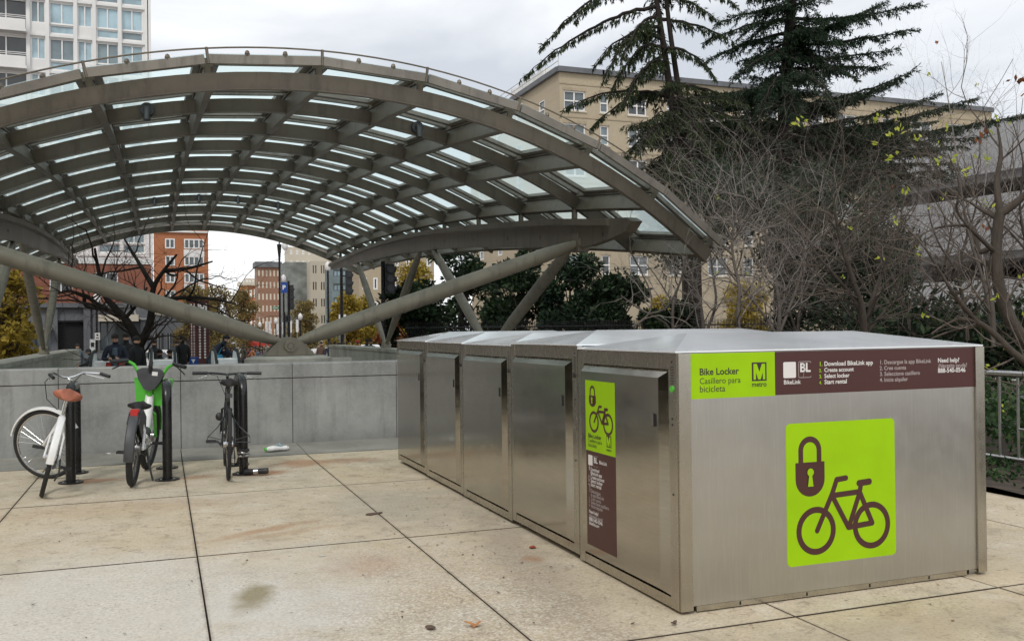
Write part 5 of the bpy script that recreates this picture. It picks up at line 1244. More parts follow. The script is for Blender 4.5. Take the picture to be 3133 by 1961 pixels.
for (px_, ytop, D_, wpx, lab, mt) in ((1255, 850, 33, 90, 'small dark evergreen just right of the far strut foot', 'yew_leaf'), (1410, 745, 34, 140, 'dark evergreen between the right pair of struts', 'yew_leaf'),
        (1585, 760, 32, 125, 'dark bushy evergreen behind the foot of the nearer right struts', 'yew_leaf'), (1745, 790, 31, 135, 'broad dark evergreen under the right tip of the canopy', 'cedar_leaf2'),
        (1880, 850, 30, 120, 'low dark evergreen left of the slim bare saplings', 'yew_leaf'), (2035, 910, 29, 100, 'lowest dark evergreen in front of the picket fence', 'yew_leaf')):
    b = atD(px_, 1000, D_); b.z = -.25; top = atD(px_, ytop, D_).z; shrub('evergreen_shrub', lab, 'evergreen', b, wpx/FOC*D_*1.15, top+.25, 9000, mt, .17, G_, lumps=30)
# a dark band of undergrowth that nobody could count, between the saplings and the cedars
for nm, x0p, x1p, y0p, y1p, D_, n, mt, lab, c_ in (('undergrowth', 2000, 2760, 540, 1010, 24, 26000, 'cedar_leaf2', 'dark tangled undergrowth below the dense cedar', 'undergrowth'),
                                          ('undergrowth', 2700, 3300, 985, 1080, 17, 9000, 'yew_leaf', 'low dark undergrowth at the foot of the parking structure', 'undergrowth')):
    C_, D1, D2 = [], [], []
    lum = [(random.uniform(x0p, x1p), y0p+(y1p-y0p)*random.random()**.7, D_+random.uniform(-2, 2)) for _ in range(90)]
    lum = [q for q in lum if not (q[0] < 2400 and q[1] > 790)]
    for _ in range(n):
        x, y, d_ = random.choice(lum); p = atD(x, y, d_)+rv(.3)
        if p.z < -.25: continue
        e_ = rv().normalized()*random.uniform(.10, .24); C_.append(p[:]); D1.append(e_[:]); D2.append((e_.normalized().cross(rv()).normalized()*.07)[:])
    o = leaves_obj(nm, C_, D1, D2, mt, None); tag(o, lab, c_, kind='stuff')
# bare trees: pixels of the photograph give the run of the main limbs, which stand at their real distance
TW = dict(step=.12, pb=.55, ang=(30, 80), lr=(.4, .75), jit=.2, up=.03, taper=.4, rmax=.014)
def bare(name, label, D_, limbs, mat, cfg, lvl, L, dens, group, cat='bare tree', leaves=0, leafm='lime_leaf', base=None, lsz=.08, jd=.8, rs=.62):
    segs = []; tips = []; allp = []; random.seed(hash(label) % 999 if False else len(label)*7+int(D_*10))
    b = base or atD(limbs[0][0][0][0], limbs[0][0][0][1], D_); t = thing(name, label, cat, (b.x, b.y, b.z), group)
    for pts, r0, r1 in limbs:
        r0, r1 = r0*rs, r1*rs
        off = random.uniform(-jd, jd); n = len(pts); d0 = 0.
        if allp:
            best = min(allp, key=lambda q: (q[0]-pts[0][0])**2+(q[1]-pts[0][1])**2)
            if math.hypot(best[0]-pts[0][0], best[1]-pts[0][1]) < 34: d0 = best[2]-D_; pts = [(best[0], best[1])]+list(pts[1:])
        P_ = [atD(x, y, D_+d0+off*i/n) for i, (x, y) in enumerate(pts)]; sp_ = smooth_path(P_, 4)
        def scr2(p): v = p-CAM; f_ = v.dot(FWD); return (PX+v.dot(RGT)/f_*FOC, PY-v.dot(UP)/f_*FOC, f_)
        allp += [scr2(q) for q in sp_]; limb(segs, sp_, r0, r1, cfg, lvl, L, dens, tips)
    tw_ = {'bark_dark': 'twig_dark', 'bark': 'twig_brown'}.get(mat, 'twig'); lim = .012 if mat != 'bark_dark' else .03
    wood('branches', [q for q in segs if q[2] > lim], mat, t); tag(wood('twigs', [q for q in segs if q[2] <= lim], tw_, t), kind='stuff')
    if leaves:
        C_, D1, D2 = [], [], []
        for _ in range(leaves):
            p, d = random.choice(tips)
            for k in range(random.randint(2, 5)):
                e_ = (d+rv(.5)+Vector((0, 0, .3))).normalized()*random.uniform(.6, 1.3)*lsz; C_.append((p+rv(lsz*.3))[:]); D1.append(e_[:]); D2.append((e_.normalized().cross(rv()).normalized()*lsz*.5)[:])
        tag(leaves_obj('leaves', C_, D1, D2, leafm, t), kind='stuff')
    return t
GB = 'bare trees behind the lockers'
bare('bare_tree', 'nearest bare tree at the right edge, thick curved trunk with lime leaves', 9.2,
     [([(3230, 1180), (3160, 1075), (3095, 985), (3062, 900), (3048, 800), (3052, 700), (3060, 655)], .085, .055), ([(3060, 655), (3110, 620), (3160, 570), (3230, 480)], .05, .02), ([(3060, 655), (3050, 560), (3062, 470), (3050, 380)], .045, .012),
      ([(3048, 760), (2995, 770), (2980, 700), (2930, 690), (2860, 700), (2800, 730)], .035, .008), ([(3056, 670), (3000, 640), (2960, 615), (2900, 600)], .03, .008), ([(3040, 780), (3000, 730), (2930, 650), (2935, 560), (2900, 470)], .028, .007)],
     'bark', dict(TW, pb=.4, jit=.15), 3, .8, 3, GB, leaves=46, lsz=.058, rs=.85)
bare('bare_tree', 'low bare tree with a long crooked limb bending over the end of the lockers', 8.4,
     [([(3240, 1230), (3160, 1130), (3090, 1070), (3040, 1020), (2990, 985), (2930, 975)], .055, .022), ([(3040, 1010), (3035, 930), (3020, 850), (3010, 790)], .028, .01), ([(2930, 975), (2880, 1000), (2850, 1020)], .02, .008), ([(3000, 995), (2920, 1010), (2850, 1035)], .02, .008), ([(2985, 985), (2930, 915), (2880, 840), (2830, 760), (2760, 680)], .026, .008)],
     'bark', dict(TW, pb=.4, jit=.15), 3, .6, 2.6, GB, leaves=14, lsz=.05, rs=.9)
bare('bare_tree', 'bare multi-stemmed tree with reddish brown limbs behind the locker roofs', 12.5,
     [([(2645, 1030), (2638, 940), (2610, 860), (2585, 780), (2560, 680), (2540, 560)], .075, .015), ([(2650, 1030), (2620, 930), (2560, 850), (2500, 780), (2450, 700)], .06, .012), ([(2655, 1030), (2668, 920), (2700, 830), (2740, 740), (2760, 640), (2790, 540)], .05, .01), ([(2650, 1030), (2700, 960), (2760, 900), (2830, 860)], .04, .01)],
     'bark', TW, 4, 1.1, 5.6, GB, leaves=3, lsz=.055)
bare('bare_tree', 'slender bare tree with a straight grey trunk behind the middle of the lockers', 14,
     [([(2262, 1035), (2258, 960), (2262, 880), (2245, 800), (2240, 720), (2255, 620), (2240, 520)], .055, .012), ([(2255, 850), (2200, 840), (2140, 860), (2080, 850)], .025, .008), ([(2260, 840), (2330, 850), (2400, 880)], .025, .008), ([(2245, 790), (2180, 720), (2120, 640), (2090, 560)], .03, .008), ([(2243, 740), (2300, 650), (2340, 560), (2360, 470)], .03, .008)],
     'bark_light', TW, 4, 1.1, 5.2, GB, leaves=2, lsz=.055)
bare('bare_tree', 'wide bare tree with pale tangled twigs filling the space below the dense cedar', 16,
     [([(2380, 1030), (2385, 940), (2370, 850), (2350, 760), (2330, 660), (2300, 560)], .06, .012), ([(2385, 1030), (2420, 930), (2450, 840), (2470, 740), (2500, 640), (2520, 520)], .05, .01), ([(2380, 1030), (2320, 940), (2270, 880), (2200, 800), (2130, 740)], .045, .01), ([(2470, 760), (2540, 700), (2620, 620), (2680, 540)], .03, .008)],
     'bark_light', TW, 4, 1.2, 5.4, GB)
bare('bare_tree', 'bare tree with fine grey twigs in front of the parking structure', 15,
     [([(2790, 1040), (2775, 960), (2740, 870), (2700, 780), (2660, 680), (2640, 580)], .06, .012), ([(2795, 1040), (2830, 950), (2870, 860), (2900, 760), (2920, 640), (2960, 520)], .05, .01), ([(2795, 1040), (2730, 960), (2660, 930), (2600, 920)], .03, .008), ([(2870, 860), (2950, 790), (3030, 720), (3120, 640)], .035, .008), ([(2700, 780), (2760, 680), (2820, 590), (2850, 480)], .03, .008)],
     'bark', TW, 4, 1.15, 5.2, GB, leaves=5, lsz=.055)
bare('bare_tree', 'thin bare sapling with pale stem beside the right tip of the canopy', 13,
     [([(1935, 1000), (1985, 960), (1990, 900), (1960, 830), (1925, 760)], .030, .021), ([(1985, 960), (2040, 940), (2080, 860), (2100, 780)], .028, .021), ([(1985, 960), (1950, 940), (1900, 905)], .028, .021), ([(1985, 960), (2030, 985), (2050, 1010)], .028, .03)],
     'bark_light', TW, 2, .75, 2.4, GB)
bare('bare_tree', 'bare tree reaching up under the left cedar with crooked grey branches', 18,
     [([(2155, 1030), (2145, 940), (2120, 850), (2080, 760), (2040, 680), (2010, 600)], .055, .012), ([(2150, 1030), (2190, 930), (2180, 830), (2170, 720), (2190, 600), (2210, 500)], .05, .01), ([(2120, 850), (2050, 830), (1980, 820)], .03, .008)],
     'bark_light', TW, 4, 1.15, 5.2, GB)
bare('bare_tree', 'thin upright bare twigs with a few brown leaves against the sky at the right', 11,
     [([(3040, 1060), (3020, 900), (2960, 700), (2930, 500), (2900, 300), (2880, 190)], .04, .006), ([(2930, 500), (2980, 380), (3060, 250), (3100, 180)], .014, .005), ([(2905, 320), (2950, 220), (2962, 115)], .008, .004), ([(3010, 880), (3080, 640), (3110, 460), (3130, 300)], .02, .006), ([(3020, 900), (3000, 700), (3020, 500), (3010, 360)], .02, .006)],
     'bark_light', dict(TW, pb=.22, jit=.1), 1, .7, 1.6, GB, leaves=9, leafm='rust_leaf', lsz=.09)
bare('bare_tree', 'bare tree with dense brown twigs between the slender one and the multi-stemmed one', 19,
     [([(2440, 1030), (2450, 930), (2490, 840), (2560, 760), (2640, 680), (2700, 600)], .05, .012), ([(2440, 1030), (2400, 920), (2330, 830), (2280, 740), (2200, 660)], .045, .012), ([(2450, 930), (2460, 800), (2430, 680), (2420, 560)], .04, .01), ([(2490, 840), (2600, 830), (2720, 800), (2820, 760)], .03, .008)],
     'bark', TW, 4, 1.4, 3.2, GB)
bare('bare_tree', 'bare tree with interlaced twigs near the right tip of the canopy', 17,
     [([(2060, 1030), (2060, 930), (2090, 840), (2130, 750), (2160, 640), (2200, 560)], .045, .012), ([(2060, 930), (2010, 850), (1960, 780), (1950, 720)], .03, .008), ([(2090, 840), (2180, 790), (2270, 720), (2330, 640)], .03, .008)],
     'bark_light', TW, 4, 1.15, 5.2, GB)
bare('bare_tree', 'bare tree with wiry twigs before the end wall of the parking structure', 18,
     [([(2690, 1030), (2680, 930), (2700, 830), (2680, 730), (2700, 620), (2680, 520)], .05, .012), ([(2680, 930), (2620, 840), (2560, 760), (2520, 640)], .035, .008), ([(2700, 830), (2790, 760), (2880, 700), (2960, 600)], .035, .008)],
     'bark', TW, 4, 1.3, 3.0, GB)
bare('bare_tree', 'bare tree with fine pale twigs crossing the upper decks of the parking structure', 14,
     [([(2960, 1040), (2950, 930), (2930, 830), (2960, 720), (2990, 600), (2970, 470)], .05, .012), ([(2950, 930), (3010, 850), (3080, 780), (3140, 700)], .035, .01), ([(2930, 830), (2870, 740), (2840, 640), (2850, 540)], .035, .008), ([(2960, 720), (3040, 620), (3090, 520), (3100, 400)], .03, .008)],
     'bark', TW, 4, 1.15, 3.8, GB, leaves=5, lsz=.055)
bare('bare_tree', 'bare tree at the far right with thin twigs over the parking structure', 12,
     [([(3200, 1040), (3190, 900), (3150, 780), (3120, 640), (3130, 500), (3100, 380)], .05, .012), ([(3150, 780), (3080, 700), (3010, 640), (2960, 560)], .03, .008), ([(3180, 880), (3090, 850), (3000, 840), (2920, 800)], .03, .008)],
     'bark', TW, 4, 1.0, 3.8, GB, leaves=5, lsz=.055)
# large bare tree left of the street, its crown spreading over the shop fronts
OK_ = dict(step=.26, pb=.5, ang=(30, 75), lr=(.45, .72), jit=.2, up=.02, taper=.35, rmax=.035)
bare('bare_tree', 'gnarled dark bare tree with a forked trunk in front of the shop fronts', 27,
     [([(432, 1120), (425, 1060), (405, 1010), (382, 975), (350, 940), (320, 900), (300, 820), (290, 760)], .20, .04), ([(428, 1060), (455, 1000), (465, 940), (470, 880), (500, 830), (540, 780)], .17, .04), ([(382, 975), (330, 950), (290, 925), (262, 905), (262, 935), (300, 945), (340, 955)], .10, .05),
      ([(262, 905), (210, 890), (170, 900)], .06, .03), ([(465, 930), (520, 915), (580, 910), (650, 915), (720, 930)], .10, .03), ([(470, 880), (440, 830), (410, 780), (380, 730)], .10, .03), ([(500, 830), (580, 820), (650, 800)], .08, .03), ([(382, 975), (420, 930), (450, 880)], .08, .03)],
     'bark_dark', OK_, 5, 1.9, 2.4, 'bare trees left of the canopy', cat='bare tree', rs=.8)
# yellow and olive street trees
def street_tree(label, px_, ytop, D_, wpx, mat, n=5200, g='autumn street trees', sz=.20, rad=None):
    b = atD(px_, 1000, D_); b.z = gz_at(b.y); top = atD(px_, ytop, D_).z
    return shrub('street_tree', label, 'tree', b, wpx/FOC*D_*1.25, top-b.z, int(n*1.5), mat, sz, g, lumps=60, barkm='bark')
street_tree('olive brown street tree nearest the bare tree on the left of the street', 600, 875, 62, 55, 'olive_leaf')
street_tree('olive street tree in the middle of the left row', 668, 868, 74, 55, 'olive_leaf')
street_tree('rust and olive tree below the brown brick building', 745, 880, 88, 52, 'olive_leaf')
street_tree('green grey street tree right of the traffic signals', 930, 915, 78, 45, 'olive_leaf')
street_tree('bright yellow street tree behind the right hand signal poles', 1055, 892, 62, 55, 'yellow_leaf')
street_tree('yellow street tree right of the brightest one', 1120, 905, 66, 48, 'yellow_leaf')
street_tree('tall yellow tree between the two right struts', 1262, 800, 58, 62, 'yellow_leaf', 6000)
street_tree('small rust coloured tree just above the right main pipe', 1185, 925, 50, 38, 'rust_leaf', 3500, sz=.2)
street_tree('yellow tree glowing through the bare branches', 2285, 860, 50, 70, 'yellow_leaf', 5000)
street_tree('low yellow tree left of the green street sign', 2010, 910, 52, 50, 'yellow_leaf', 4000)
street_tree('yellow leaved tree at the left edge behind the struts', 20, 800, 30, 90, 'yellow_leaf', 2600, sz=.2)
# planting bed, hedge of low plants and fence at the right
C_, D1, D2 = [], [], []
for _ in range(14000):
    y = random.uniform(-1, 9); x = random.uniform(5.5, 8.5); h = .62+.25*math.sin(x*2.1+y*1.7)+.15*math.sin(y*4.3); p = Vector((x, y, random.uniform(.25, 1)*h))
    e_ = (rv(.6)+Vector((0, 0, .5))).normalized()*random.uniform(.05, .11); C_.append(p[:]); D1.append(e_[:]); D2.append((e_.normalized().cross(rv()).normalized()*.045)[:])
tag(leaves_obj('low_hedge', C_, D1, D2, 'ivy', None), 'low dark green planting behind the metal fence', 'hedge', kind='stuff')
C_, D1, D2 = [], [], []
for _ in range(9000):
    y = random.uniform(-3, 6.5); x = random.uniform(4.45, 5.5); k = .5+.5*math.sin(x*7+y*5)
    if random.random() > k: continue
    p = Vector((x, y, .03+random.random()*.07)); e_ = (rv(.7)+Vector((0, 0, .35))).normalized()*random.uniform(.03, .09); C_.append(p[:]); D1.append(e_[:]); D2.append((e_.normalized().cross(rv()).normalized()*.03)[:])
tag(leaves_obj('ground_cover', C_, D1, D2, 'ivy', None), 'patchy green ground cover on the soil strip beside the fence', 'ground cover', kind='stuff')
mb = MB(); n = 16; rows = []
for i in range(n+1):
    for j in range(40): x = 4.23+i*(18-4.23)/n; y = -8+j*.9; rows.append((x, y, .02+.02*math.sin(x*5+y*3)+random.uniform(-.012, .012)))
mb.add(rows, [(i*40+j, (i+1)*40+j, (i+1)*40+j+1, i*40+j+1) for i in range(n) for j in range(39)]); tag(mb.build('planting_bed', 'soil', smooth=True), kind='structure')
t = thing('metal_fence', 'silver tube fence beside the planting right of the lockers', 'fence', (5.4, 2, 0))
FX = 5.40; zt = atX(3070, 1143, FX).z; zb_ = .12
for z, r in ((zt, .032), (zb_, .022)): m = MB(); m.tube([(FX, -3.0, z), (FX, 7.6, z)], r, 10); m.build('rail', 'steel', t, smooth=True)
y = -2.9
while y < 7.6: m = MB(); m.tube([(FX, y, zb_), (FX, y, zt)], .014, 8); m.build('bar', 'steel', t, smooth=True); y += .213
m = MB(); m.tube([(FX, 1.0, .42), (FX, 2.65, .42)], .012, 8); m.build('cross_bar', 'steel', t)
for y in (-3, .3, 3.9, 7.6): m = MB(); m.tube([(FX, y, -.1), (FX, y, zt)], .026, 8); m.build('post', 'steel', t, smooth=True)
# unseen hedge added at the left to darken what the locker doors mirror
C_, D1, D2 = [], [], []
for _ in range(26000):
    f = random.random(); s_ = random.choice((0, 0, 1)); x = -8.3-(random.random()*1.3 if s_ else 0)+random.gauss(0, .04); z = 1.75+random.gauss(0, .04) if s_ else random.uniform(0, 1.75); y = -9+f*16
    e_ = rv().normalized()*random.uniform(.06, .13); C_.append((x, y, z)); D1.append(e_[:]); D2.append((e_.normalized().cross(rv()).normalized()*.05)[:])
hd_ = thing('added_hedge', 'tall clipped dark hedge along the left edge of the plaza', 'hedge', (-9, -1, 0)); m = MB(); m.bb((-9.6, -9, -.1), (-8.36, 7, 1.7)); m.build('twigs', 'soil', hd_); tag(leaves_obj('foliage', C_, D1, D2, 'yew_leaf', hd_), kind='stuff')
# slatted benches beyond the fence
def bench(label, c, L, back, ang):
    t = thing('bench', label, 'bench', (0, 0, 0), 'slatted metal benches'); 
    for k in range(9): m = MB(); m.box((0, -.22+k*.055, .45), (L, .035, .018)); m.build('slat', 'steel', t)
    if back:
        for k in range(9): m = MB(); m.box((0, .27+k*.012, .50+k*.045), (L, .018, .028)); m.build('slat', 'steel', t)
    for x in (-L/2+.1, L/2-.1): m = MB(); m.tube([(x, -.2, 0), (x, -.18, .43), (x, .22, .43)]+([(x, .30, .55), (x, .39, .9)] if back else [(x, .2, 0)]), .02, 8); m.build('leg', 'steel', t, smooth=True); m = MB(); m.tube([(x, .22, .43), (x, .26, 0)], .02, 8); m.build('leg', 'steel', t, smooth=True)
    place(t, c, (0, 0, ang)); return t
c = atD(3020, 1090, 18.5); bench('slatted silver bench with a curved back beyond the fence', (c.x-.3, c.y, .0), 2.2, True, -.3)
c = atD(3120, 1185, 12.5); bench('backless slatted silver bench just behind the fence', (c.x, c.y, .0), 2.4, False, -.35)
# black picket fence behind the lockers
t = thing('picket_fence', 'black spear topped picket fence behind the bare trees', 'fence', (5, 25, -.25))
a, b = atD(1240, 1000, 27), atD(2660, 1000, 30); n = 300; zt = atD(2000, 975, 28).z
for i in range(n):
    f = i/(n-1); p = a.lerp(b, f)
    if i < 60 and False: continue
    m = MB(); m.tube([(p.x, p.y, -.25), (p.x, p.y, zt-.06), (p.x, p.y, zt)], [.013, .013, .002], 4); m.build('picket', 'blackpaint', t)
for z in (zt-.2, 0.1): m = MB(); m.tube([(a.x, a.y, z), (b.x, b.y, z)], .02, 4); m.build('rail', 'blackpaint', t)
# ------------------------------------------------------------------ people
def pmat(name, c, r=.85): 
    if name not in MAT: MAT[name] = plain(name, c, r, 0, .25, 14)
    return name
SK = {'skin': pmat('skin', (.52, .29, .19), .5), 'skin_dark': pmat('skin_dark', (.12, .06, .04), .5)}
BASEJ = dict(pel=(0, 0, .95), sp=(0, 0, 1.14), ch=(0, .0, 1.34), nk=(0, 0, 1.49), h0=(0, .015, 1.57), h1=(0, .02, 1.68),
             sl=(-.175, 0, 1.42), el=(-.24, -.02, 1.14), wl=(-.25, .06, .90), fl=(-.25, .09, .82), sr=(.175, 0, 1.42), er=(.24, -.02, 1.14), wr=(.25, .06, .90), fr=(.25, .09, .82),
             hl=(-.09, 0, .90), kl=(-.10, .02, .50), al=(-.10, -.01, .09), tl=(-.11, .15, .035), hr=(.09, 0, .90), kr=(.10, .02, .50), ar=(.10, -.01, .09), tr=(.11, .15, .035))
POSE = dict(stand={}, phone=dict(el=(-.27, .02, 1.13), wl=(-.09, .25, 1.14), fl=(-.03, .30, 1.17), er=(.27, .02, 1.13), wr=(.09, .25, 1.14), fr=(.04, .30, 1.16), h0=(0, .045, 1.56), h1=(0, .085, 1.66)),
            walk=dict(kl=(-.10, .22, .52), al=(-.10, .20, .12), tl=(-.11, .36, .09), kr=(.10, -.02, .50), ar=(.10, -.28, .14), tr=(.11, -.14, .04), el=(-.24, -.14, 1.16), wl=(-.25, -.12, .93), fl=(-.25, -.09, .86), er=(.24, .10, 1.17), wr=(.22, .30, 1.05), fr=(.21, .36, 1.02)),
            lean=dict(sp=(0, .12, 1.10), ch=(0, .28, 1.24), nk=(0, .38, 1.36), h0=(0, .44, 1.42), h1=(0, .50, 1.52), sl=(-.175, .32, 1.30), el=(-.24, .45, 1.08), wl=(-.24, .68, 1.02), fl=(-.24, .76, 1.02), sr=(.175, .32, 1.30), er=(.24, .45, 1.08), wr=(.24, .68, 1.02), fr=(.24, .76, 1.02)),
            sit=dict(pel=(0, 0, .48), sp=(0, -.02, .66), ch=(0, .02, .86), nk=(0, .05, 1.01), h0=(0, .08, 1.09), h1=(0, .11, 1.20), sl=(-.175, .02, .94), el=(-.25, .10, .70), wl=(-.15, .32, .62), fl=(-.10, .38, .62), sr=(.175, .02, .94), er=(.25, .10, .70), wr=(.15, .32, .62), fr=(.10, .38, .62),
                     hl=(-.09, .02, .46), kl=(-.12, .42, .48), al=(-.12, .44, .09), tl=(-.12, .60, .04), hr=(.09, .02, .46), kr=(.12, .42, .48), ar=(.12, .44, .09), tr=(.12, .60, .04)))
EDG = [('pel', 'sp', 't'), ('sp', 'ch', 't'), ('ch', 'nk', 't'), ('nk', 'h0', 's'), ('h0', 'h1', 's'), ('ch', 'sl', 't'), ('sl', 'el', 't'), ('el', 'wl', 't'), ('wl', 'fl', 's'), ('ch', 'sr', 't'), ('sr', 'er', 't'), ('er', 'wr', 't'), ('wr', 'fr', 's'),
       ('pel', 'hl', 'l'), ('hl', 'kl', 'l'), ('kl', 'al', 'l'), ('al', 'tl', 'f'), ('pel', 'hr', 'l'), ('hr', 'kr', 'l'), ('kr', 'ar', 'l'), ('ar', 'tr', 'f')]
RAD = dict(pel=(.145, .115), sp=(.135, .105), ch=(.165, .115), nk=(.055, .055), h0=(.075, .085), h1=(.078, .092), s=(.075, .07), e=(.052, .05), w=(.036, .034), f=(.038, .022), h=(.095, .09), k=(.065, .062), a=(.048, .048), t=(.042, .032))
def person(label, px_, D_, yaw, pose, top, legs, skin='skin', hair='hair_dark', h=1.72, extra=None, group='people in the street', bulk_=1., z=None, side=0.):
    J = dict(BASEJ); J.update(POSE[pose]); names = list(J)
    me = bpy.data.meshes.new('body'); me.from_pydata([J[n] for n in names], [(names.index(a), names.index(b)) for a, b, _ in EDG], [])
    tmp = bpy.data.objects.new('tmp', me); COL.objects.link(tmp); sk = tmp.modifiers.new('s', 'SKIN'); sk.branch_smoothing = .6; sb = tmp.modifiers.new('b', 'SUBSURF'); sb.levels = 1
    for i, n in enumerate(names):
        r = RAD.get(n) or RAD[n[0]]; b = bulk_ if n[0] in 'pscew' or n in ('sp', 'ch', 'pel') else 1.; sv = me.skin_vertices[0].data[i]; sv.radius = (r[0]*b, r[1]*b); sv.use_root = (n == 'pel')
    dg = bpy.context.evaluated_depsgraph_get(); m2 = bpy.data.meshes.new_from_object(tmp.evaluated_get(dg)); bpy.data.objects.remove(tmp)
    P_ = np.array([p.center[:] for p in m2.polygons]); best = np.full(len(P_), 9e9); lab = np.zeros(len(P_), int); K = {'s': 0, 't': 1, 'l': 2, 'f': 3}
    for a, b, k in EDG:
        A, B = np.array(J[a]), np.array(J[b]); d = B-A; t_ = np.clip(((P_-A)@d)/(d@d), 0, 1); dist = np.linalg.norm(P_-(A+t_[:, None]*d), axis=1)-(.06 if k == 't' and a in ('sp', 'pel', 'ch') else 0); u = dist < best; best[u] = dist[u]; lab[u] = K[k]
    m2.materials.clear()
    for q in (skin, top, legs, 'rubber'): m2.materials.append(MAT[q])
    m2.polygons.foreach_set('material_index', lab); m2.polygons.foreach_set('use_smooth', np.ones(len(lab), bool)); m2.name = 'body'
    p = atD(px_, 1000, D_); zz_ = gz_at(p.y) if z is None else z
    t = thing('person', label, 'person', (0, 0, 0), group); link('body', m2, t)
    hd = (Vector(J['h0'])+Vector(J['h1']))/2; up = (Vector(J['h1'])-Vector(J['h0'])).normalized()
    if hair:
        m = MB(); m.ball(hd+up*.035+Vector((0, -.012, 0)), (.088, .103, .098), 12, 6, z0=-.15, z1=1.); m.build('hair', hair, t, smooth=True)
    m = MB(); m.ball(hd+Vector((0, .098, -.012)), (.013, .02, .022), 6, 4); m.build('nose', skin, t, smooth=True)
    for s_ in (-1, 1): m = MB(); m.ball(hd+Vector((s_*.032, .088, .018)), .010, 6, 4); m.build('eye', 'rubber', t)
    if extra: extra(t, J)
    sc = h/1.76; place(t, (p.x, p.y, zz_), (0, 0, yaw), sc); return t
for n, c in dict(hair_dark=(.015, .011, .009), hair_brown=(.05, .028, .016), navy=(.018, .022, .038), black_cloth=(.012, .012, .014), grey_cloth=(.06, .062, .066), jeans=(.04, .055, .085), white_cloth=(.70, .70, .68), maroon=(.12, .02, .025), red_cloth=(.42, .045, .03), khaki=(.12, .10, .075), orange_cloth=(.35, .14, .06), blue_cloth=(.03, .07, .16), cyan_bag=(.06, .28, .48), olive_cloth=(.05, .052, .035), slate=(.07, .10, .13), brown_cloth=(.09, .05, .035)).items(): pmat(n, c)
def vest(t, J):
    for s_ in (-1, 1):
        m = MB(); m.tube([(s_*.125, .04, 1.06), (s_*.135, .045, .95), (s_*.13, .05, .80)], [.075, .085, .08], 10); m.build('red_hem', 'red_cloth', t, smooth=True)
    m = MB(); m.tube([(0, .085, 1.40), (0, .11, 1.25), (0, .12, 1.05), (0, .115, .86)], [.055, .07, .065, .05], 10); m.build('shirt', 'slate', t, smooth=True)
    m = MB(); m.box((0, .335, 1.185), (.075, .015, .14), Matrix.Rotation(-.5, 3, 'X')); m.build('phone', 'blackplastic', t)
    m = MB(); m.torus((.105, .235, 1.14), (.6, 1, 0), .036, .009, 14, 6); m.build('wristwatch', 'chrome', t)
def backpack(mat): 
    def f(t, J):
        c = Vector(J['ch']); m = MB(); m.tube([c+Vector((0, -.20, -.26)), c+Vector((0, -.22, -.1)), c+Vector((0, -.20, .06))], [.12, .15, .11], 12, flat=.8); m.build('backpack', mat, t, smooth=True)
    return f
def bag(mat, sx=1):
    def f(t, J):
        m = MB(); c = Vector(J['ch']); m.box((sx*.25, c.y*.3+.05, .93), (.12, .26, .20), Matrix.Rotation(.25, 3, 'X')); m.tube([(sx*.22, c.y*.3+.05, 1.02), c+Vector((sx*.12, .02, .0)), c+Vector((-sx*.08, .02, .12))], .012, 6); m.build('shoulder_bag', mat, t)
    return f
F0 = PI        # facing the camera
person('man in dark navy jacket with red hem looking down at his phone', 353, 21.5, F0-.1, 'phone', 'navy', 'black_cloth', extra=vest, bulk_=1.12, h=1.74)
person('man in black jacket standing just behind the man with the phone', 386, 24.0, F0-.3, 'stand', 'black_cloth', 'black_cloth', h=1.74)
person('person in black coat with a dark green shoulder bag right of the two men', 416, 22.5, F0+.9, 'stand', 'black_cloth', 'black_cloth', extra=bag('olive_cloth'), h=1.66, bulk_=1.15)
person('hooded person in grey bent over a stroller left of the man with the phone', 312, 26.0, 1.2, 'lean', 'grey_cloth', 'black_cloth', hair='grey_cloth', h=1.45, bulk_=1.2)
person('seated person in black with a large backpack near the middle escalator', 492, 27.0, .4, 'sit', 'black_cloth', 'black_cloth', extra=backpack('blackplastic'), h=1.75, bulk_=1.25)
person('seated person in dark jacket holding a white cup', 523, 28.0, F0-.5, 'sit', 'black_cloth', 'black_cloth', h=1.75, bulk_=1.1)
person('tall person in black coat turned away beside the blue newspaper box', 558, 29.0, .6, 'stand', 'black_cloth', 'black_cloth', h=1.70, bulk_=1.15)
person('cyclist in navy coat with a bright blue bag leaning over handlebars', 640, 26.0, -1.25, 'lean', 'navy', 'jeans', hair='black_cloth', extra=bag('cyan_bag', 1), h=1.82, bulk_=1.15)
person('walker in white jacket and cap on the pale paving down the street', 733, 80.0, F0, 'walk', 'white_cloth', 'brown_cloth', hair='white_cloth', h=1.72, bulk_=1.2)
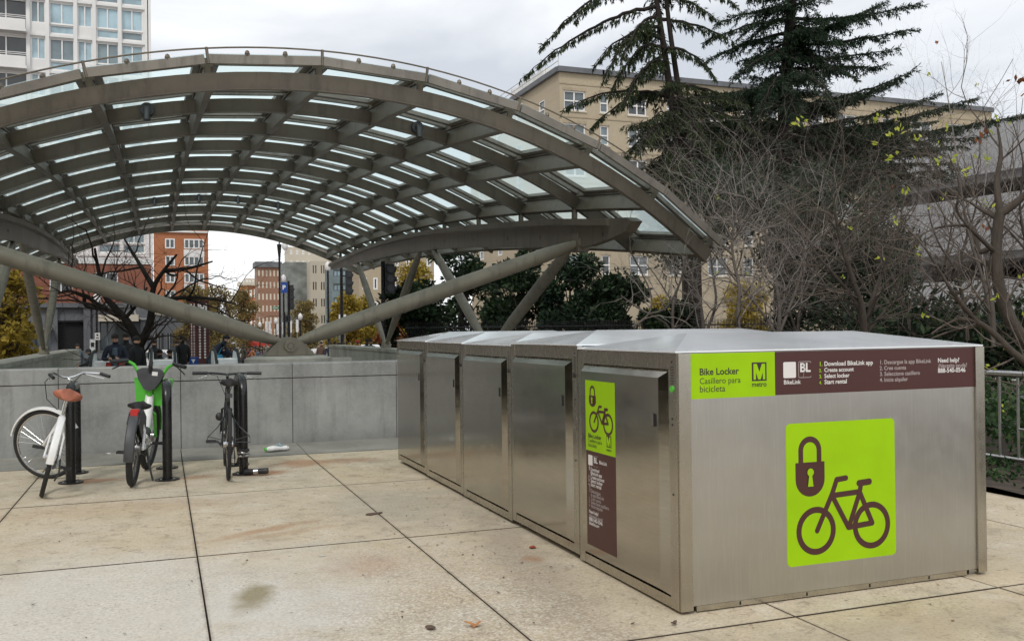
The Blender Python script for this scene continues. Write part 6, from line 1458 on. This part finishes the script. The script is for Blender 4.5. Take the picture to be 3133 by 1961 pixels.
for k, (x, D_, lab, tp, lg, po) in enumerate(((668, 60, 'person in black walking away left of the white jacket', 'black_cloth', 'jeans', 'walk'), (684, 64, 'person in dark grey coat in the crowd down the street', 'grey_cloth', 'black_cloth', 'stand'), (697, 58, 'person in black with khaki trousers in the crowd', 'black_cloth', 'khaki', 'walk'),
        (711, 72, 'person in navy coat left of the walker in white', 'navy', 'black_cloth', 'stand'), (752, 66, 'person in maroon jacket right of the walker in white', 'maroon', 'black_cloth', 'walk'), (765, 78, 'person in blue coat beside the maroon jacket', 'blue_cloth', 'black_cloth', 'stand'), (777, 70, 'person in grey sweater left of the red market tent', 'grey_cloth', 'jeans', 'stand'),
        (1008, 42, 'person in navy jacket by the right end of the pit', 'navy', 'black_cloth', 'walk'), (1024, 40, 'person in black hat and coat in the group at the right of the pit', 'black_cloth', 'black_cloth', 'stand'), (1036, 44, 'person in white shirt at the right of the pit', 'white_cloth', 'jeans', 'stand'),
        (1050, 43, 'person in maroon coat in front of the white truck', 'maroon', 'black_cloth', 'stand'), (1093, 38, 'person in orange brown coat and red cap before the white truck', 'orange_cloth', 'khaki', 'stand'), (1122, 36, 'broad person in grey hoodie before the white truck', 'grey_cloth', 'black_cloth', 'stand'), (1134, 37, 'dark haired person close behind the grey hoodie', 'slate', 'black_cloth', 'stand'))):
    zt = 1.0 if D_ < 50 else None; random.seed(k)
    person(lab, x, D_, F0+random.uniform(-1, 1), po, tp, lg, skin=random.choice(['skin', 'skin_dark']), hair={'orange_cloth': 'red_cloth'}.get(tp, 'hair_dark'), h=random.uniform(1.6, 1.78) if D_ > 50 else 1.60, bulk_=1.1+(.15 if x == 1122 else 0), z=(gz_at(atD(x, 1000, D_).y)-.0))
CW = (('black_cloth', 'jeans'), ('maroon', 'black_cloth'), ('grey_cloth', 'khaki'), ('navy', 'jeans'), ('white_cloth', 'black_cloth'), ('olive_cloth', 'black_cloth'), ('blue_cloth', 'khaki'), ('orange_cloth', 'jeans'), ('black_cloth', 'black_cloth'), ('slate', 'jeans'))
CL = ('black jacket and jeans left of the pylon crowd', 'maroon jacket far down the street', 'grey coat and khaki trousers in the crowd', 'navy jacket and jeans near the acorn lamp', 'white top and black trousers in the crowd', 'olive coat beside the banner posts', 'blue coat and khaki trousers left of the pin pier', 'orange brown jacket left of the market tent', 'plain black clothes in front of the shop row', 'slate jacket and jeans by the dark cars')
for k, (x, D_) in enumerate(((662, 52), (675, 74), (690, 84), (704, 66), (718, 90), (743, 58), (757, 88), (771, 62), (652, 46), (785, 70))):
    random.seed(50+k); person('person in '+CL[k], x, D_, F0+random.uniform(-1.5, 1.5), random.choice(['walk', 'stand']), CW[k][0], CW[k][1], skin=random.choice(['skin', 'skin_dark']), h=random.uniform(1.6, 1.8), bulk_=1.15)
for k, (x, D_, lab, tp) in enumerate(((982, 46, 'person in brown fur trimmed hood just right of the pin pier', 'brown_cloth'), (1012, 52, 'person in white hooded top behind the navy jacket', 'white_cloth'), (1045, 55, 'person in red jacket far behind the right end of the pit', 'red_cloth'), (470, 34, 'person in black leaning near the trunk of the bare tree', 'black_cloth'), (540, 36, 'person in grey seen behind the seated pair', 'grey_cloth'), (236, 38, 'person in slate jacket before the dark garage opening', 'slate'))):
    random.seed(90+k); person(lab, x, D_, F0+random.uniform(-1, 1), 'stand', tp, 'black_cloth', h=1.68, bulk_=1.2)
# ------------------------------------------------------------------ vehicles and street furniture
def car(label, px_, D_, yaw, paint, van=False, group='cars in the street', nm='parked_car'):
    t = thing(nm, label, 'car', (0, 0, 0), group); w = .88
    prof = [(-2.15, .35), (-2.2, .75), (-2.05, .95), (-1.2, 1.02), (1.35, 1.0), (2.05, .82), (2.18, .6), (2.15, .3)] if not van else [(-2.3, .35), (-2.35, .9), (-2.3, 1.1), (-1, 1.12), (1.6, 1.1), (2.25, .95), (2.35, .6), (2.3, .3)]
    m = MB(); m.prism(prof, lambda u, v, d: (d, u, v), -w, w); m.build('body', paint, t)
    top = 1.46 if not van else 1.95; cab = [(-1.85, .98), (-1.35, top-.04), (-.9, top), (.35, top), (.7, top-.08), (1.35, 1.0)] if not van else [(-2.28, 1.1), (-2.2, top), (1.0, top), (1.25, top-.1), (1.75, 1.1)]
    n = len(cab); vs_ = [(s_*(w if z < 1.15 else w-.14), y, z) for s_ in (-1, 1) for y, z in cab]
    m = MB(); m.add(vs_, [tuple(range(n)), tuple(range(n, 2*n))[::-1]]+[(i, (i+1) % n, n+(i+1) % n, n+i) for i in range(n)]); m.build('cabin', paint, t)
    def pan(name, pts): m = MB(); m.add(pts+[(a*1.0, b, c-.004) for a, b, c in pts], [tuple(range(len(pts)))]); m.build(name, 'wnd_dark', t)
    yf0, yf1 = (1.33, .78) if not van else (1.73, 1.27); zf0, zf1 = (1.02, top-.10) if not van else (1.13, top-.12)
    pan('windscreen', [(-w+.08, yf0+.02, zf0), (w-.08, yf0+.02, zf0), (w-.2, yf1+.03, zf1), (-w+.2, yf1+.03, zf1)])
    pan('rear_window', [(-w+.1, -1.84, 1.03), (w-.1, -1.84, 1.03), (w-.22, -1.42, top-.10), (-w+.22, -1.42, top-.10)] if not van else [(-w+.15, -2.30, 1.2), (w-.15, -2.30, 1.2), (w-.2, -2.25, top-.15), (-w+.2, -2.25, top-.15)])
    for s_ in (-1, 1):
        pan('side_window', [(s_*(w+.004), -1.5, 1.05), (s_*(w+.004), 1.05, 1.05), (s_*(w-.11), .45, top-.1), (s_*(w-.11), -1.15, top-.1)])
        for y in (-1.35, 1.35):
            m = MB(); m.tube([(s_*(w-.18), y, .33), (s_*(w+.01), y, .33)], .33, 20); wh = m.build('wheel', 'rubber', t, smooth=True); m = MB(); m.tube([(s_*(w+.011), y, .33), (s_*(w+.02), y, .33)], .2, 14); m.build('rim', 'steel', wh)
        m = MB(); m.box((s_*.62, 2.10, .70), (.34, .12, .16)); m.build('headlight', 'white_ink', t); m = MB(); m.box((s_*.68, -2.16, .78), (.28, .1, .16)); m.build('tail_light', 'red', t)
        m = MB(); m.box((s_*(w+.08), .75, 1.05), (.14, .1, .1)); m.build('mirror', paint, t)
    m = MB(); m.box((0, 2.17, .52), (1.1, .06, .18)); m.build('grille', 'blackplastic', t)
    p = atD(px_, 1000, D_); place(t, (p.x, p.y, gz_at(p.y)), (0, 0, yaw)); return t
pmat('silver_car', (.42, .43, .44), .3); pmat('dark_car', (.03, .033, .038), .3); pmat('white_car', (.66, .66, .66), .3); pmat('red_car', (.35, .02, .02), .3)
car('dark grey car parked before the shop window at the far left', 92, 50, 1.9, 'dark_car'); car('white car parked behind the people by the bare tree', 442, 50, 1.4, 'white_car')
car('white car facing the plaza beside the box truck', 1150, 46, PI-.2, 'white_car'); car('silver car behind the group right of the pit', 1018, 58, PI-.5, 'silver_car'); car('red car partly hidden by the white box truck', 1062, 62, 1.5, 'red_car')
car('white van standing down the street left of the pin pier', 690, 95, PI, 'white_car', True); car('silver car down the street behind the crowd', 762, 105, PI, 'silver_car'); car('dark car waiting under the green street sign', 838, 70, 1.5, 'dark_car'); car('white car just right of the pin pier', 985, 64, 1.7, 'white_car')
car('dark car passing behind the shrubs on the left of the pit', 250, 48, 1.55, 'dark_car')
t = thing('box_truck', 'white box truck seen from behind at the right of the street', 'truck', (0, 0, 0))
m = MB(); m.bb((-1.15, -2.6, .85), (1.15, 2.6, 3.15)); m.build('cargo_box', 'white_car', t); m = MB(); m.bb((-.98, -2.62, .95), (.98, -2.603, 2.95)); m.build('roller_door', 'silver_car', t)
m = MB(); m.bb((-1.05, 2.65, .5), (1.05, 4.3, 2.5)); m.build('cab', 'white_car', t); m = MB(); m.bb((-1.1, -2.7, .5), (1.1, 2.6, .84)); m.build('chassis', 'blackplastic', t)
for s_ in (-1, 1):
    for y in (-1.6, 3.3): m = MB(); m.tube([(s_*.8, y, .45), (s_*1.1, y, .45)], .45, 18); m.build('wheel', 'rubber', t, smooth=True)
    m = MB(); m.box((s_*.95, -2.72, .7), (.2, .05, .14)); m.build('tail_light', 'red', t)
p = atD(1122, 1000, 70); place(t, (p.x, p.y, gz_at(p.y)), (0, 0, -.10))
t = thing('market_tent', 'small red market tent down the street', 'tent', (0, 0, 0))
m = MB(); q = [(-1.5, -1.5), (1.5, -1.5), (1.5, 1.5), (-1.5, 1.5)]; m.add([(x, y, 1.7) for x, y in q]+[(x, y, 2.0) for x, y in q]+[(0, 0, 2.8)], [(0, 1, 5, 4), (1, 2, 6, 5), (2, 3, 7, 6), (3, 0, 4, 7), (4, 5, 8), (5, 6, 8), (6, 7, 8), (7, 4, 8)]); m.build('canopy_cloth', 'red_cloth', t)
for x, y in q: m = MB(); m.tube([(x*.98, y*.98, 0), (x*.98, y*.98, 1.8)], .03, 6); m.build('leg', 'steel', t)
p = atD(812, 1000, 88); place(t, (p.x, p.y, gz_at(p.y)), (0, 0, .3))
def post(t, p, z1, r=.05, mat='blackpaint', name='pole'): m = MB(); m.tube([(p.x, p.y, gz_at(p.y)-.1), (p.x, p.y, z1)], [r*1.15, r], 8); return m.build(name, mat, t, smooth=True)
def zat(px_, py_, D_): return atD(px_, py_, D_).z
def lamp_post(label, px_, ytop, D_, globe='white', arm=False):
    p = atD(px_, 1000, D_); t = thing('street_lamp', label, 'street lamp', (p.x, p.y, gz_at(p.y)), 'street lamps'); zt = zat(px_, ytop, D_); post(t, p, zt-.5, .055)
    m = MB(); m.tube([(p.x, p.y, gz_at(p.y)), (p.x, p.y, gz_at(p.y)+.5), (p.x, p.y, gz_at(p.y)+.9)], [.16, .13, .07], 10); m.build('base', 'blackpaint', t)
    if arm:
        m = MB(); m.tube([(p.x, p.y, zt-.6), (p.x, p.y, zt), (p.x+.15, p.y, zt+.1), (p.x+.3, p.y, zt)], .035, 6); m.build('arm', 'blackpaint', t); c = Vector((p.x+.3, p.y, zt-.2)); m = MB(); m.ball(c, (.16, .16, .22), 10, 8); m.build('globe', 'white_ink', t, smooth=True); m = MB(); m.tube([(p.x, p.y, zt-.9), (p.x, p.y, zt-.1)], [.05, .13], 8); m.build('lantern', 'blackpaint', t)
    else:
        m = MB(); m.tube([(p.x, p.y, zt-.5), (p.x, p.y, zt-.42), (p.x, p.y, zt-.2), (p.x, p.y, zt-.06), (p.x, p.y, zt)], [.08, .15, .17, .09, .02], 12); m.build('globe', 'white_ink', t, smooth=True)
    return t
lamp_post('tallest black street lamp with a hanging lantern, left of the blue parking banner', 857, 742, 50, arm=True)
for x, y, D_, l in ((845, 972, 72, 'acorn street lamp left of the tall black post'), (919, 958, 66, 'acorn street lamp right of the traffic signals, the closest of them'), (943, 980, 80, 'smaller acorn street lamp right of the closest acorn lamp'), (795, 984, 85, 'small acorn street lamp under the olive trees'), (869, 840, 60, 'tall pale headed street lamp above the parking banner')): lamp_post(l, x, y, D_)
t_ = lamp_post('black street lamp with a glowing white globe among the bare branches', 296, 898, 48)
c = atD(296, 915, 48); m = MB(); m.ball(c, (.22, .22, .27), 12, 8); m.build('globe', 'white_ink', t_, smooth=True)
lamp_post('black post with a small lantern right of the office building', 1005, 800, 50, arm=False)
def signal(label, px_, y0, y1, D_, wpx, polex, poletop, side=1):
    p = atD(polex, 1000, D_); t = thing('traffic_signal', label, 'traffic light', (p.x, p.y, gz_at(p.y)), 'traffic signals'); post(t, p, zat(polex, poletop, D_), .07)
    c = atD(px_, (y0+y1)/2, D_); hz = zat(px_, y0, D_)-zat(px_, y1, D_); w = wpx/FOC*D_; m = MB(); m.box(c, (w, .22, hz)); h = m.build('signal_head', 'blackplastic', t)
    for k in range(3):
        z = c.z+hz*(.33-.33*k); m = MB(); m.tube([(c.x, c.y-.11, z), (c.x, c.y-.16, z)], w*.38, 12); m.build('lens_back', 'dark_car', h, smooth=True); m = MB(); m.tube([(c.x+side*w*.5, c.y+.02, z), (c.x+side*w*.72, c.y+.02, z-.02)], w*.3, 10); m.build('visor', 'blackplastic', h)
    m = MB(); m.tube([(p.x, p.y, c.z+hz*.3), (c.x, c.y, c.z+hz*.3)], .025, 6); m.tube([(p.x, p.y, c.z-hz*.3), (c.x, c.y, c.z-hz*.3)], .025, 6); m.build('bracket', 'blackplastic', t)
signal('traffic signal seen from behind on the black pole left of the far strut', 1067, 829, 902, 44, 19, 1046, 815)
signal('largest traffic signal seen from behind between the right struts', 1191, 808, 898, 30, 30, 1174, 800)
signal('traffic signal facing right beside the parking banner', 892, 872, 948, 52, 12, 884, 860)
signal('low pedestrian signal on the same corner as the street sign', 878, 965, 985, 52, 14, 870, 955)
p = atD(869, 1000, 49.5); t = thing('parking_banner', 'blue banner with a white letter P beside the tall lamp', 'sign', (p.x, p.y, gz_at(p.y))); post(t, Vector((p.x-.12, p.y+.06, 0)), zat(869, 848, 49.5), .03, 'steel')
c = atD(869, 880, 49.5); m = MB(); m.box(c, (.32, .03, .56)); pmat('sign_blue', (.015, .06, .28)); pn = m.build('panel', 'sign_blue', t); text('P', t, (c.x-.09, c.y-.02, c.z-.10), .17, '-Y', 'white_ink', off=.04)
p = atD(848, 1000, 50.5); t = thing('street_name_sign', 'green street name sign left of the tall lamp post', 'sign', (p.x, p.y, gz_at(p.y)), 'green street name signs'); c = atD(843, 942, 50.5); post(t, Vector((c.x+.2, c.y+.05, 0)), c.z+.1, .03, 'steel'); m = MB(); m.box(c, (.34, .02, .15)); pmat('sign_green', (.01, .16, .09)); m.build('panel', 'sign_green', t)
m = MB()
for k in range(5): m.box((c.x-.12+k*.06, c.y-.012, c.z), (.03, .002, .07))
tag(m.build('lettering', 'white_ink', t), kind='stuff')
c = atD(2124, 931, 40); t = thing('street_name_sign', 'green street name sign seen through the bare branches behind the lockers', 'sign', (c.x, c.y, gz_at(c.y)), 'green street name signs'); post(t, Vector((c.x, c.y+.05, 0)), c.z+.2, .03, 'steel'); m = MB(); m.box(c, (.26, .02, .24)); m.build('panel', 'sign_green', t)
m = MB()
for k in range(3): m.box((c.x-.07+k*.07, c.y-.012, c.z), (.04, .002, .10))
tag(m.build('lettering', 'white_ink', t), kind='stuff')
c = atD(3057, 966, 24); t = thing('parking_sign', 'blue sign with a white symbol at the parking structure', 'sign', (c.x, c.y, -.25)); post(t, Vector((c.x, c.y+.05, 0)), c.z+.3, .03, 'steel'); m = MB(); m.box(c, (.29, .02, .42)); m.build('panel', 'sign_blue', t); text('P', t, (c.x-.08, c.y-.015, c.z-.10), .14, '-Y', 'wnd_blue', off=.03)
p = atD(2092, 1000, 30); t = thing('sign_post', 'thin brown post standing in front of the picket fence', 'post', (p.x, p.y, -.25)); post(t, p, zat(2092, 790, 30), .045, 'bark')
for k, (x, y, D_) in enumerate(((815, 983, 60), (825, 983, 61), (849, 990, 64), (867, 986, 62), (889, 981, 60), (909, 978, 58), (1040, 962, 60), (1055, 962, 61))):
    p = atD(x, 1000, D_); labs = ['leftmost of the white banner posts beyond the pin pier', 'second white banner post, close beside the leftmost', 'short white banner post by the acorn lamp', 'white banner post just right of the tall black lamp', 'white banner post below the pedestrian signal', 'tallest white banner post, left of the closest acorn lamp', 'white banner post left of the black signal pole', 'white banner post right of the black signal pole']
    t = thing('banner_post', labs[k], 'banner', (p.x, p.y, gz_at(p.y)), 'white banner posts'); post(t, p, zat(x, y, D_), .03, 'steel'); m = MB(); z1 = zat(x, y, D_); m.bb((p.x-.08, p.y-.07, z1-.78), (p.x+.08, p.y-.035, z1)); m.build('banner', 'white_ink', t)
# station pylon
p = atD(610, 1000, 38); t = thing('station_pylon', 'tall dark brown station pylon with white M letters', 'pylon', (p.x, p.y, gz_at(p.y))); z1 = zat(610, 920, 38); a = .42
m = MB(); m.box((p.x, p.y, (z1+gz_at(p.y))/2), (.56, .56, z1-gz_at(p.y)), Matrix.Rotation(a, 3, 'Z')); m.build('pillar', 'sign_brown', t)
for ang, s_ in ((a, 1), (a-PI/2, 1)):
    R3 = Matrix.Rotation(ang, 3, 'Z'); f = lambda u, v, d: Vector((p.x, p.y, 0))+R3 @ Vector((u, -.28-d, v))
    F = Flat(f); z = z1-.45; F.poly([(-.2, z), (-.12, z), (-.12, z+.32), (-.2, z+.32)]); F.poly([(.12, z), (.2, z), (.2, z+.32), (.12, z+.32)]); F.poly([(-.2, z+.32), (-.1, z+.32), (.05, z+.08), (-.05, z+.08)]); F.poly([(.2, z+.32), (.1, z+.32), (-.05, z+.08), (.05, z+.08)]); F.mb.build('letter', 'white_ink', t)
    for col in (-.12, .1):
        F = Flat(f)
        for k in range(13):
            z = z1-.95-k*.115; w_ = random.uniform(.045, .07); F.ring((col, z), .045, .025, 10); F.poly([(col-w_/2, z-.01), (col+w_/2, z-.01), (col+w_/2, z+.01), (col-w_/2, z+.01)])
        tag(F.mb.build('lettering', 'white_ink', t), kind='stuff')
# parking meter kiosk, small sign, blue box, striped post, planter box
p = atD(283, 1000, 36); t = thing('pay_kiosk', 'white pay kiosk with a dark screen before the shop fronts', 'kiosk', (p.x, p.y, gz_at(p.y))); m = MB(); z1 = zat(283, 1038, 36); m.bb((p.x-.1, p.y-.1, gz_at(p.y)), (p.x+.1, p.y+.1, z1)); m.build('case', 'white_car', t); m = MB(); m.bb((p.x-.06, p.y-.104, z1-.3), (p.x+.06, p.y-.1005, z1-.12)); m.build('screen', 'blackplastic', t)
c = atD(298, 1029, 36); t = thing('small_sign', 'small white sign on a black pole right of the pay kiosk', 'sign', (c.x, c.y, gz_at(c.y))); post(t, Vector((c.x-.05, c.y+.04, 0)), c.z+.2, .03); m = MB(); m.box(c, (.19, .02, .28)); m.build('panel', 'white_ink', t); m = MB(); m.box((c.x, c.y-.0115, c.z+.05), (.07, .002, .07)); m.box((c.x, c.y-.0115, c.z-.06), (.11, .002, .04)); tag(m.build('print', 'ink', t), kind='stuff')
p = atD(590, 1000, 33); t = thing('newspaper_box', 'blue newspaper box with a white emblem left of the pylon', 'newspaper box', (p.x, p.y, gz_at(p.y))); g_ = gz_at(p.y); m = MB(); m.bb((p.x-.17, p.y-.17, g_+.3), (p.x+.17, p.y+.17, g_+1.02)); m.build('case', 'sign_blue', t); m = MB(); m.bb((p.x-.03, p.y-.03, g_), (p.x+.03, p.y+.03, g_+.3)); m.build('leg', 'blackpaint', t)
m = MB(); m.add([(p.x-.07, p.y-.173, g_+.95), (p.x+.07, p.y-.173, g_+.95), (p.x, p.y-.173, g_+.80)], [(0, 1, 2)]); m.build('emblem', 'white_ink', t)
p = atD(170, 1000, 33); t = thing('striped_post', 'red and white striped post right of the left strut foot', 'post', (p.x, p.y, gz_at(p.y)))
for k in range(6): m = MB(); z = gz_at(p.y)+k*.17; m.tube([(p.x, p.y, z), (p.x, p.y, z+.17)], .055, 8); m.build('stripe', 'red' if k % 2 == 0 else 'white_ink', t)
# bicycle and stroller held by people in the distance
t = thing('stroller', 'dark stroller with colourful bags left of the man with the phone', 'stroller', (0, 0, 0)); m = MB(); m.tube([(-.25, 0, .3), (-.1, 0, .75), (.25, 0, .95)], .02, 6); m.box((0, 0, .5), (.5, .4, .3), Matrix.Rotation(.4, 3, 'Y')); m.build('seat', 'blackplastic', t)
for x in (-.25, .25):
    for y in (-.2, .2): m = MB(); m.torus((x, y, .13), (0, 1, 0), .11, .02, 16, 6); m.build('wheel', 'rubber', t)
m = MB(); m.ball((-.05, -.1, .78), (.16, .12, .12), 8, 6); m.build('bag', 'red_cloth', t, smooth=True); m = MB(); m.ball((.15, -.15, .72), (.12, .12, .12), 8, 6); m.build('bag', 'yellow_bag' if 'yellow_bag' in MAT else pmat('yellow_bag', (.5, .35, .05)), t, smooth=True)
p = atD(320, 1000, 24); place(t, (p.x, p.y, gz_at(p.y)), (0, 0, .4))
# ------------------------------------------------------------------ leaves and small litter on the plaza
random.seed(11)
def litter_piece(name, label, x, y, s_, mat, cat, curl=.3, group=None, th=.0):
    m = MB(); n = 10; pts = []
    a0 = random.uniform(0, 6.28)
    for k in range(n):
        a = 2*PI*k/n; r = s_*(1+.35*math.cos(2*a+a0))*random.uniform(.75, 1.1); pts.append((x+r*math.cos(a), y+r*math.sin(a)*.6, .004+abs(math.sin(a+a0))*s_*curl))
    m.add(pts+[(x, y, .006)]+[(p_[0], p_[1], p_[2]-.003) for p_ in pts], [(k, (k+1) % n, n) for k in range(n)]+[(k, n+1+k, n+1+(k+1) % n, (k+1) % n) for k in range(n)]); o = m.build(name, mat, None, org=Vector((x, y, 0))); return tag(o, label, cat, group)
pmat('leaf_red', (.30, .05, .025), .6); pmat('leaf_orange', (.50, .22, .08), .6); pmat('leaf_brown', (.10, .06, .04), .7); pmat('paper_scrap', (.55, .53, .48), .7)
g = gnd(850+1180/2.52, 1360+1420/2.52); litter_piece('fallen_leaf', 'dark leaf on the slab near the front edge of the plaza', g.x, g.y, .035, 'leaf_brown', 'leaf', group='fallen leaves')
g = gnd(850+1515/2.52, 1360+1400/2.52); litter_piece('fallen_leaf', 'orange leaf lying near the front, left of the locker end', g.x, g.y, .04, 'leaf_orange', 'leaf', .6, 'fallen leaves')
g = gnd(850+1965/2.52, 1360+795/2.52); litter_piece('fallen_leaf', 'red leaf beside the base of the second locker', g.x, g.y, .035, 'leaf_red', 'leaf', .2, 'fallen leaves')
g = gnd(1700+1370/3.78, 1560+1330/3.78); litter_piece('fallen_leaf', 'small curled brown leaf in front of the locker corner', g.x, g.y, .022, 'leaf_brown', 'leaf', .8, 'fallen leaves')
g = gnd(850+735/2.52, 1360+535/2.52); litter_piece('flattened_leaf', 'large flat dark leaf on the joint in the middle of the plaza', g.x, g.y, .075, 'leaf_brown', 'leaf', .05, 'fallen leaves')
g = gnd(985, 1700); litter_piece('gum_stain', 'grey flattened chewing gum on the slab', g.x, g.y, .03, 'paper_scrap', 'litter', .0)
g = gnd(327, 1080+835/2.684, .02); o = litter_piece('paper_scrap', 'pale paper scrap on the grey strip between the two left bicycles', g.x, g.y, .045, 'paper_scrap', 'litter', .5); o.location.z = .018
C_, D1, D2 = [], [], []
for _ in range(700):
    y = random.uniform(-2.2, 6.9); x = random.uniform(-6, 4.1)
    if -.05 < x < 2.1 and -.05 < y < 6: continue
    if random.random() < .45: x = random.gauss(-.3, .25) if y > 0 else x
    a = random.uniform(0, 6.28); s_ = random.uniform(.006, .030); C_.append((x, y, .004)); D1.append((math.cos(a)*s_, math.sin(a)*s_, random.uniform(0, .006))); D2.append((-math.sin(a)*s_*.5, math.cos(a)*s_*.5, 0))
tag(leaves_obj('leaf_litter', C_, D1, D2, 'litter', None), 'tiny scattered bits of leaf and twig on the plaza', 'litter', kind='stuff')
